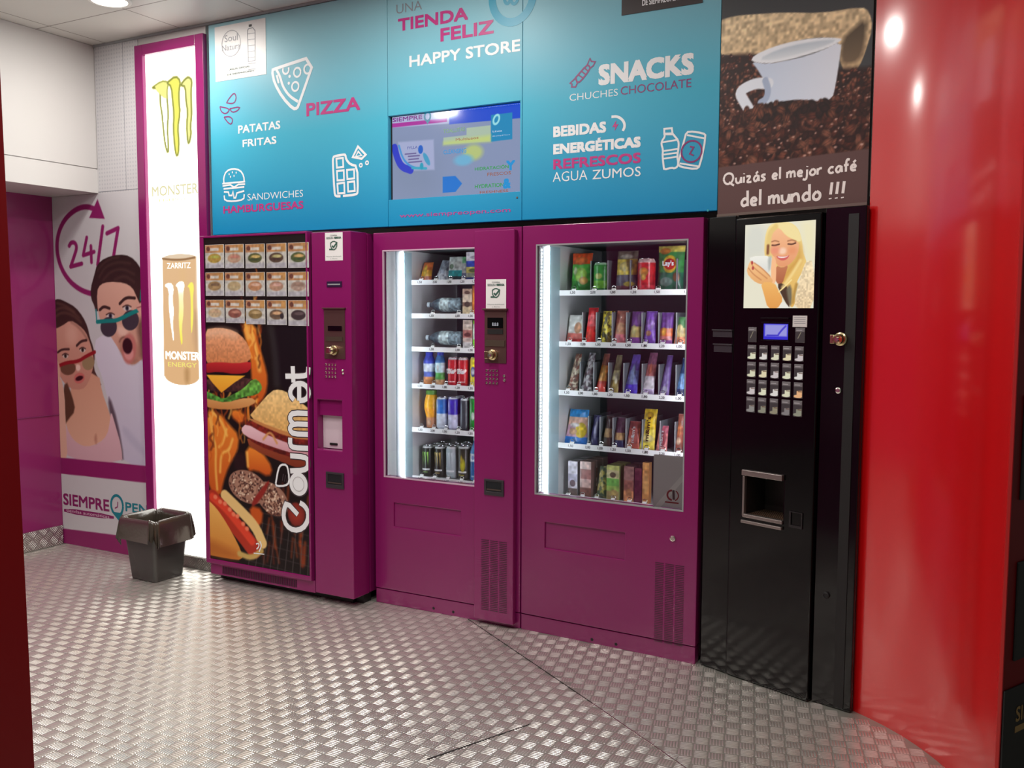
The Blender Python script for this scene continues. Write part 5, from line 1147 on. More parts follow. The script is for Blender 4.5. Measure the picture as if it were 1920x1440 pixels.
# glowing picture
r_ = rect([(0.1761,1.4668),(0.4709,1.7833)]); r_ = (r_[0], r_[1], 1.468, 1.785)
P = Pic(r_[0], r_[2], r_[1], r_[3], .0019, (226, 222, 200), 9)
P.poly([(0.1698,1.7887),(0.267,1.7905),(0.2709,1.6576),(0.1999,1.6548),(0.1757,1.5764)], (212, 212, 200), soft=.05); P.poly([(0.4089,1.7863),(0.4708,1.7847),(0.4696,1.6444),(0.4372,1.6456),(0.4166,1.7323)], (232, 224, 186), soft=.04)
P.poly([(0.261,1.6691),(0.2623,1.7328),(0.2739,1.7708),(0.2987,1.7856),(0.3544,1.7868),(0.3852,1.7745),(0.4071,1.7489),(0.4187,1.7107),(0.4229,1.673),(0.4325,1.6512),(0.439,1.6348),(0.4208,1.5979),(0.4009,1.5632),(0.3929,1.5281),(0.3977,1.49),(0.3886,1.471),(0.3763,1.4737),(0.3596,1.5176),(0.3434,1.5452),(0.3363,1.5728),(0.3164,1.6118),(0.2741,1.6575)], (240, 218, 150), (222, 172, 84))
P.poly([(0.4022,1.7116),(0.4181,1.6839),(0.4195,1.6409),(0.3785,1.599),(0.343,1.5562),(0.3301,1.5729),(0.3595,1.6214),(0.3951,1.6526)], (196, 140, 60), soft=.03, a=.7)
P.poly([(0.4668,1.6392),(0.4373,1.6403),(0.4207,1.6032),(0.4101,1.5576),(0.4023,1.5171),(0.3918,1.4655),(0.4783,1.4656)], (236, 216, 178), (222, 196, 156), noise=.14, ns=.006)
P.poly([(0.3113,1.6285),(0.3412,1.6165),(0.3654,1.6294),(0.3542,1.5943),(0.3429,1.5589),(0.3244,1.5566),(0.3113,1.5734)], (192, 120, 84), (170, 96, 62))
P.poly([(0.3181,1.5567),(0.3429,1.5617),(0.3681,1.5421),(0.3765,1.4683),(0.3639,1.4792),(0.3444,1.5095)], (70, 48, 34)); P.poly([(0.3588,1.545),(0.3799,1.5555),(0.385,1.4901),(0.3763,1.4737),(0.3662,1.5039)], (112, 104, 84), soft=.01)
P.poly([(0.2807,1.7014),(0.2843,1.7426),(0.3024,1.7662),(0.3243,1.7648),(0.353,1.7332),(0.387,1.7178),(0.406,1.706),(0.4067,1.6845),(0.3979,1.6579),(0.3775,1.6344),(0.3534,1.6216),(0.3349,1.62),(0.3175,1.6283),(0.3058,1.6534),(0.2926,1.6733),(0.2812,1.6848)], (242, 186, 140), (226, 152, 108))
P.poly([(0.3023,1.7703),(0.3242,1.7676),(0.3529,1.7359),(0.3869,1.7191),(0.4113,1.7084),(0.4168,1.7242),(0.3947,1.7604),(0.3545,1.7846),(0.3112,1.7848)], (238, 218, 156)); P.stroke([(0.3085,1.7713),(0.284,1.7509),(0.279,1.707),(0.2785,1.6684)], .02, (226, 196, 122), soft=.008)
P.stroke([(0.2776,1.7016),(0.2768,1.674)], .010, (120, 66, 44), soft=.008)
P.stroke([(0.2949,1.7029),(0.3075,1.7012),(0.3245,1.7053)], .006, (96, 58, 44)); P.stroke([(0.3616,1.7042),(0.3784,1.702),(0.3919,1.7062)], .006, (96, 58, 44)); P.stroke([(0.2929,1.716),(0.3069,1.7199),(0.3227,1.7144)], .005, (176, 120, 84)); P.stroke([(0.3597,1.7152),(0.3779,1.7188),(0.3932,1.7126)], .005, (176, 120, 84))
P.ell([(0.3393,1.6794)][0], .016, .012, (248, 214, 190), soft=.01, a=.8); P.ell([(0.308,1.6836)][0], .018, .014, (228, 132, 112), soft=.016, a=.6); P.ell([(0.3791,1.6804)][0], .018, .014, (226, 140, 96), soft=.016, a=.6)
P.poly([(0.3112,1.6629),(0.3337,1.66),(0.3553,1.6597),(0.3704,1.6645),(0.3587,1.6481),(0.3404,1.6433),(0.3215,1.6501)], (206, 96, 92)); P.poly([(0.3156,1.6613),(0.3337,1.6584),(0.3553,1.6583),(0.3659,1.6625),(0.3524,1.6543),(0.3276,1.6542)], (250, 244, 238))
P.poly([(0.198,1.6661),(0.2961,1.6643),(0.2939,1.6291),(0.2852,1.6044),(0.2664,1.5938),(0.2272,1.6145),(0.2019,1.6434)], (236, 234, 224), (214, 214, 208)); P.poly([(0.2772,1.6601),(0.2961,1.6643),(0.2911,1.6181),(0.282,1.6045)], (178, 182, 176), soft=.01)
P.poly([(0.296,1.6649),(0.3114,1.656),(0.3152,1.6118),(0.3142,1.5623),(0.2992,1.557),(0.2916,1.6015)], (244, 186, 138)); P.poly([(0.1849,1.6045),(0.1939,1.6353),(0.2034,1.649),(0.2199,1.64),(0.2528,1.6221),(0.2888,1.5905),(0.3053,1.5652),(0.2802,1.5574),(0.2482,1.558),(0.2153,1.5727)], (244, 194, 140), (226, 166, 104))
for q in ([(0.2051,1.6461),(0.2122,1.6262),(0.2437,1.6028),(0.2764,1.5797)], [(0.1943,1.6212),(0.2146,1.598),(0.2509,1.5747)], [(0.2199,1.64),(0.2529,1.6193),(0.2889,1.5877)]): P.stroke(q, .004, (186, 120, 76), soft=.004, a=.8)
P.ell([(0.2101,1.6409)][0], .005, .007, (178, 70, 66)); P.ell([(0.214,1.6205)][0], .005, .007, (178, 70, 66))
P.poly([(0.248,1.5664),(0.3084,1.5651),(0.3282,1.5317),(0.3478,1.5012),(0.3271,1.4655),(0.2829,1.4655),(0.2654,1.5186)], (236, 178, 100), (222, 152, 76)); P.poly([(0.324,1.4655),(0.3449,1.4958),(0.3638,1.482),(0.3766,1.4655)], (228, 226, 216))
P.stroke([(0.3283,1.5289),(0.3555,1.5505),(0.3794,1.5718)], .005, (246, 220, 150)); P.stroke([(0.3434,1.5452),(0.3789,1.5882),(0.4135,1.6412)], .012, (246, 220, 150), soft=.008, a=.7); P.stroke([(0.388,1.4901),(0.3931,1.5227),(0.4011,1.5551)], .012, (180, 140, 70), soft=.008)
b = MB(); b.box(r_[0], r_[1], -.0052, -.004, r_[2], r_[3]); pk = b.build('picture_screen', M_WHITE, MC)
P.build('glowing_picture', print_mat('backlit_film', rough=.15, emit=1.02), pk, -.0058)
# display, card, selection keys
r_ = rect([(0.2569,1.3457),(0.3757,1.4162)]); b = MB(); b.box(r_[0], r_[1], -.007, -.004, r_[2], r_[3]); b.box(r_[0], r_[1], -.014, -.004, r_[3]+.012, r_[3]+.017); dk = b.build('display_frame', M_BLACK, MC, bevel=.001)
r_ = rect([(0.2684,1.351),(0.3722,1.4096)]); P = Pic(r_[0], r_[2], r_[1], r_[3], .0018, (44, 40, 205), 2)
P.poly([(r_[0]+.006, r_[2]+.012), (r_[1]-.004, r_[2]+.012), (r_[1]-.004, r_[3]-.003), (r_[0]+.006, r_[3]-.003)], (150, 150, 222), soft=.006, smooth=0); P.stroke([(0.2833,1.3665),(0.3326,1.3669)], .004, (40, 34, 190)); P.stroke([(0.3325,1.3709),(0.3469,1.3878),(0.3614,1.4012)], .007, (70, 64, 205))
P.build('display', print_mat('lcd_glow', rough=.1, emit=.95), dk, -.0075)
r_ = rect([(0.389,1.399),(0.4473,1.4407)]); b = MB(); b.box(r_[0], r_[1], -.0055, -.004, r_[2], r_[3]); k = b.build('price_card', mat('card_white', (214, 210, 208), rough=.5), MC)
b = MB()
for j in range(4): b.box(r_[0]+.005, r_[1]-.006, -.0059, -.0055, r_[3]-.008-.007*j, r_[3]-.0065-.007*j)
b.build('lettering', M_INKGR, k)
kx = [[(0.1993,1.2721),(0.238,1.3275)], [(0.2513,1.2715),(0.2875,1.3276)], [(0.3021,1.2723),(0.3382,1.3285)], [(0.3523,1.2724),(0.3887,1.3286)], [(0.4014,1.2731),(0.4384,1.3292)]]
zr = [rect([(0.2081,1.2718),(0.238,1.3275)]), rect([(0.202,1.2035),(0.2359,1.2627)]), rect([(0.2,1.1357),(0.2339,1.195)]), rect([(0.1971,1.0677),(0.2339,1.1278)])]
cup_cols = [(226,226,196),(226,222,216),(222,220,190),(230,218,180),(206,196,196)]
def key(r_, on, cc):
    w_, h_ = r_[1]-r_[0], r_[3]-r_[2]
    b = MB(); b.box(r_[0], r_[1], -.0075, -.004, r_[2], r_[3]); k = b.build('selection_key', mat('key_frame', (92, 88, 92), rough=.3), MC, bevel=.0015)
    p = Pic(r_[0]+.0012, r_[2]+.0012, r_[1]-.0012, r_[3]-.0012, .0013, (54, 48, 50), 3)
    g = 1.0 if on else .62; f_ = lambda c: tuple(v*g for v in c)
    p.poly([(r_[0], r_[3]-h_*.26), (r_[1], r_[3]-h_*.26), (r_[1], r_[3]), (r_[0], r_[3])], (104, 96, 96), smooth=0)
    p.stroke([(r_[0]+w_*.15, r_[3]-h_*.16), (r_[0]+w_*.7, r_[3]-h_*.16)], .0025, (170, 160, 160), smooth=0)
    if cc is not None:
        p.poly([(r_[0]+w_*.36, r_[2]+h_*.12), (r_[1]-w_*.05, r_[2]+h_*.12), (r_[1]-w_*.05, r_[2]+h_*.50), (r_[0]+w_*.36, r_[2]+h_*.46)], f_(cc), smooth=0); p.ell((r_[0]+w_*.5, r_[2]+h_*.13), w_*.48, h_*.10, f_(cc)); p.stroke([(r_[0]+w_*.55, r_[2]+h_*.43), (r_[1]-w_*.1, r_[2]+h_*.43)], .003, (96, 66, 50), smooth=0)
    else: p.stroke([(r_[0]+w_*.3, r_[2]+h_*.3), (r_[0]+w_*.6, r_[2]+h_*.7)], .003, (140, 130, 110))
    p.build('drink_picture', print_mat('key_print', rough=.2, emit=.85), k, -.0079)
for j in range(4):
    for i in range(5):
        a_ = rect(kx[i]); key((a_[0], a_[1], zr[j][2], zr[j][3]), j < 3, cup_cols[(i+j*2) % 5] if not (i == 4 and j == 2) else (236, 180, 130))
for q in ([(0.2003,1.338),(0.238,1.3954)], [(0.4018,1.3412),(0.4409,1.3959)]): key(rect(q), True, None)
# cup niche
b = MB(); b.box(nh[0], nh[1], .135, .149, nh[2], nh[3]); b.box(nh[0]-.0, nh[0]+.003, .0, .134, nh[2]+.004, nh[3]-.004); nk = b.build('cup_niche', mat('niche_lining', (34, 30, 28), rough=.45), MC)
b = MB(); b.box(nh[0]-.008, nh[1]+.001, -.016, -.004, nh[2]-.026, nh[2]-.014); b.box(nh[0]-.004, nh[1]+.001, -.012, .006, nh[2]-.004, nh[2]+.010); b.box(nh[0]-.006, nh[1]+.001, -.020, -.004, nh[3]-.006, nh[3]+.016); b.box(nh[0]-.006, nh[0]+.004, -.012, .004, nh[2], nh[3]-.01); b.build('chrome_rail', mat('niche_rail', (150, 142, 138), rough=.3, metal=.8), nk, bevel=.002)
b = MB()
for i in range(18):
    for j in range(7): b.box(nh[0]+.008+i*(nh[1]-nh[0]-.02)/18, nh[0]+.012+i*(nh[1]-nh[0]-.02)/18, .008+j*.018, .020+j*.018, nh[2]+.004, nh[2]+.009)
b.box(nh[0]+.003, nh[1]-.001, .006, .134, nh[2]+.001, nh[2]+.004)
b.build('drip_grate', mat('grate', (120, 96, 80), rough=.4, metal=.6), nk)
r_ = rect([(0.3984,0.6505),(0.4527,0.7113)]); b = holed(r_[0], r_[1], r_[2], r_[3], [(r_[0]+.007, r_[1]-.004, r_[2]+.010, r_[3]-.003)], -.009, -.004); b.build('coin_cup', mat('niche_frame', (30, 28, 30), rough=.3), MC)
coin_knob(rp, [(0.0729,1.3581)][0], 0.0, 'coin_mechanism', M_BRASS)
lock(rp, [(0.0691,1.1738)][0], 0.0, .011); lock(rp, [(0.0473,0.418)][0], 0.0, .012, 'lock_disc').data.materials[0] = M_BLACKM

# ---------------------------------------------------------------- products
def warp(P, name, material, fn, back=None):
    """a print wrapped on a body: fn(X,Z) -> x,y,z; back adds a plain rear skin"""
    n = P.nx*P.nz; sk = [fn(P.X, P.Z)]
    if back is not None: sk.append(back(P.X, P.Z))
    idx = np.arange(n).reshape(P.nz, P.nx); F = np.stack([idx[:-1,:-1], idx[:-1,1:], idx[1:,1:], idx[1:,:-1]], -1).reshape(-1, 4)
    V = np.concatenate([np.stack([a.ravel() for a in s], 1) for s in sk])
    Fs = F if back is None else np.concatenate([F, F[:, ::-1]+n])
    c = np.clip(P.C, 0, 255)/255.0; l = np.where(c <= 0.04045, c/12.92, ((c+0.055)/1.055)**2.4).reshape(-1, 3); l = np.concatenate([l]*len(sk))
    me = bpy.data.meshes.new(name); me.vertices.add(len(V)); me.vertices.foreach_set('co', V.ravel())
    me.loops.add(Fs.size); me.loops.foreach_set('vertex_index', Fs.ravel().astype(np.int32)); me.polygons.add(len(Fs)); me.polygons.foreach_set('loop_start', np.arange(0, Fs.size, 4, dtype=np.int32))
    me.update(calc_edges=True); me.validate(); me.polygons.foreach_set('use_smooth', [True]*len(me.polygons))
    at = me.color_attributes.new('Col', 'FLOAT_COLOR', 'POINT'); at.data.foreach_set('color', np.concatenate([l, np.ones((len(l),1))], 1).astype(np.float32).ravel())
    me.materials.append(material)
    o = bpy.data.objects.new(name, me); col.objects.link(o)
    return o
class At:
    def __init__(s, fr, ang, d, group): s.fr, s.a, s.d, s.g = fr, ang, d, group
def put(o, at, x, z, label, cat, dd=0.0, rot=0.0):
    o.location = at.fr(x, at.d+dd, z); o.rotation_euler = (0, 0, at.a+rot)
    return tag(o, label, cat, at.g)
def pouch(name, w, h, t, paint, lean=.18, bg=(200,200,200), seed=1, taper=0.0):
    P = Pic(-w/2, 0, w/2, h, max(.0022, w/46), bg, seed); paint(P, w, h)
    r_ = np.random.default_rng(seed); ph = r_.uniform(0, 6, 3)
    def bulge(X, Zz):
        u = np.clip(X/w+.5, 0, 1); v = np.clip(Zz/h, 0, 1)
        b_ = np.sin(np.pi*u)**.55*np.clip(np.sin(np.pi*v), 0, 1)**.45
        wr = .10*np.sin(9*v+ph[0]+3*u)*np.sin(np.pi*u)+.06*np.sin(17*u+ph[1]+5*v)
        return np.clip(t/2*b_*(1+wr), .0006, None), u, v
    def sx(X, v): return X*(1-taper*v)*(1-.05*np.sin(np.pi*v))
    def fn(X, Zz):
        b_, u, v = bulge(X, Zz); return sx(X, v), -b_+t/2+lean*Zz+.0006*np.sin(60*u)*(np.abs(v-.5) > .44), Zz
    def bk(X, Zz):
        b_, u, v = bulge(X, Zz); return sx(X, v), b_+t/2+lean*Zz, Zz
    return warp(P, name, M_PACK, fn, bk)
def lathe_print(name, prof, paint, step=.003, bg=(200,200,200), seed=1, axis='z'):
    """prof: (r,z) rising; the print runs -1..1 across the visible front, by height"""
    h = prof[-1][1]; rm = max(p[0] for p in prof)
    P = Pic(-math.pi*rm, 0, math.pi*rm, h, step, bg, seed); paint(P, rm, h)
    zz = np.array([p[1] for p in prof]); rr = np.array([p[0] for p in prof])
    def fn(X, Zz):
        a = X/rm; r_ = np.interp(Zz, zz, rr); x, y = r_*np.sin(a), -r_*np.cos(a)
        return (x, y, Zz) if axis == 'z' else (Zz-h/2, y, x+rm)
    return warp(P, name, M_PACK, fn)
M_ALU = mat('can_aluminium', (210, 212, 214), rough=.25, metal=1.0)
def can(r, h, paint, bg, seed=1):
    o = lathe_print('drink_can', [(.0001, 0.0), (r*.78, .001), (r*.82, .004), (r, .012), (r, h-.014), (r*.84, h-.002), (r*.83, h)], paint, .0026, bg, seed)
    b = MB(); b.lathe([(r*.83, h), (r*.86, h+.002), (r*.80, h+.002), (r*.77, h-.003), (.0001, h-.003)], 24); b.tube([(0, -r*.45, h-.001), (0, -r*.1, h), (0, r*.2, h-.001)], .004, 6); b.build('lid', M_ALU, o, smooth=True)
    return o
def bottle(prof, paint, bg, cap, capm, seed=1, axis='z', name='drink_bottle'):
    o = lathe_print(name, prof, paint, .0034, bg, seed, axis); h = prof[-1][1]; r = prof[-1][0]; rm = max(p[0] for p in prof)
    b = MB()
    if axis == 'z': b.lathe([(r*1.12, h-.002), (r*1.15, h+cap), (.0001, h+cap)], 20)
    else: b.lathe([(r*1.12, h/2-.002), (r*1.15, h/2+cap), (.0001, h/2+cap)], 20, 0, (0, 0, rm), 'x')
    b.build('cap', capm, o, smooth=True)
    return o
def carton(name, w, h, dp, paint, bg, seed=1, lean=0.0):
    P = Pic(-w/2, 0, w/2, h, max(.002, w/40), bg, seed); paint(P, w, h)
    o = warp(P, name, M_PACK, lambda X, Zz: (X, lean*Zz-.0005+X*0, Zz))
    m = bpy.data.materials.new('carton_side'); m.use_nodes = True; m.node_tree.nodes['Principled BSDF'].inputs['Base Color'].default_value = rgb(*bg); m.node_tree.nodes['Principled BSDF'].inputs['Roughness'].default_value = .45
    b = MB(); k = lean*h
    b.add([(-w/2,0,0),(w/2,0,0),(w/2,dp,0),(-w/2,dp,0),(-w/2,k,h),(w/2,k,h),(w/2,dp+k,h),(-w/2,dp+k,h)], [(0,3,2,1),(4,5,6,7),(0,1,5,4),(1,2,6,5),(2,3,7,6),(3,0,4,7)])
    b.build('box_body', m, o)
    return o
def dup(o):
    c = o.copy(); col.objects.link(c)
    for ch in o.children:
        k = ch.copy(); col.objects.link(k); k.parent = c
    return c
def bands(*bs, spots=(), noise=.18, ns=.012, rows=()):
    """paint: (top fraction, colour) from the top down, then soft spots (u, v, ru, rv, colour)"""
    def f(P, w, h):
        W_ = P.b[2]-P.b[0]; x0, x1 = P.b[0], P.b[2]
        for k, (v, c) in enumerate(bs):
            P.poly([(x0-.01, h*v), (x1+.01, h*v), (x1+.01, -.01), (x0-.01, -.01)], c, smooth=0, soft=.004)
        for u, v, ru, rv, c in spots: P.ell((u*w, v*h), ru*w, rv*h, c, tuple(q*.8 for q in c), soft=.004)
        for u0, u1, v, th, c in rows: P.stroke([(u0*w, v*h), (u1*w, v*h)], th*h, c, smooth=0)
        if noise: P.noise(noise, ns)
    return f
def mottle(c1, cs, n, seed, s0=.004, s1=.012):
    def f(P, w, h):
        r_ = np.random.default_rng(seed)
        for k in range(n): P.ell((r_.uniform(-.5, .5)*w, r_.uniform(0, 1)*h), r_.uniform(s0, s1), r_.uniform(s0, s1), cs[r_.integers(len(cs))], rot=r_.uniform(0, 180), soft=.004, a=.85)
    return f
def both(*fs):
    def f(P, w, h):
        for q in fs: q(P, w, h)
    return f
def mk(q, zs):
    """width, height, centre from a measured outline standing on the tray"""
    x0, x1, z0, z1 = rect(q); return x1-x0, z1-zs, (x0+x1)/2
def logo(o, s, box, y, m, bold=.03):
    b = MB(); b.text(s, box, y, 0, bold); b.build('logo', m, o); return o
YEL = mat('yellow_ink', (250, 210, 40), rough=.4); REDI = mat('red_ink', (205, 30, 36), rough=.4); NAVY = mat('navy_ink', (30, 34, 80), rough=.4); BRN = mat('brown_ink', (86, 40, 26), rough=.4)

# --- wide machine, top shelf
z_ = sh3[0]; at = At(F3, A3, .25, 'snacks on the top shelf of the wide machine')
w, h, x = mk([(0.0945,1.5736),(0.1978,1.7238)], z_)
o = pouch('crisp_bag', w, h, .05, bands((1, (226,84,40)), (.72, (82,170,66)), (.30, (60,132,58)), spots=((0,.80,.34,.10,(240,120,60)), (.05,.45,.30,.18,(170,214,90)), (.2,.30,.2,.10,(206,160,84)), (-.25,.55,.12,.10,(214,226,180)))), seed=1, lean=.12); put(o, at, x, z_, 'green snack bag with an orange top, leftmost on the top shelf of the wide machine', 'snack bag', .02)
w, h, x = mk([(0.2233,1.5722),(0.2812,1.6748)], z_)
o = can(.036, h, bands((1, (190,226,190)), (.93, (58,142,60)), (.40, (116,180,60)), (.14, (40,110,60)), spots=((0,.55,.5,.10,(200,206,110)),)), (60,140,60), 2); o.name = 'crisp_tube'; put(o, at, x, z_, 'short green crisp tube between the orange-topped bag and the yellow crisp bag', 'crisp tube', .045)
w, h, x = mk([(0.3208,1.5712),(0.4234,1.7271)], z_)
o = pouch('crisp_bag', w, h, .05, bands((1, (120,112,92)), (.80, (232,206,84)), (.42, (96,98,112)), (.16, (112,60,70)), spots=((.05,.62,.36,.12,(248,226,130)), (0,.86,.30,.06,(220,214,190)), (.2,.20,.25,.06,(214,196,80)))), seed=3, lean=.14); put(o, at, x, z_, 'yellow and grey crisp bag in the middle of the top shelf of the wide machine', 'snack bag', .02)
w, h, x = mk([(0.4403,1.5699),(0.5029,1.6879)], z_)
o = can(.040, h, bands((1, (240,196,190)), (.88, (206,36,40)), (.22, (226,60,70)), spots=((0,.60,.55,.14,(232,150,60)), (0,.45,.3,.10,(240,190,90)))), (200,40,40), 4); o.name = 'crisp_tube'; put(o, at, x, z_, 'red crisp tube with a pale lid beside the large green crisp bag', 'crisp tube', .048)
w, h, x = mk([(0.5195,1.569),(0.6441,1.7441)], z_)
o = pouch('crisp_bag', w, h, .06, bands((1, (226,206,96)), (.86, (56,140,70)), (.42, (36,104,78)), spots=((-.2,.88,.22,.07,(236,150,60)), (.02,.60,.27,.19,(246,208,60)), (.02,.60,.22,.12,(214,44,36)), (-.1,.22,.25,.10,(120,150,140)), (.28,.32,.12,.10,(150,96,60)))), seed=5, lean=.10)
logo(o, "Lay's", [(-w*.19, h*.53), (w*.23, h*.67)], -.004, M_INKW); put(o, at, x, z_, 'large green crisp bag with a red round logo, right end of the top shelf', 'snack bag', .02)
# --- second shelf
z_ = sh3[1]; at = At(F3, A3, .25, 'snacks on the second shelf of the wide machine')
rows = [
 ([(0.0763,1.347),(0.1648,1.4364)], bands((1,(226,228,222)),(.36,(226,120,110)),(.16,(206,56,56)), spots=((.2,.55,.2,.2,(232,170,130)),)), 'white bag with a red base, leftmost on the second shelf of the wide machine'),
 ([(0.174,1.3486),(0.2295,1.4712)], bands((1,(186,26,34)),(.80,(226,90,96)),(.48,(220,40,40)), spots=((-.1,.25,.3,.15,(236,70,56)),)), 'red bag with a dark red twisted top on the second shelf'),
 ([(0.2498,1.3498),(0.314,1.4561)], both(bands((1,(206,190,46))), mottle(0, [(60,56,20),(96,84,24),(226,206,60)], 70, 3)), 'yellow bag speckled with black on the second shelf'),
 ([(0.3194,1.3509),(0.382,1.4575)], bands((1,(170,100,84)),(.62,(196,130,96)),(.30,(216,120,130)), spots=((0,.5,.3,.15,(214,160,120)),)), 'pinkish brown bag right of the yellow speckled bag'),
 ([(0.3948,1.3521),(0.4549,1.4538)], bands((1,(112,64,140)),(.55,(186,160,96)),(.22,(130,70,150)), spots=((-.1,.45,.25,.14,(214,196,120)),)), 'purple bag with tan nuts pictured, left of the all purple pack'),
 ([(0.4633,1.3532),(0.5222,1.4559)], bands((1,(120,74,176)), spots=((0,.6,.35,.16,(160,120,206)),(-.05,.35,.25,.08,(196,140,110)))), 'plain purple chocolate pack on the second shelf'),
 ([(0.5357,1.3505),(0.6009,1.4504)], bands((1,(104,60,140)),(.52,(216,110,60)),(.28,(206,120,120)),(.16,(150,90,160)), spots=((-.1,.42,.2,.12,(240,170,70)),)), 'purple and orange bag on the second shelf'),
 ([(0.6081,1.3517),(0.6606,1.4314)], bands((1,(70,126,76)),(.62,(206,180,120)),(.30,(236,150,110)), spots=((0,.6,.3,.14,(226,206,140)),)), 'green and cream bag at the right end of the second shelf')]
for k, (q, pt, lb) in enumerate(rows):
    w, h, x = mk(q, z_); o = pouch('snack_bag', w, h, .035, pt, seed=20+k, lean=.22, taper=.10); put(o, at, x, z_, lb, 'snack bag', .02)
# --- third shelf
z_ = sh3[2]; at = At(F3, A3, .25, 'bars on the third shelf of the wide machine')
rows = [
 ([(0.0842,1.1062),(0.1393,1.2534)], both(bands((1,(206,190,166))), mottle(0, [(150,90,80),(232,222,196),(110,80,70)], 60, 4)), 'cream bar mottled with brown, leftmost on the third shelf'),
 ([(0.1528,1.1093),(0.2122,1.2594)], both(bands((1,(166,160,166))), mottle(0, [(60,56,60),(222,220,220),(96,70,80)], 70, 5)), 'black and white speckled bar, second from the left on the third shelf'),
 ([(0.2302,1.1127),(0.284,1.2573)], bands((1,(140,80,66)),(.7,(214,130,56)),(.30,(206,56,46)), spots=((0,.5,.3,.2,(226,160,80)),)), 'orange and red bar on the third shelf'),
 ([(0.2974,1.1157),(0.3471,1.253)], bands((1,(140,130,96)),(.6,(226,220,170)),(.35,(150,130,70)), spots=((.2,.4,.2,.15,(240,236,206)),)), 'olive and cream bar on the third shelf'),
 ([(0.3731,1.119),(0.441,1.2576)], bands((1,(104,80,176)),(.6,(120,130,206)),(.25,(76,54,190)), spots=((0,.5,.22,.25,(150,170,220)),)), 'bright blue violet bar in the middle of the third shelf'),
 ([(0.4551,1.1187),(0.5213,1.2677)], bands((1,(150,90,120)),(.72,(190,110,110)),(.45,(214,206,214)),(.14,(170,150,190)), spots=((0,.62,.2,.12,(206,110,90)),)), 'white and plum bar on the third shelf'),
 ([(0.5439,1.1227),(0.5921,1.2579)], bands((1,(110,80,150)), spots=((.05,.45,.3,.3,(140,120,180)),(0,.15,.3,.1,(176,176,200)))), 'muted violet bar, second from the right on the third shelf'),
 ([(0.6205,1.1222),(0.663,1.2483)], bands((1,(40,70,116)),(.6,(96,140,190)),(.2,(40,60,110))), 'blue bar at the right end of the third shelf')]
for k, (q, pt, lb) in enumerate(rows):
    w, h, x = mk(q, z_); o = pouch('chocolate_bar', w, h, .026, pt, seed=40+k, lean=.42, taper=.45); put(o, at, x, z_, lb, 'chocolate bar', .02)
# --- fourth shelf
z_ = sh3[3]; at = At(F3, A3, .25, 'sweets on the fourth shelf of the wide machine')
rows = [
 ([(0.0726,0.8497),(0.1926,0.9913)], bands((1,(40,130,196)),(.78,(214,170,150)),(.55,(190,150,170)),(.20,(40,120,206)), spots=((.22,.40,.26,.22,(240,206,50)),(-.15,.36,.2,.1,(226,180,140)),(-.1,.55,.25,.06,(232,226,226)))), 'blue bag with a yellow patch, leftmost on the fourth shelf', None),
 ([(0.206,0.8596),(0.2518,0.9701)], bands((1,(50,46,90)), spots=((.1,.5,.2,.3,(150,150,180)),)), 'dark navy pack right of the blue and yellow bag', None),
 ([(0.2702,0.8644),(0.3157,0.97)], bands((1,(60,48,44)),(.6,(150,120,84)),(.3,(66,50,44))), 'dark brown and tan pack on the fourth shelf', None),
 ([(0.3261,0.8645),(0.3788,0.9658)], bands((1,(96,60,86)),(.5,(190,150,100)),(.25,(40,50,90))), 'navy pack with a tan band on the fourth shelf', None),
 ([(0.389,0.8651),(0.4543,0.9545)], bands((1,(150,70,70)),(.75,(206,100,84)), spots=((.2,.5,.25,.35,(170,84,80)),(-.3,.2,.2,.2,(236,160,130)))), 'orange red bag of sweets left of the yellow bag', ('m&m\'s', M_INKW)),
 ([(0.454,0.866),(0.5273,1.013)], bands((1,(226,190,40)),(.5,(236,214,84)), spots=((0,.28,.4,.10,(246,230,150)),(0,.85,.3,.08,(206,160,30)))), 'tall yellow bag of sweets on the fourth shelf', ('m&m\'s', BRN)),
 ([(0.5336,0.8681),(0.5871,0.9434)], bands((1,(190,90,110)),(.7,(216,130,130)), spots=((.1,.5,.3,.3,(150,60,70)),)), 'short pink bag right of the tall yellow bag', ('m&m\'s', M_INKW)),
 ([(0.6191,0.8667),(0.6585,0.9991)], bands((1,(150,84,70)), spots=((0,.6,.3,.2,(206,120,76)),(0,.3,.3,.1,(226,190,160)))), 'brown and orange pack at the right end of the fourth shelf', None)]
for k, (q, pt, lb, lg) in enumerate(rows):
    w, h, x = mk(q, z_); o = pouch('sweet_bag', w, h, .03, pt, seed=60+k, lean=.28, taper=.18)
    if lg:
        b = MB(); b.text(lg[0], [(-.13*w, .0), (.13*w, .60*h)], 0, 0, .02, math.pi/2); b.v = [(p[0], -.003+.28*(p[2]+.22*h), p[2]+.22*h) for p in b.v]; b.build('logo', lg[1], o)
    put(o, at, x, z_, lb, 'sweets', .02)
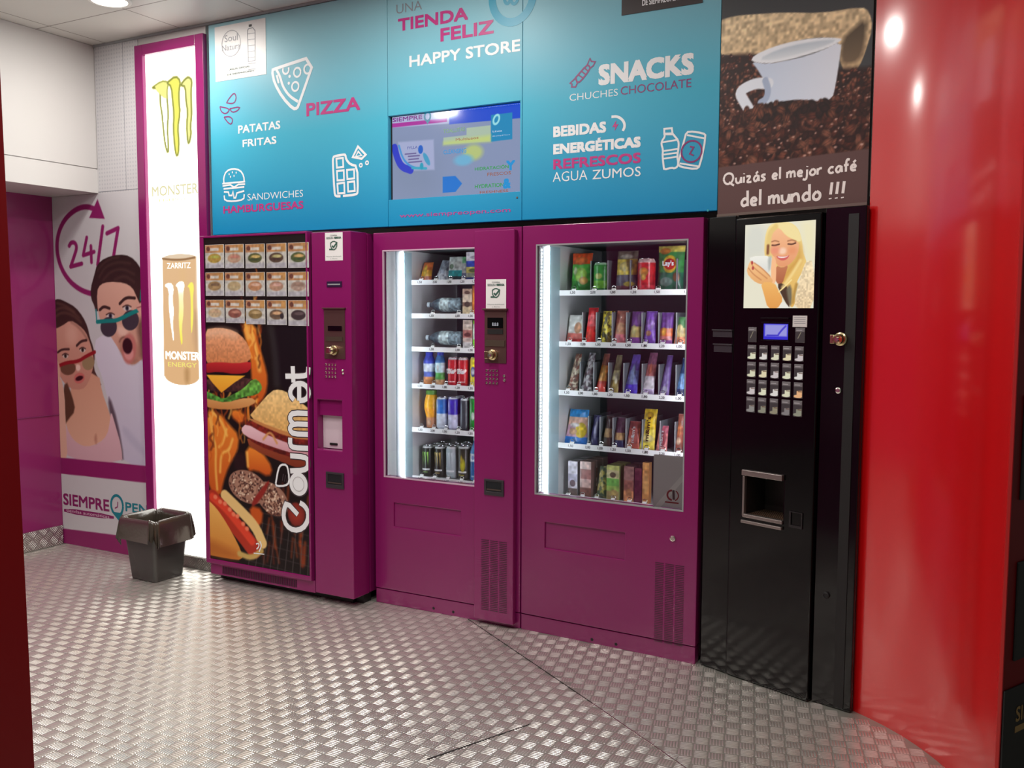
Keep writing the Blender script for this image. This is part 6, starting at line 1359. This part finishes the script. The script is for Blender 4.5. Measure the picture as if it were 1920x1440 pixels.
# --- bottom shelf
z_ = sh3[4]; at = At(F3, A3, .25, 'packs on the bottom shelf of the wide machine')
def col_pack(q, pt, bg, nm, lbs, cat, dp, nback, seed):
    w, h, x = mk(q, z_); o = carton(nm, w, h, dp, pt, bg, seed)
    put(o, at, x, z_, lbs[0], cat, .02)
    for k in range(nback):
        c = dup(o); c.location = at.fr(x, at.d+.02+(dp+.012)*(k+1), z_); tag(c, lbs[k+1], cat, at.g)
col_pack([(0.1025,0.5732),(0.1506,0.7508)], bands((1,(226,222,232)),(.62,(190,186,206)),(.40,(206,200,206)),(.2,(110,90,86)), spots=((0,.35,.3,.1,(110,80,90)),)), (176,172,180), 'biscuit_box', ['white and brown biscuit box at the front left of the bottom shelf', 'white topped biscuit box right behind the front left one', 'white topped biscuit box at the back of the left column'], 'biscuit box', .055, 2, 1)
col_pack([(0.165,0.5757),(0.2218,0.755)], bands((1,(226,196,186)),(.78,(150,90,84)),(.50,(196,160,150)),(.25,(120,70,60))), (130,96,92), 'biscuit_box', ['pink and brown biscuit box, second from the left on the bottom shelf', 'pink topped biscuit box behind the pink and brown one', 'pink topped biscuit box at the back of the second column'], 'biscuit box', .055, 2, 2)
w, h, x = mk([(0.2398,0.5838),(0.2997,0.735)], z_); o = pouch('snack_bag', w, h, .04, both(bands((1,(96,100,80))), mottle(0, [(190,170,80),(150,150,70),(60,80,60),(216,196,120)], 60, 9)), seed=80, lean=.15, taper=.3); put(o, at, x, z_, 'dark bag mottled with gold beside the green carton on the bottom shelf', 'snack bag', .02)
col_pack([(0.3017,0.5863),(0.363,0.7489)], bands((1,(200,206,120)),(.86,(206,196,150)),(.62,(110,170,80)),(.40,(150,180,90)),(.25,(170,150,100)), spots=((0,.72,.25,.08,(110,90,70)),(.1,.2,.3,.1,(206,176,110)))), (150,160,96), 'snack_carton', ['green and cream snack carton in the middle of the bottom shelf', 'yellowish carton top behind the green and cream carton'], 'carton', .06, 1, 3)
col_pack([(0.3873,0.5915),(0.4359,0.7513)], bands((1,(150,110,104)),(.60,(150,96,84)),(.30,(206,140,96)), spots=((0,.25,.3,.12,(190,130,90)),)), (120,84,84), 'snack_carton', ['brown snack carton right of the green carton', 'brown carton behind the front brown carton'], 'carton', .06, 1, 4)
col_pack([(0.4397,0.5931),(0.4748,0.7468)], bands((1,(104,54,64)),(.92,(92,40,58))), (92,44,58), 'snack_carton', ['dark maroon carton left of the tan stick pack'], 'carton', .06, 0, 5)
col_pack([(0.4782,0.6136),(0.5097,0.7761)], bands((1,(206,150,90)),(.85,(190,130,76)), spots=((0,.5,.4,.3,(214,160,100)),)), (170,116,70), 'stick_pack', ['tall tan stick pack at the right of the bottom shelf'], 'snack pack', .03, 0, 6)

# --- narrow machine
def A2(g): return At(F2, 0.0, .27, g)
z_ = sh2[0]; at = A2('packs on the top shelf of the narrow machine')
w, h, x = mk([(0.0643,1.6154),(0.1362,1.7027)], z_); o = pouch('snack_bag', w, h, .03, bands((1,(226,120,60)),(.6,(240,180,60)),(.3,(206,110,70)), spots=((-.1,.55,.2,.3,(250,206,80)),)), seed=90, lean=.35, taper=.2); put(o, at, x, z_, 'small orange and yellow pack at the left of the top shelf of the narrow machine', 'snack pack', .02)
w, h, x = mk([(0.1487,1.6142),(0.2566,1.7124)], z_); o = pouch('tissue_pack', w, h, .05, both(bands((1,(176,186,196)),(.4,(206,210,214))), mottle(0, [(226,230,232),(120,130,140)], 30, 2)), seed=91, lean=.45, taper=.35); put(o, at, x, z_, 'white and grey pack leaning back on the top shelf of the narrow machine', 'tissue pack', .02)
w, h, x = mk([(0.2466,1.613),(0.3243,1.7227)], z_); o = carton('wipes_pack', w, h, .05, bands((1,(206,214,206)),(.46,(30,176,176)),(.22,(20,60,66)), spots=((.1,.7,.3,.15,(226,232,220)),(-.3,.62,.15,.1,(120,150,120)))), (170,190,190), 92, .15); put(o, at, x, z_, 'teal and white wipes pack on the top shelf of the narrow machine', 'wipes pack', .02)
w, h, x = mk([(0.3259,1.6119),(0.3565,1.7219)], z_); o = carton('tissue_pack', w, h, .05, bands((1,(130,206,150)),(.75,(206,214,206)),(.35,(120,130,160)),(.15,(96,100,130))), (176,196,190), 93, .1); put(o, at, x, z_, 'narrow green topped pack between the teal pack and the white box', 'tissue pack', .02)
w, h, x = mk([(0.3549,1.6116),(0.4306,1.7435)], z_); o = carton('medicine_box', w, h, .05, bands((1,(236,236,238)),(.70,(60,84,190)),(.50,(236,226,120)),(.30,(190,196,170)),(.15,(70,96,170)), spots=((.1,.82,.3,.05,(200,196,206)),(0,.38,.3,.06,(120,140,80)))), (206,210,216), 94); put(o, at, x, z_, 'white box with blue and yellow bands at the right of the top shelf', 'box', .02)
CLR = [(.004, 0), (.022, .002), (.034, .006), (.036, .03), (.033, .05), (.036, .07), (.036, .130), (.032, .150), (.022, .175), (.013, .190), (.012, .200)]
def water(P, w, h):
    P.poly([(P.b[0]-.01, 0), (P.b[2]+.01, 0), (P.b[2]+.01, h), (P.b[0]-.01, h)], (112,134,144), smooth=0); P.poly([(P.b[0]-.01, h*.34), (P.b[2]+.01, h*.34), (P.b[2]+.01, h*.62), (P.b[0]-.01, h*.62)], (186,204,206), smooth=0)
    P.poly([(P.b[0]-.01, h*.64), (P.b[2]+.01, h*.64), (P.b[2]+.01, h), (P.b[0]-.01, h)], (60,76,86), smooth=0, soft=.01)
    for k in range(7): P.stroke([(P.b[0], h*(.06+.04*k)), (P.b[2], h*(.06+.04*k))], .003, (150,170,180), smooth=0)
    P.noise(.35, .010)
for si, lb in ((1, 'clear water bottle lying on its side on the second shelf of the narrow machine'), (2, 'clear water bottle lying on its side on the third shelf of the narrow machine')):
    q = [(0.1184,1.451),(0.328,1.5379)] if si == 1 else [(0.1098,1.2792),(0.3296,1.3667)]
    z_ = sh2[si]; w, h, x = mk(q, z_); rr = .036; sc_ = w/.215
    o = bottle([(r_, z*sc_) for r_, z in CLR], water, (120,140,150), .014, mat('bottle_cap_clear', (190, 206, 214), rough=.3), si, 'x', 'water_bottle'); o.scale = (-1, 1, 1); put(o, A2('water bottles lying in the narrow machine'), x, z_+.018, lb, 'water bottle', .045)
z_ = sh2[1]; at = A2('cartons on the second shelf of the narrow machine')
w, h, x = mk([(0.3334,1.4472),(0.3869,1.5635)], z_); o = carton('drink_carton', w, h, .045, bands((1,(190,160,140)),(.8,(206,190,170)),(.5,(140,110,96)),(.35,(214,196,160)), spots=((0,.42,.3,.10,(90,70,64)),(0,.86,.3,.06,(110,80,70)))), (170,150,130), 95); put(o, at, x, z_, 'beige drink carton on the second shelf of the narrow machine', 'drink carton', .02)
w, h, x = mk([(0.3902,1.4474),(0.4361,1.5789)], z_); o = carton('drink_carton', w, h, .045, bands((1,(206,120,84)),(.85,(222,140,60)),(.4,(206,120,50)), spots=((.2,.75,.3,.1,(190,60,50)),)), (196,120,60), 96); put(o, at, x, z_, 'orange drink carton on the second shelf of the narrow machine', 'drink carton', .02)
z_ = sh2[2]; at = A2('cartons on the third shelf of the narrow machine')
w, h, x = mk([(0.3349,1.277),(0.3886,1.4086)], z_); o = carton('drink_carton', w, h, .045, bands((1,(206,186,170)),(.66,(170,110,104)),(.40,(190,170,160)),(.25,(196,190,190)), spots=((0,.5,.35,.07,(120,60,60)),(0,.8,.3,.06,(230,220,206)))), (176,156,150), 97); put(o, at, x, z_, 'pinkish brown drink carton on the third shelf of the narrow machine', 'drink carton', .02)
w, h, x = mk([(0.3941,1.2783),(0.439,1.4067)], z_); o = carton('drink_carton', w, h, .045, bands((1,(140,196,60)),(.88,(206,214,206)),(.35,(120,196,50)), spots=((0,.62,.3,.10,(150,190,170)),)), (170,196,120), 98); put(o, at, x, z_, 'green and white drink carton on the third shelf of the narrow machine', 'drink carton', .02)
# fourth shelf
z_ = sh2[3]; at = A2('drinks on the fourth shelf of the narrow machine')
SPT = [(.0001, 0), (.024, .002), (.028, .008), (.029, .04), (.026, .06), (.029, .08), (.029, .125), (.020, .150), (.016, .158)]
for q, pt, lb, cm, sd in (([(0.0882,1.0915),(0.1544,1.2418)], bands((1,(60,80,190)),(.72,(206,214,232)),(.45,(90,110,196)),(.28,(222,150,96)), spots=((0,.55,.25,.1,(236,240,246)),)), 'blue and white drink bottle with an orange base on the fourth shelf', (40,60,190), 1),
                          ([(0.1591,1.0943),(0.2178,1.2434)], bands((1,(50,110,170)),(.75,(190,220,226)),(.42,(76,160,70)),(.20,(196,150,110)), spots=((0,.58,.25,.1,(236,240,240)),)), 'blue and green drink bottle beside the red cans', (40,70,190), 2)):
    w, h, x = mk(q, z_); o = bottle([(r_*w/.062, z*(h-.014)/.158) for r_, z in SPT], pt, (120,150,200), .014, mat('blue_cap_%d' % sd, cm, rough=.35), sd); put(o, at, x, z_, lb, 'drink bottle', .04)
def redcan(P, r, h):
    P.poly([(P.b[0]-.01, 0), (P.b[2]+.01, 0), (P.b[2]+.01, h), (P.b[0]-.01, h)], (196,34,44), smooth=0); P.poly([(P.b[0]-.01, h*.93), (P.b[2]+.01, h*.93), (P.b[2]+.01, h), (P.b[0]-.01, h)], (206,206,206), smooth=0)
    P.stroke([(-r*.9, h*.52), (-r*.3, h*.60), (r*.3, h*.46), (r*.9, h*.56)], h*.10, (240,214,210)); P.stroke([(-r*.7, h*.16), (r*.7, h*.16)], h*.04, (236,196,196)); P.stroke([(-r*1.2, h*.1), (-r*1.2, h*.9)], r*.2, (232,120,126), soft=.01, a=.6)  # last stroke paints a soft side highlight into the can colour
first = None
for k, (q, lb) in enumerate((([(0.2336,1.0918),(0.2931,1.2184)], 'red cola can left of the other red can on the fourth shelf'), ([(0.2942,1.0943),(0.3522,1.2216)], 'red cola can between the other red can and the yellow can'))):
    w, h, x = mk(q, z_)
    o = can(w/2*.95, h, redcan, (200,40,44), 10) if first is None else dup(first)
    if first is None: first = o; logo(o, 'Coca-Cola', [(-w*.34, h*.44), (w*.34, h*.62)], -w*.49, M_INKW, .02)
    put(o, at, x, z_, lb, 'drink can', .045)
w, h, x = mk([(0.3648,1.0944),(0.4255,1.222)], z_); o = can(w/2*.95, h, bands((1,(214,206,90)),(.92,(226,206,36)),(.70,(226,206,40)),(.30,(232,214,50)), spots=((0,.52,.55,.17,(70,90,160)),(0,.52,.4,.10,(206,214,226)))), (226,206,40), 12); put(o, at, x, z_, 'yellow can with a blue emblem on the fourth shelf', 'drink can', .045)
# fifth shelf
z_ = sh2[4]; at = A2('drinks on the fifth shelf of the narrow machine')
w, h, x = mk([(0.0912,0.8616),(0.1688,1.0508)], z_)
o = bottle([(.0001, 0), (w*.30, .002), (w*.34, .01), (w*.34, h*.30), (w*.40, h*.38), (w*.48, h*.52), (w*.46, h*.68), (w*.40, h*.80), (w*.32, h*.88)], bands((1,(240,176,36)),(.60,(236,160,30)),(.33,(206,140,100)), spots=((0,.18,.5,.1,(222,180,150)),), noise=.08), (236,160,30), h*.10, mat('green_cap', (90, 150, 60), rough=.4), 3, 'z', 'juice_bottle'); put(o, at, x, z_, 'orange juice bottle with a green cap at the left of the fifth shelf', 'juice bottle', .045)
for q, pt, lb, bg, sd in (([(0.1636,0.8662),(0.2289,1.0126)], bands((1,(206,212,216)),(.95,(40,110,190)),(.50,(206,214,226)), spots=((-.5,.75,.2,.2,(200,214,230)),), noise=.1), 'blue over silver can on the fifth shelf', (120,150,200), 20),
                      ([(0.2331,0.8706),(0.2954,1.0158)], bands((1,(206,212,216)),(.95,(64,46,176)),(.48,(196,196,220)), spots=((-.5,.75,.2,.2,(200,200,230)),), noise=.1), 'violet over silver can on the fifth shelf', (110,100,190), 21),
                      ([(0.3055,0.8697),(0.3585,1.0135)], bands((1,(206,212,216)),(.94,(60,66,72)), spots=((-.4,.5,.25,.4,(130,140,146)),), noise=.1), 'slim dark grey can left of the green can on the fifth shelf', (60,66,72), 22),
                      ([(0.3604,0.8677),(0.4227,1.0246)], bands((1,(206,212,216)),(.95,(26,130,46)), spots=((-.4,.6,.2,.35,(110,190,120)),(.1,.45,.35,.12,(206,220,206))), noise=.1), 'green can at the right of the fifth shelf', (30,120,50), 23)):
    w, h, x = mk(q, z_); o = can(w/2*.92, h, pt, bg, sd); put(o, at, x, z_, lb, 'drink can', .045)
    c = dup(o); c.location = at.fr(x, at.d+.045+w*1.0, z_); tag(c, 'second ' + lb.split(' on the')[0].split(' at the')[0].split(' left of')[0] + ' standing behind the front one on the fifth shelf', 'drink can', at.g)
# sixth shelf
z_ = sh2[5]; at = A2('cans on the bottom shelf of the narrow machine')
def clawcan(base, claw, band):
    def f(P, r, h):
        P.poly([(P.b[0]-.01, 0), (P.b[2]+.01, 0), (P.b[2]+.01, h), (P.b[0]-.01, h)], base, smooth=0); P.poly([(P.b[0]-.01, h*.94), (P.b[2]+.01, h*.94), (P.b[2]+.01, h), (P.b[0]-.01, h)], (196,198,196), smooth=0)
        for dx in (-.5, 0, .5): P.poly([(dx*r-.20*r, h*.80), (dx*r+.14*r, h*.83), (dx*r+.12*r, h*.60), (dx*r+.06*r, h*.36), (dx*r-.02*r, h*.50), (dx*r-.06*r, h*.66)], claw, smooth=0)
        P.stroke([(-r*.75, h*.24), (r*.75, h*.24)], h*.055, (226,226,226), smooth=0); P.stroke([(-r*.45, h*.15), (r*.45, h*.15)], h*.025, band, smooth=0); P.stroke([(-r*1.15, h*.06), (-r*1.15, h*.92)], r*.18, tuple(min(255, c+70) for c in base), soft=.008, a=.6)  # pale upright stroke is a painted highlight down the can side
    return f
cs = (([(0.0745,0.5638),(0.1416,0.7567)], clawcan((26,28,26), (150,206,90), (140,190,90)), 'black can with pale green claw marks', 31), ([(0.1495,0.5652),(0.2154,0.7594)], clawcan((30,26,22), (206,176,96), (190,160,96)), 'black can with gold claw marks', 32),
      ([(0.2215,0.5664),(0.2888,0.7648)], clawcan((170,180,184), (206,214,216), (150,160,166)), 'silver grey can with pale claw marks', 33), ([(0.2925,0.5675),(0.3624,0.7703)], both(clawcan((40,34,28), (60,52,40), (190,180,60)), bands(noise=0, spots=((.25,.45,.45,.20,(206,196,40)),(.05,.62,.2,.12,(190,170,50))))), 'dark can with a yellow splash', 34))
wher = ('at the front of the bottom shelf', 'second in its row, behind the front can', 'third in its row, near the back')
for q, pt, nm, sd in cs:
    w, h, x = mk(q, z_); o = can(w/2*.90, h, pt, (30,30,30), sd); put(o, at, x, z_, nm + ' ' + wher[0], 'drink can', .045)
    for k in (1, 2):
        c = dup(o); c.location = at.fr(x, at.d+.045+k*w*1.02, z_); tag(c, nm + ' ' + wher[k], 'drink can', at.g)
w, h, x = mk([(0.3637,0.5688),(0.4273,0.8209)], z_)
o = bottle([(.0001, 0), (w*.40, .002), (w*.46, .01), (w*.46, h*.55), (w*.44, h*.68), (w*.30, h*.80), (w*.18, h*.88), (w*.17, h*.93)], bands((1,(60,120,176)),(.68,(206,214,222)),(.48,(30,96,160)), spots=((0,.58,.3,.05,(120,140,190)),(0,.12,.4,.02,(190,210,226))), noise=.12), (40,110,170), h*.07, mat('clear_cap', (206, 216, 222), rough=.3), 5, 'z', 'water_bottle'); put(o, at, x, z_, 'tall blue drink bottle at the right of the bottom shelf', 'drink bottle', .045)

# ---------------------------------------------------------------- waste bin and its bag
BX, BY = -1.305, -.222
t = thing('waste_bin', 'dark translucent square waste bin on the floor in front of the light box', 'waste bin', (BX, BY, 0))
def sq(half, r, n=8):
    pts = []
    for cx, cy, a0 in ((1, 1, 0), (-1, 1, 90), (-1, -1, 180), (1, -1, 270)):
        for k in range(n): 
            a = R(a0+90*k/(n-1)); pts.append((cx*(half-r)+r*math.cos(a), cy*(half-r)+r*math.sin(a)))
    return pts
def loft(rings, n, cap0=False):
    b = MB(); vs = [p for r_ in rings for p in r_]
    b.add(vs, [(i*n+k, i*n+(k+1) % n, (i+1)*n+(k+1) % n, (i+1)*n+k) for i in range(len(rings)-1) for k in range(n)])
    if cap0: b.f.append(tuple(range(n))[::-1]); b.mi.append(0)
    return b
lv = [(.088, .0), (.096, .004), (.098, .012), (.112, .18), (.127, .325), (.133, .327), (.133, .335), (.124, .335), (.110, .18), (.095, .014), (.080, .012)]
M_BIN = mat('smoky_plastic', (74, 72, 70), rough=.25); M_BIN.node_tree.nodes['Principled BSDF'].inputs['Transmission Weight'].default_value = .25
rings = [[(x, y, z) for x, y in sq(hf, .022)] for hf, z in lv]
loft(rings, 32, True).build('bucket', M_BIN, t, smooth=True)
# bag: from inside, over the rim, down the outside
rg2 = np.random.default_rng(12)
n = 160; th = np.linspace(0, 2*math.pi, n, endpoint=False)
base = sq(1.0, .30, 40)
fold = sum(rg2.uniform(.3, 1)*np.sin(k*th+rg2.uniform(0, 6)) for k in (3, 5, 8, 13, 21))/3.0
fold2 = sum(rg2.uniform(.3, 1)*np.sin(k*th+rg2.uniform(0, 6)) for k in (4, 7, 11, 17, 29, 37, 53))/3.0
hem = .118+.016*np.sin(2*th+1.2)+.010*np.sin(5*th+2)+.008*np.sin(11*th)
prof = []
rim = .341+.005*np.sin(4*th+.5)+.004*fold
for s_ in np.linspace(0, 1, 10): prof.append((.098+.020*s_-.005*fold*(1-s_)-.003*fold2, .10+.235*s_+0*th))
prof.append((.126+0*th, rim)); prof.append((.138+.002*fold, rim+.001)); 
for s_ in np.linspace(.08, 1, 10): prof.append((.141+.010*s_**.6+.009*fold*s_**1.2+.009*fold2*s_, rim-hem*s_+.006*fold2*s_+.012*fold*s_))
rings = [[(base[k][0]*(r_[k] if hasattr(r_, '__len__') else r_), base[k][1]*(r_[k] if hasattr(r_, '__len__') else r_), z[k]) for k in range(n)] for r_, z in prof]
bg = loft(rings, n)
M_BAG = mat('bin_bag_film', (70, 63, 54), rough=.24, spec=.7, bump=.9, bscale=38.0); M_BAG.node_tree.nodes['Principled BSDF'].inputs['Transmission Weight'].default_value = .12
o = bg.build('bin_bag', M_BAG, None, (BX, BY, 0), smooth=True, angle=80); tag(o, 'thin dark plastic bag folded over the rim of the waste bin', 'bin bag')
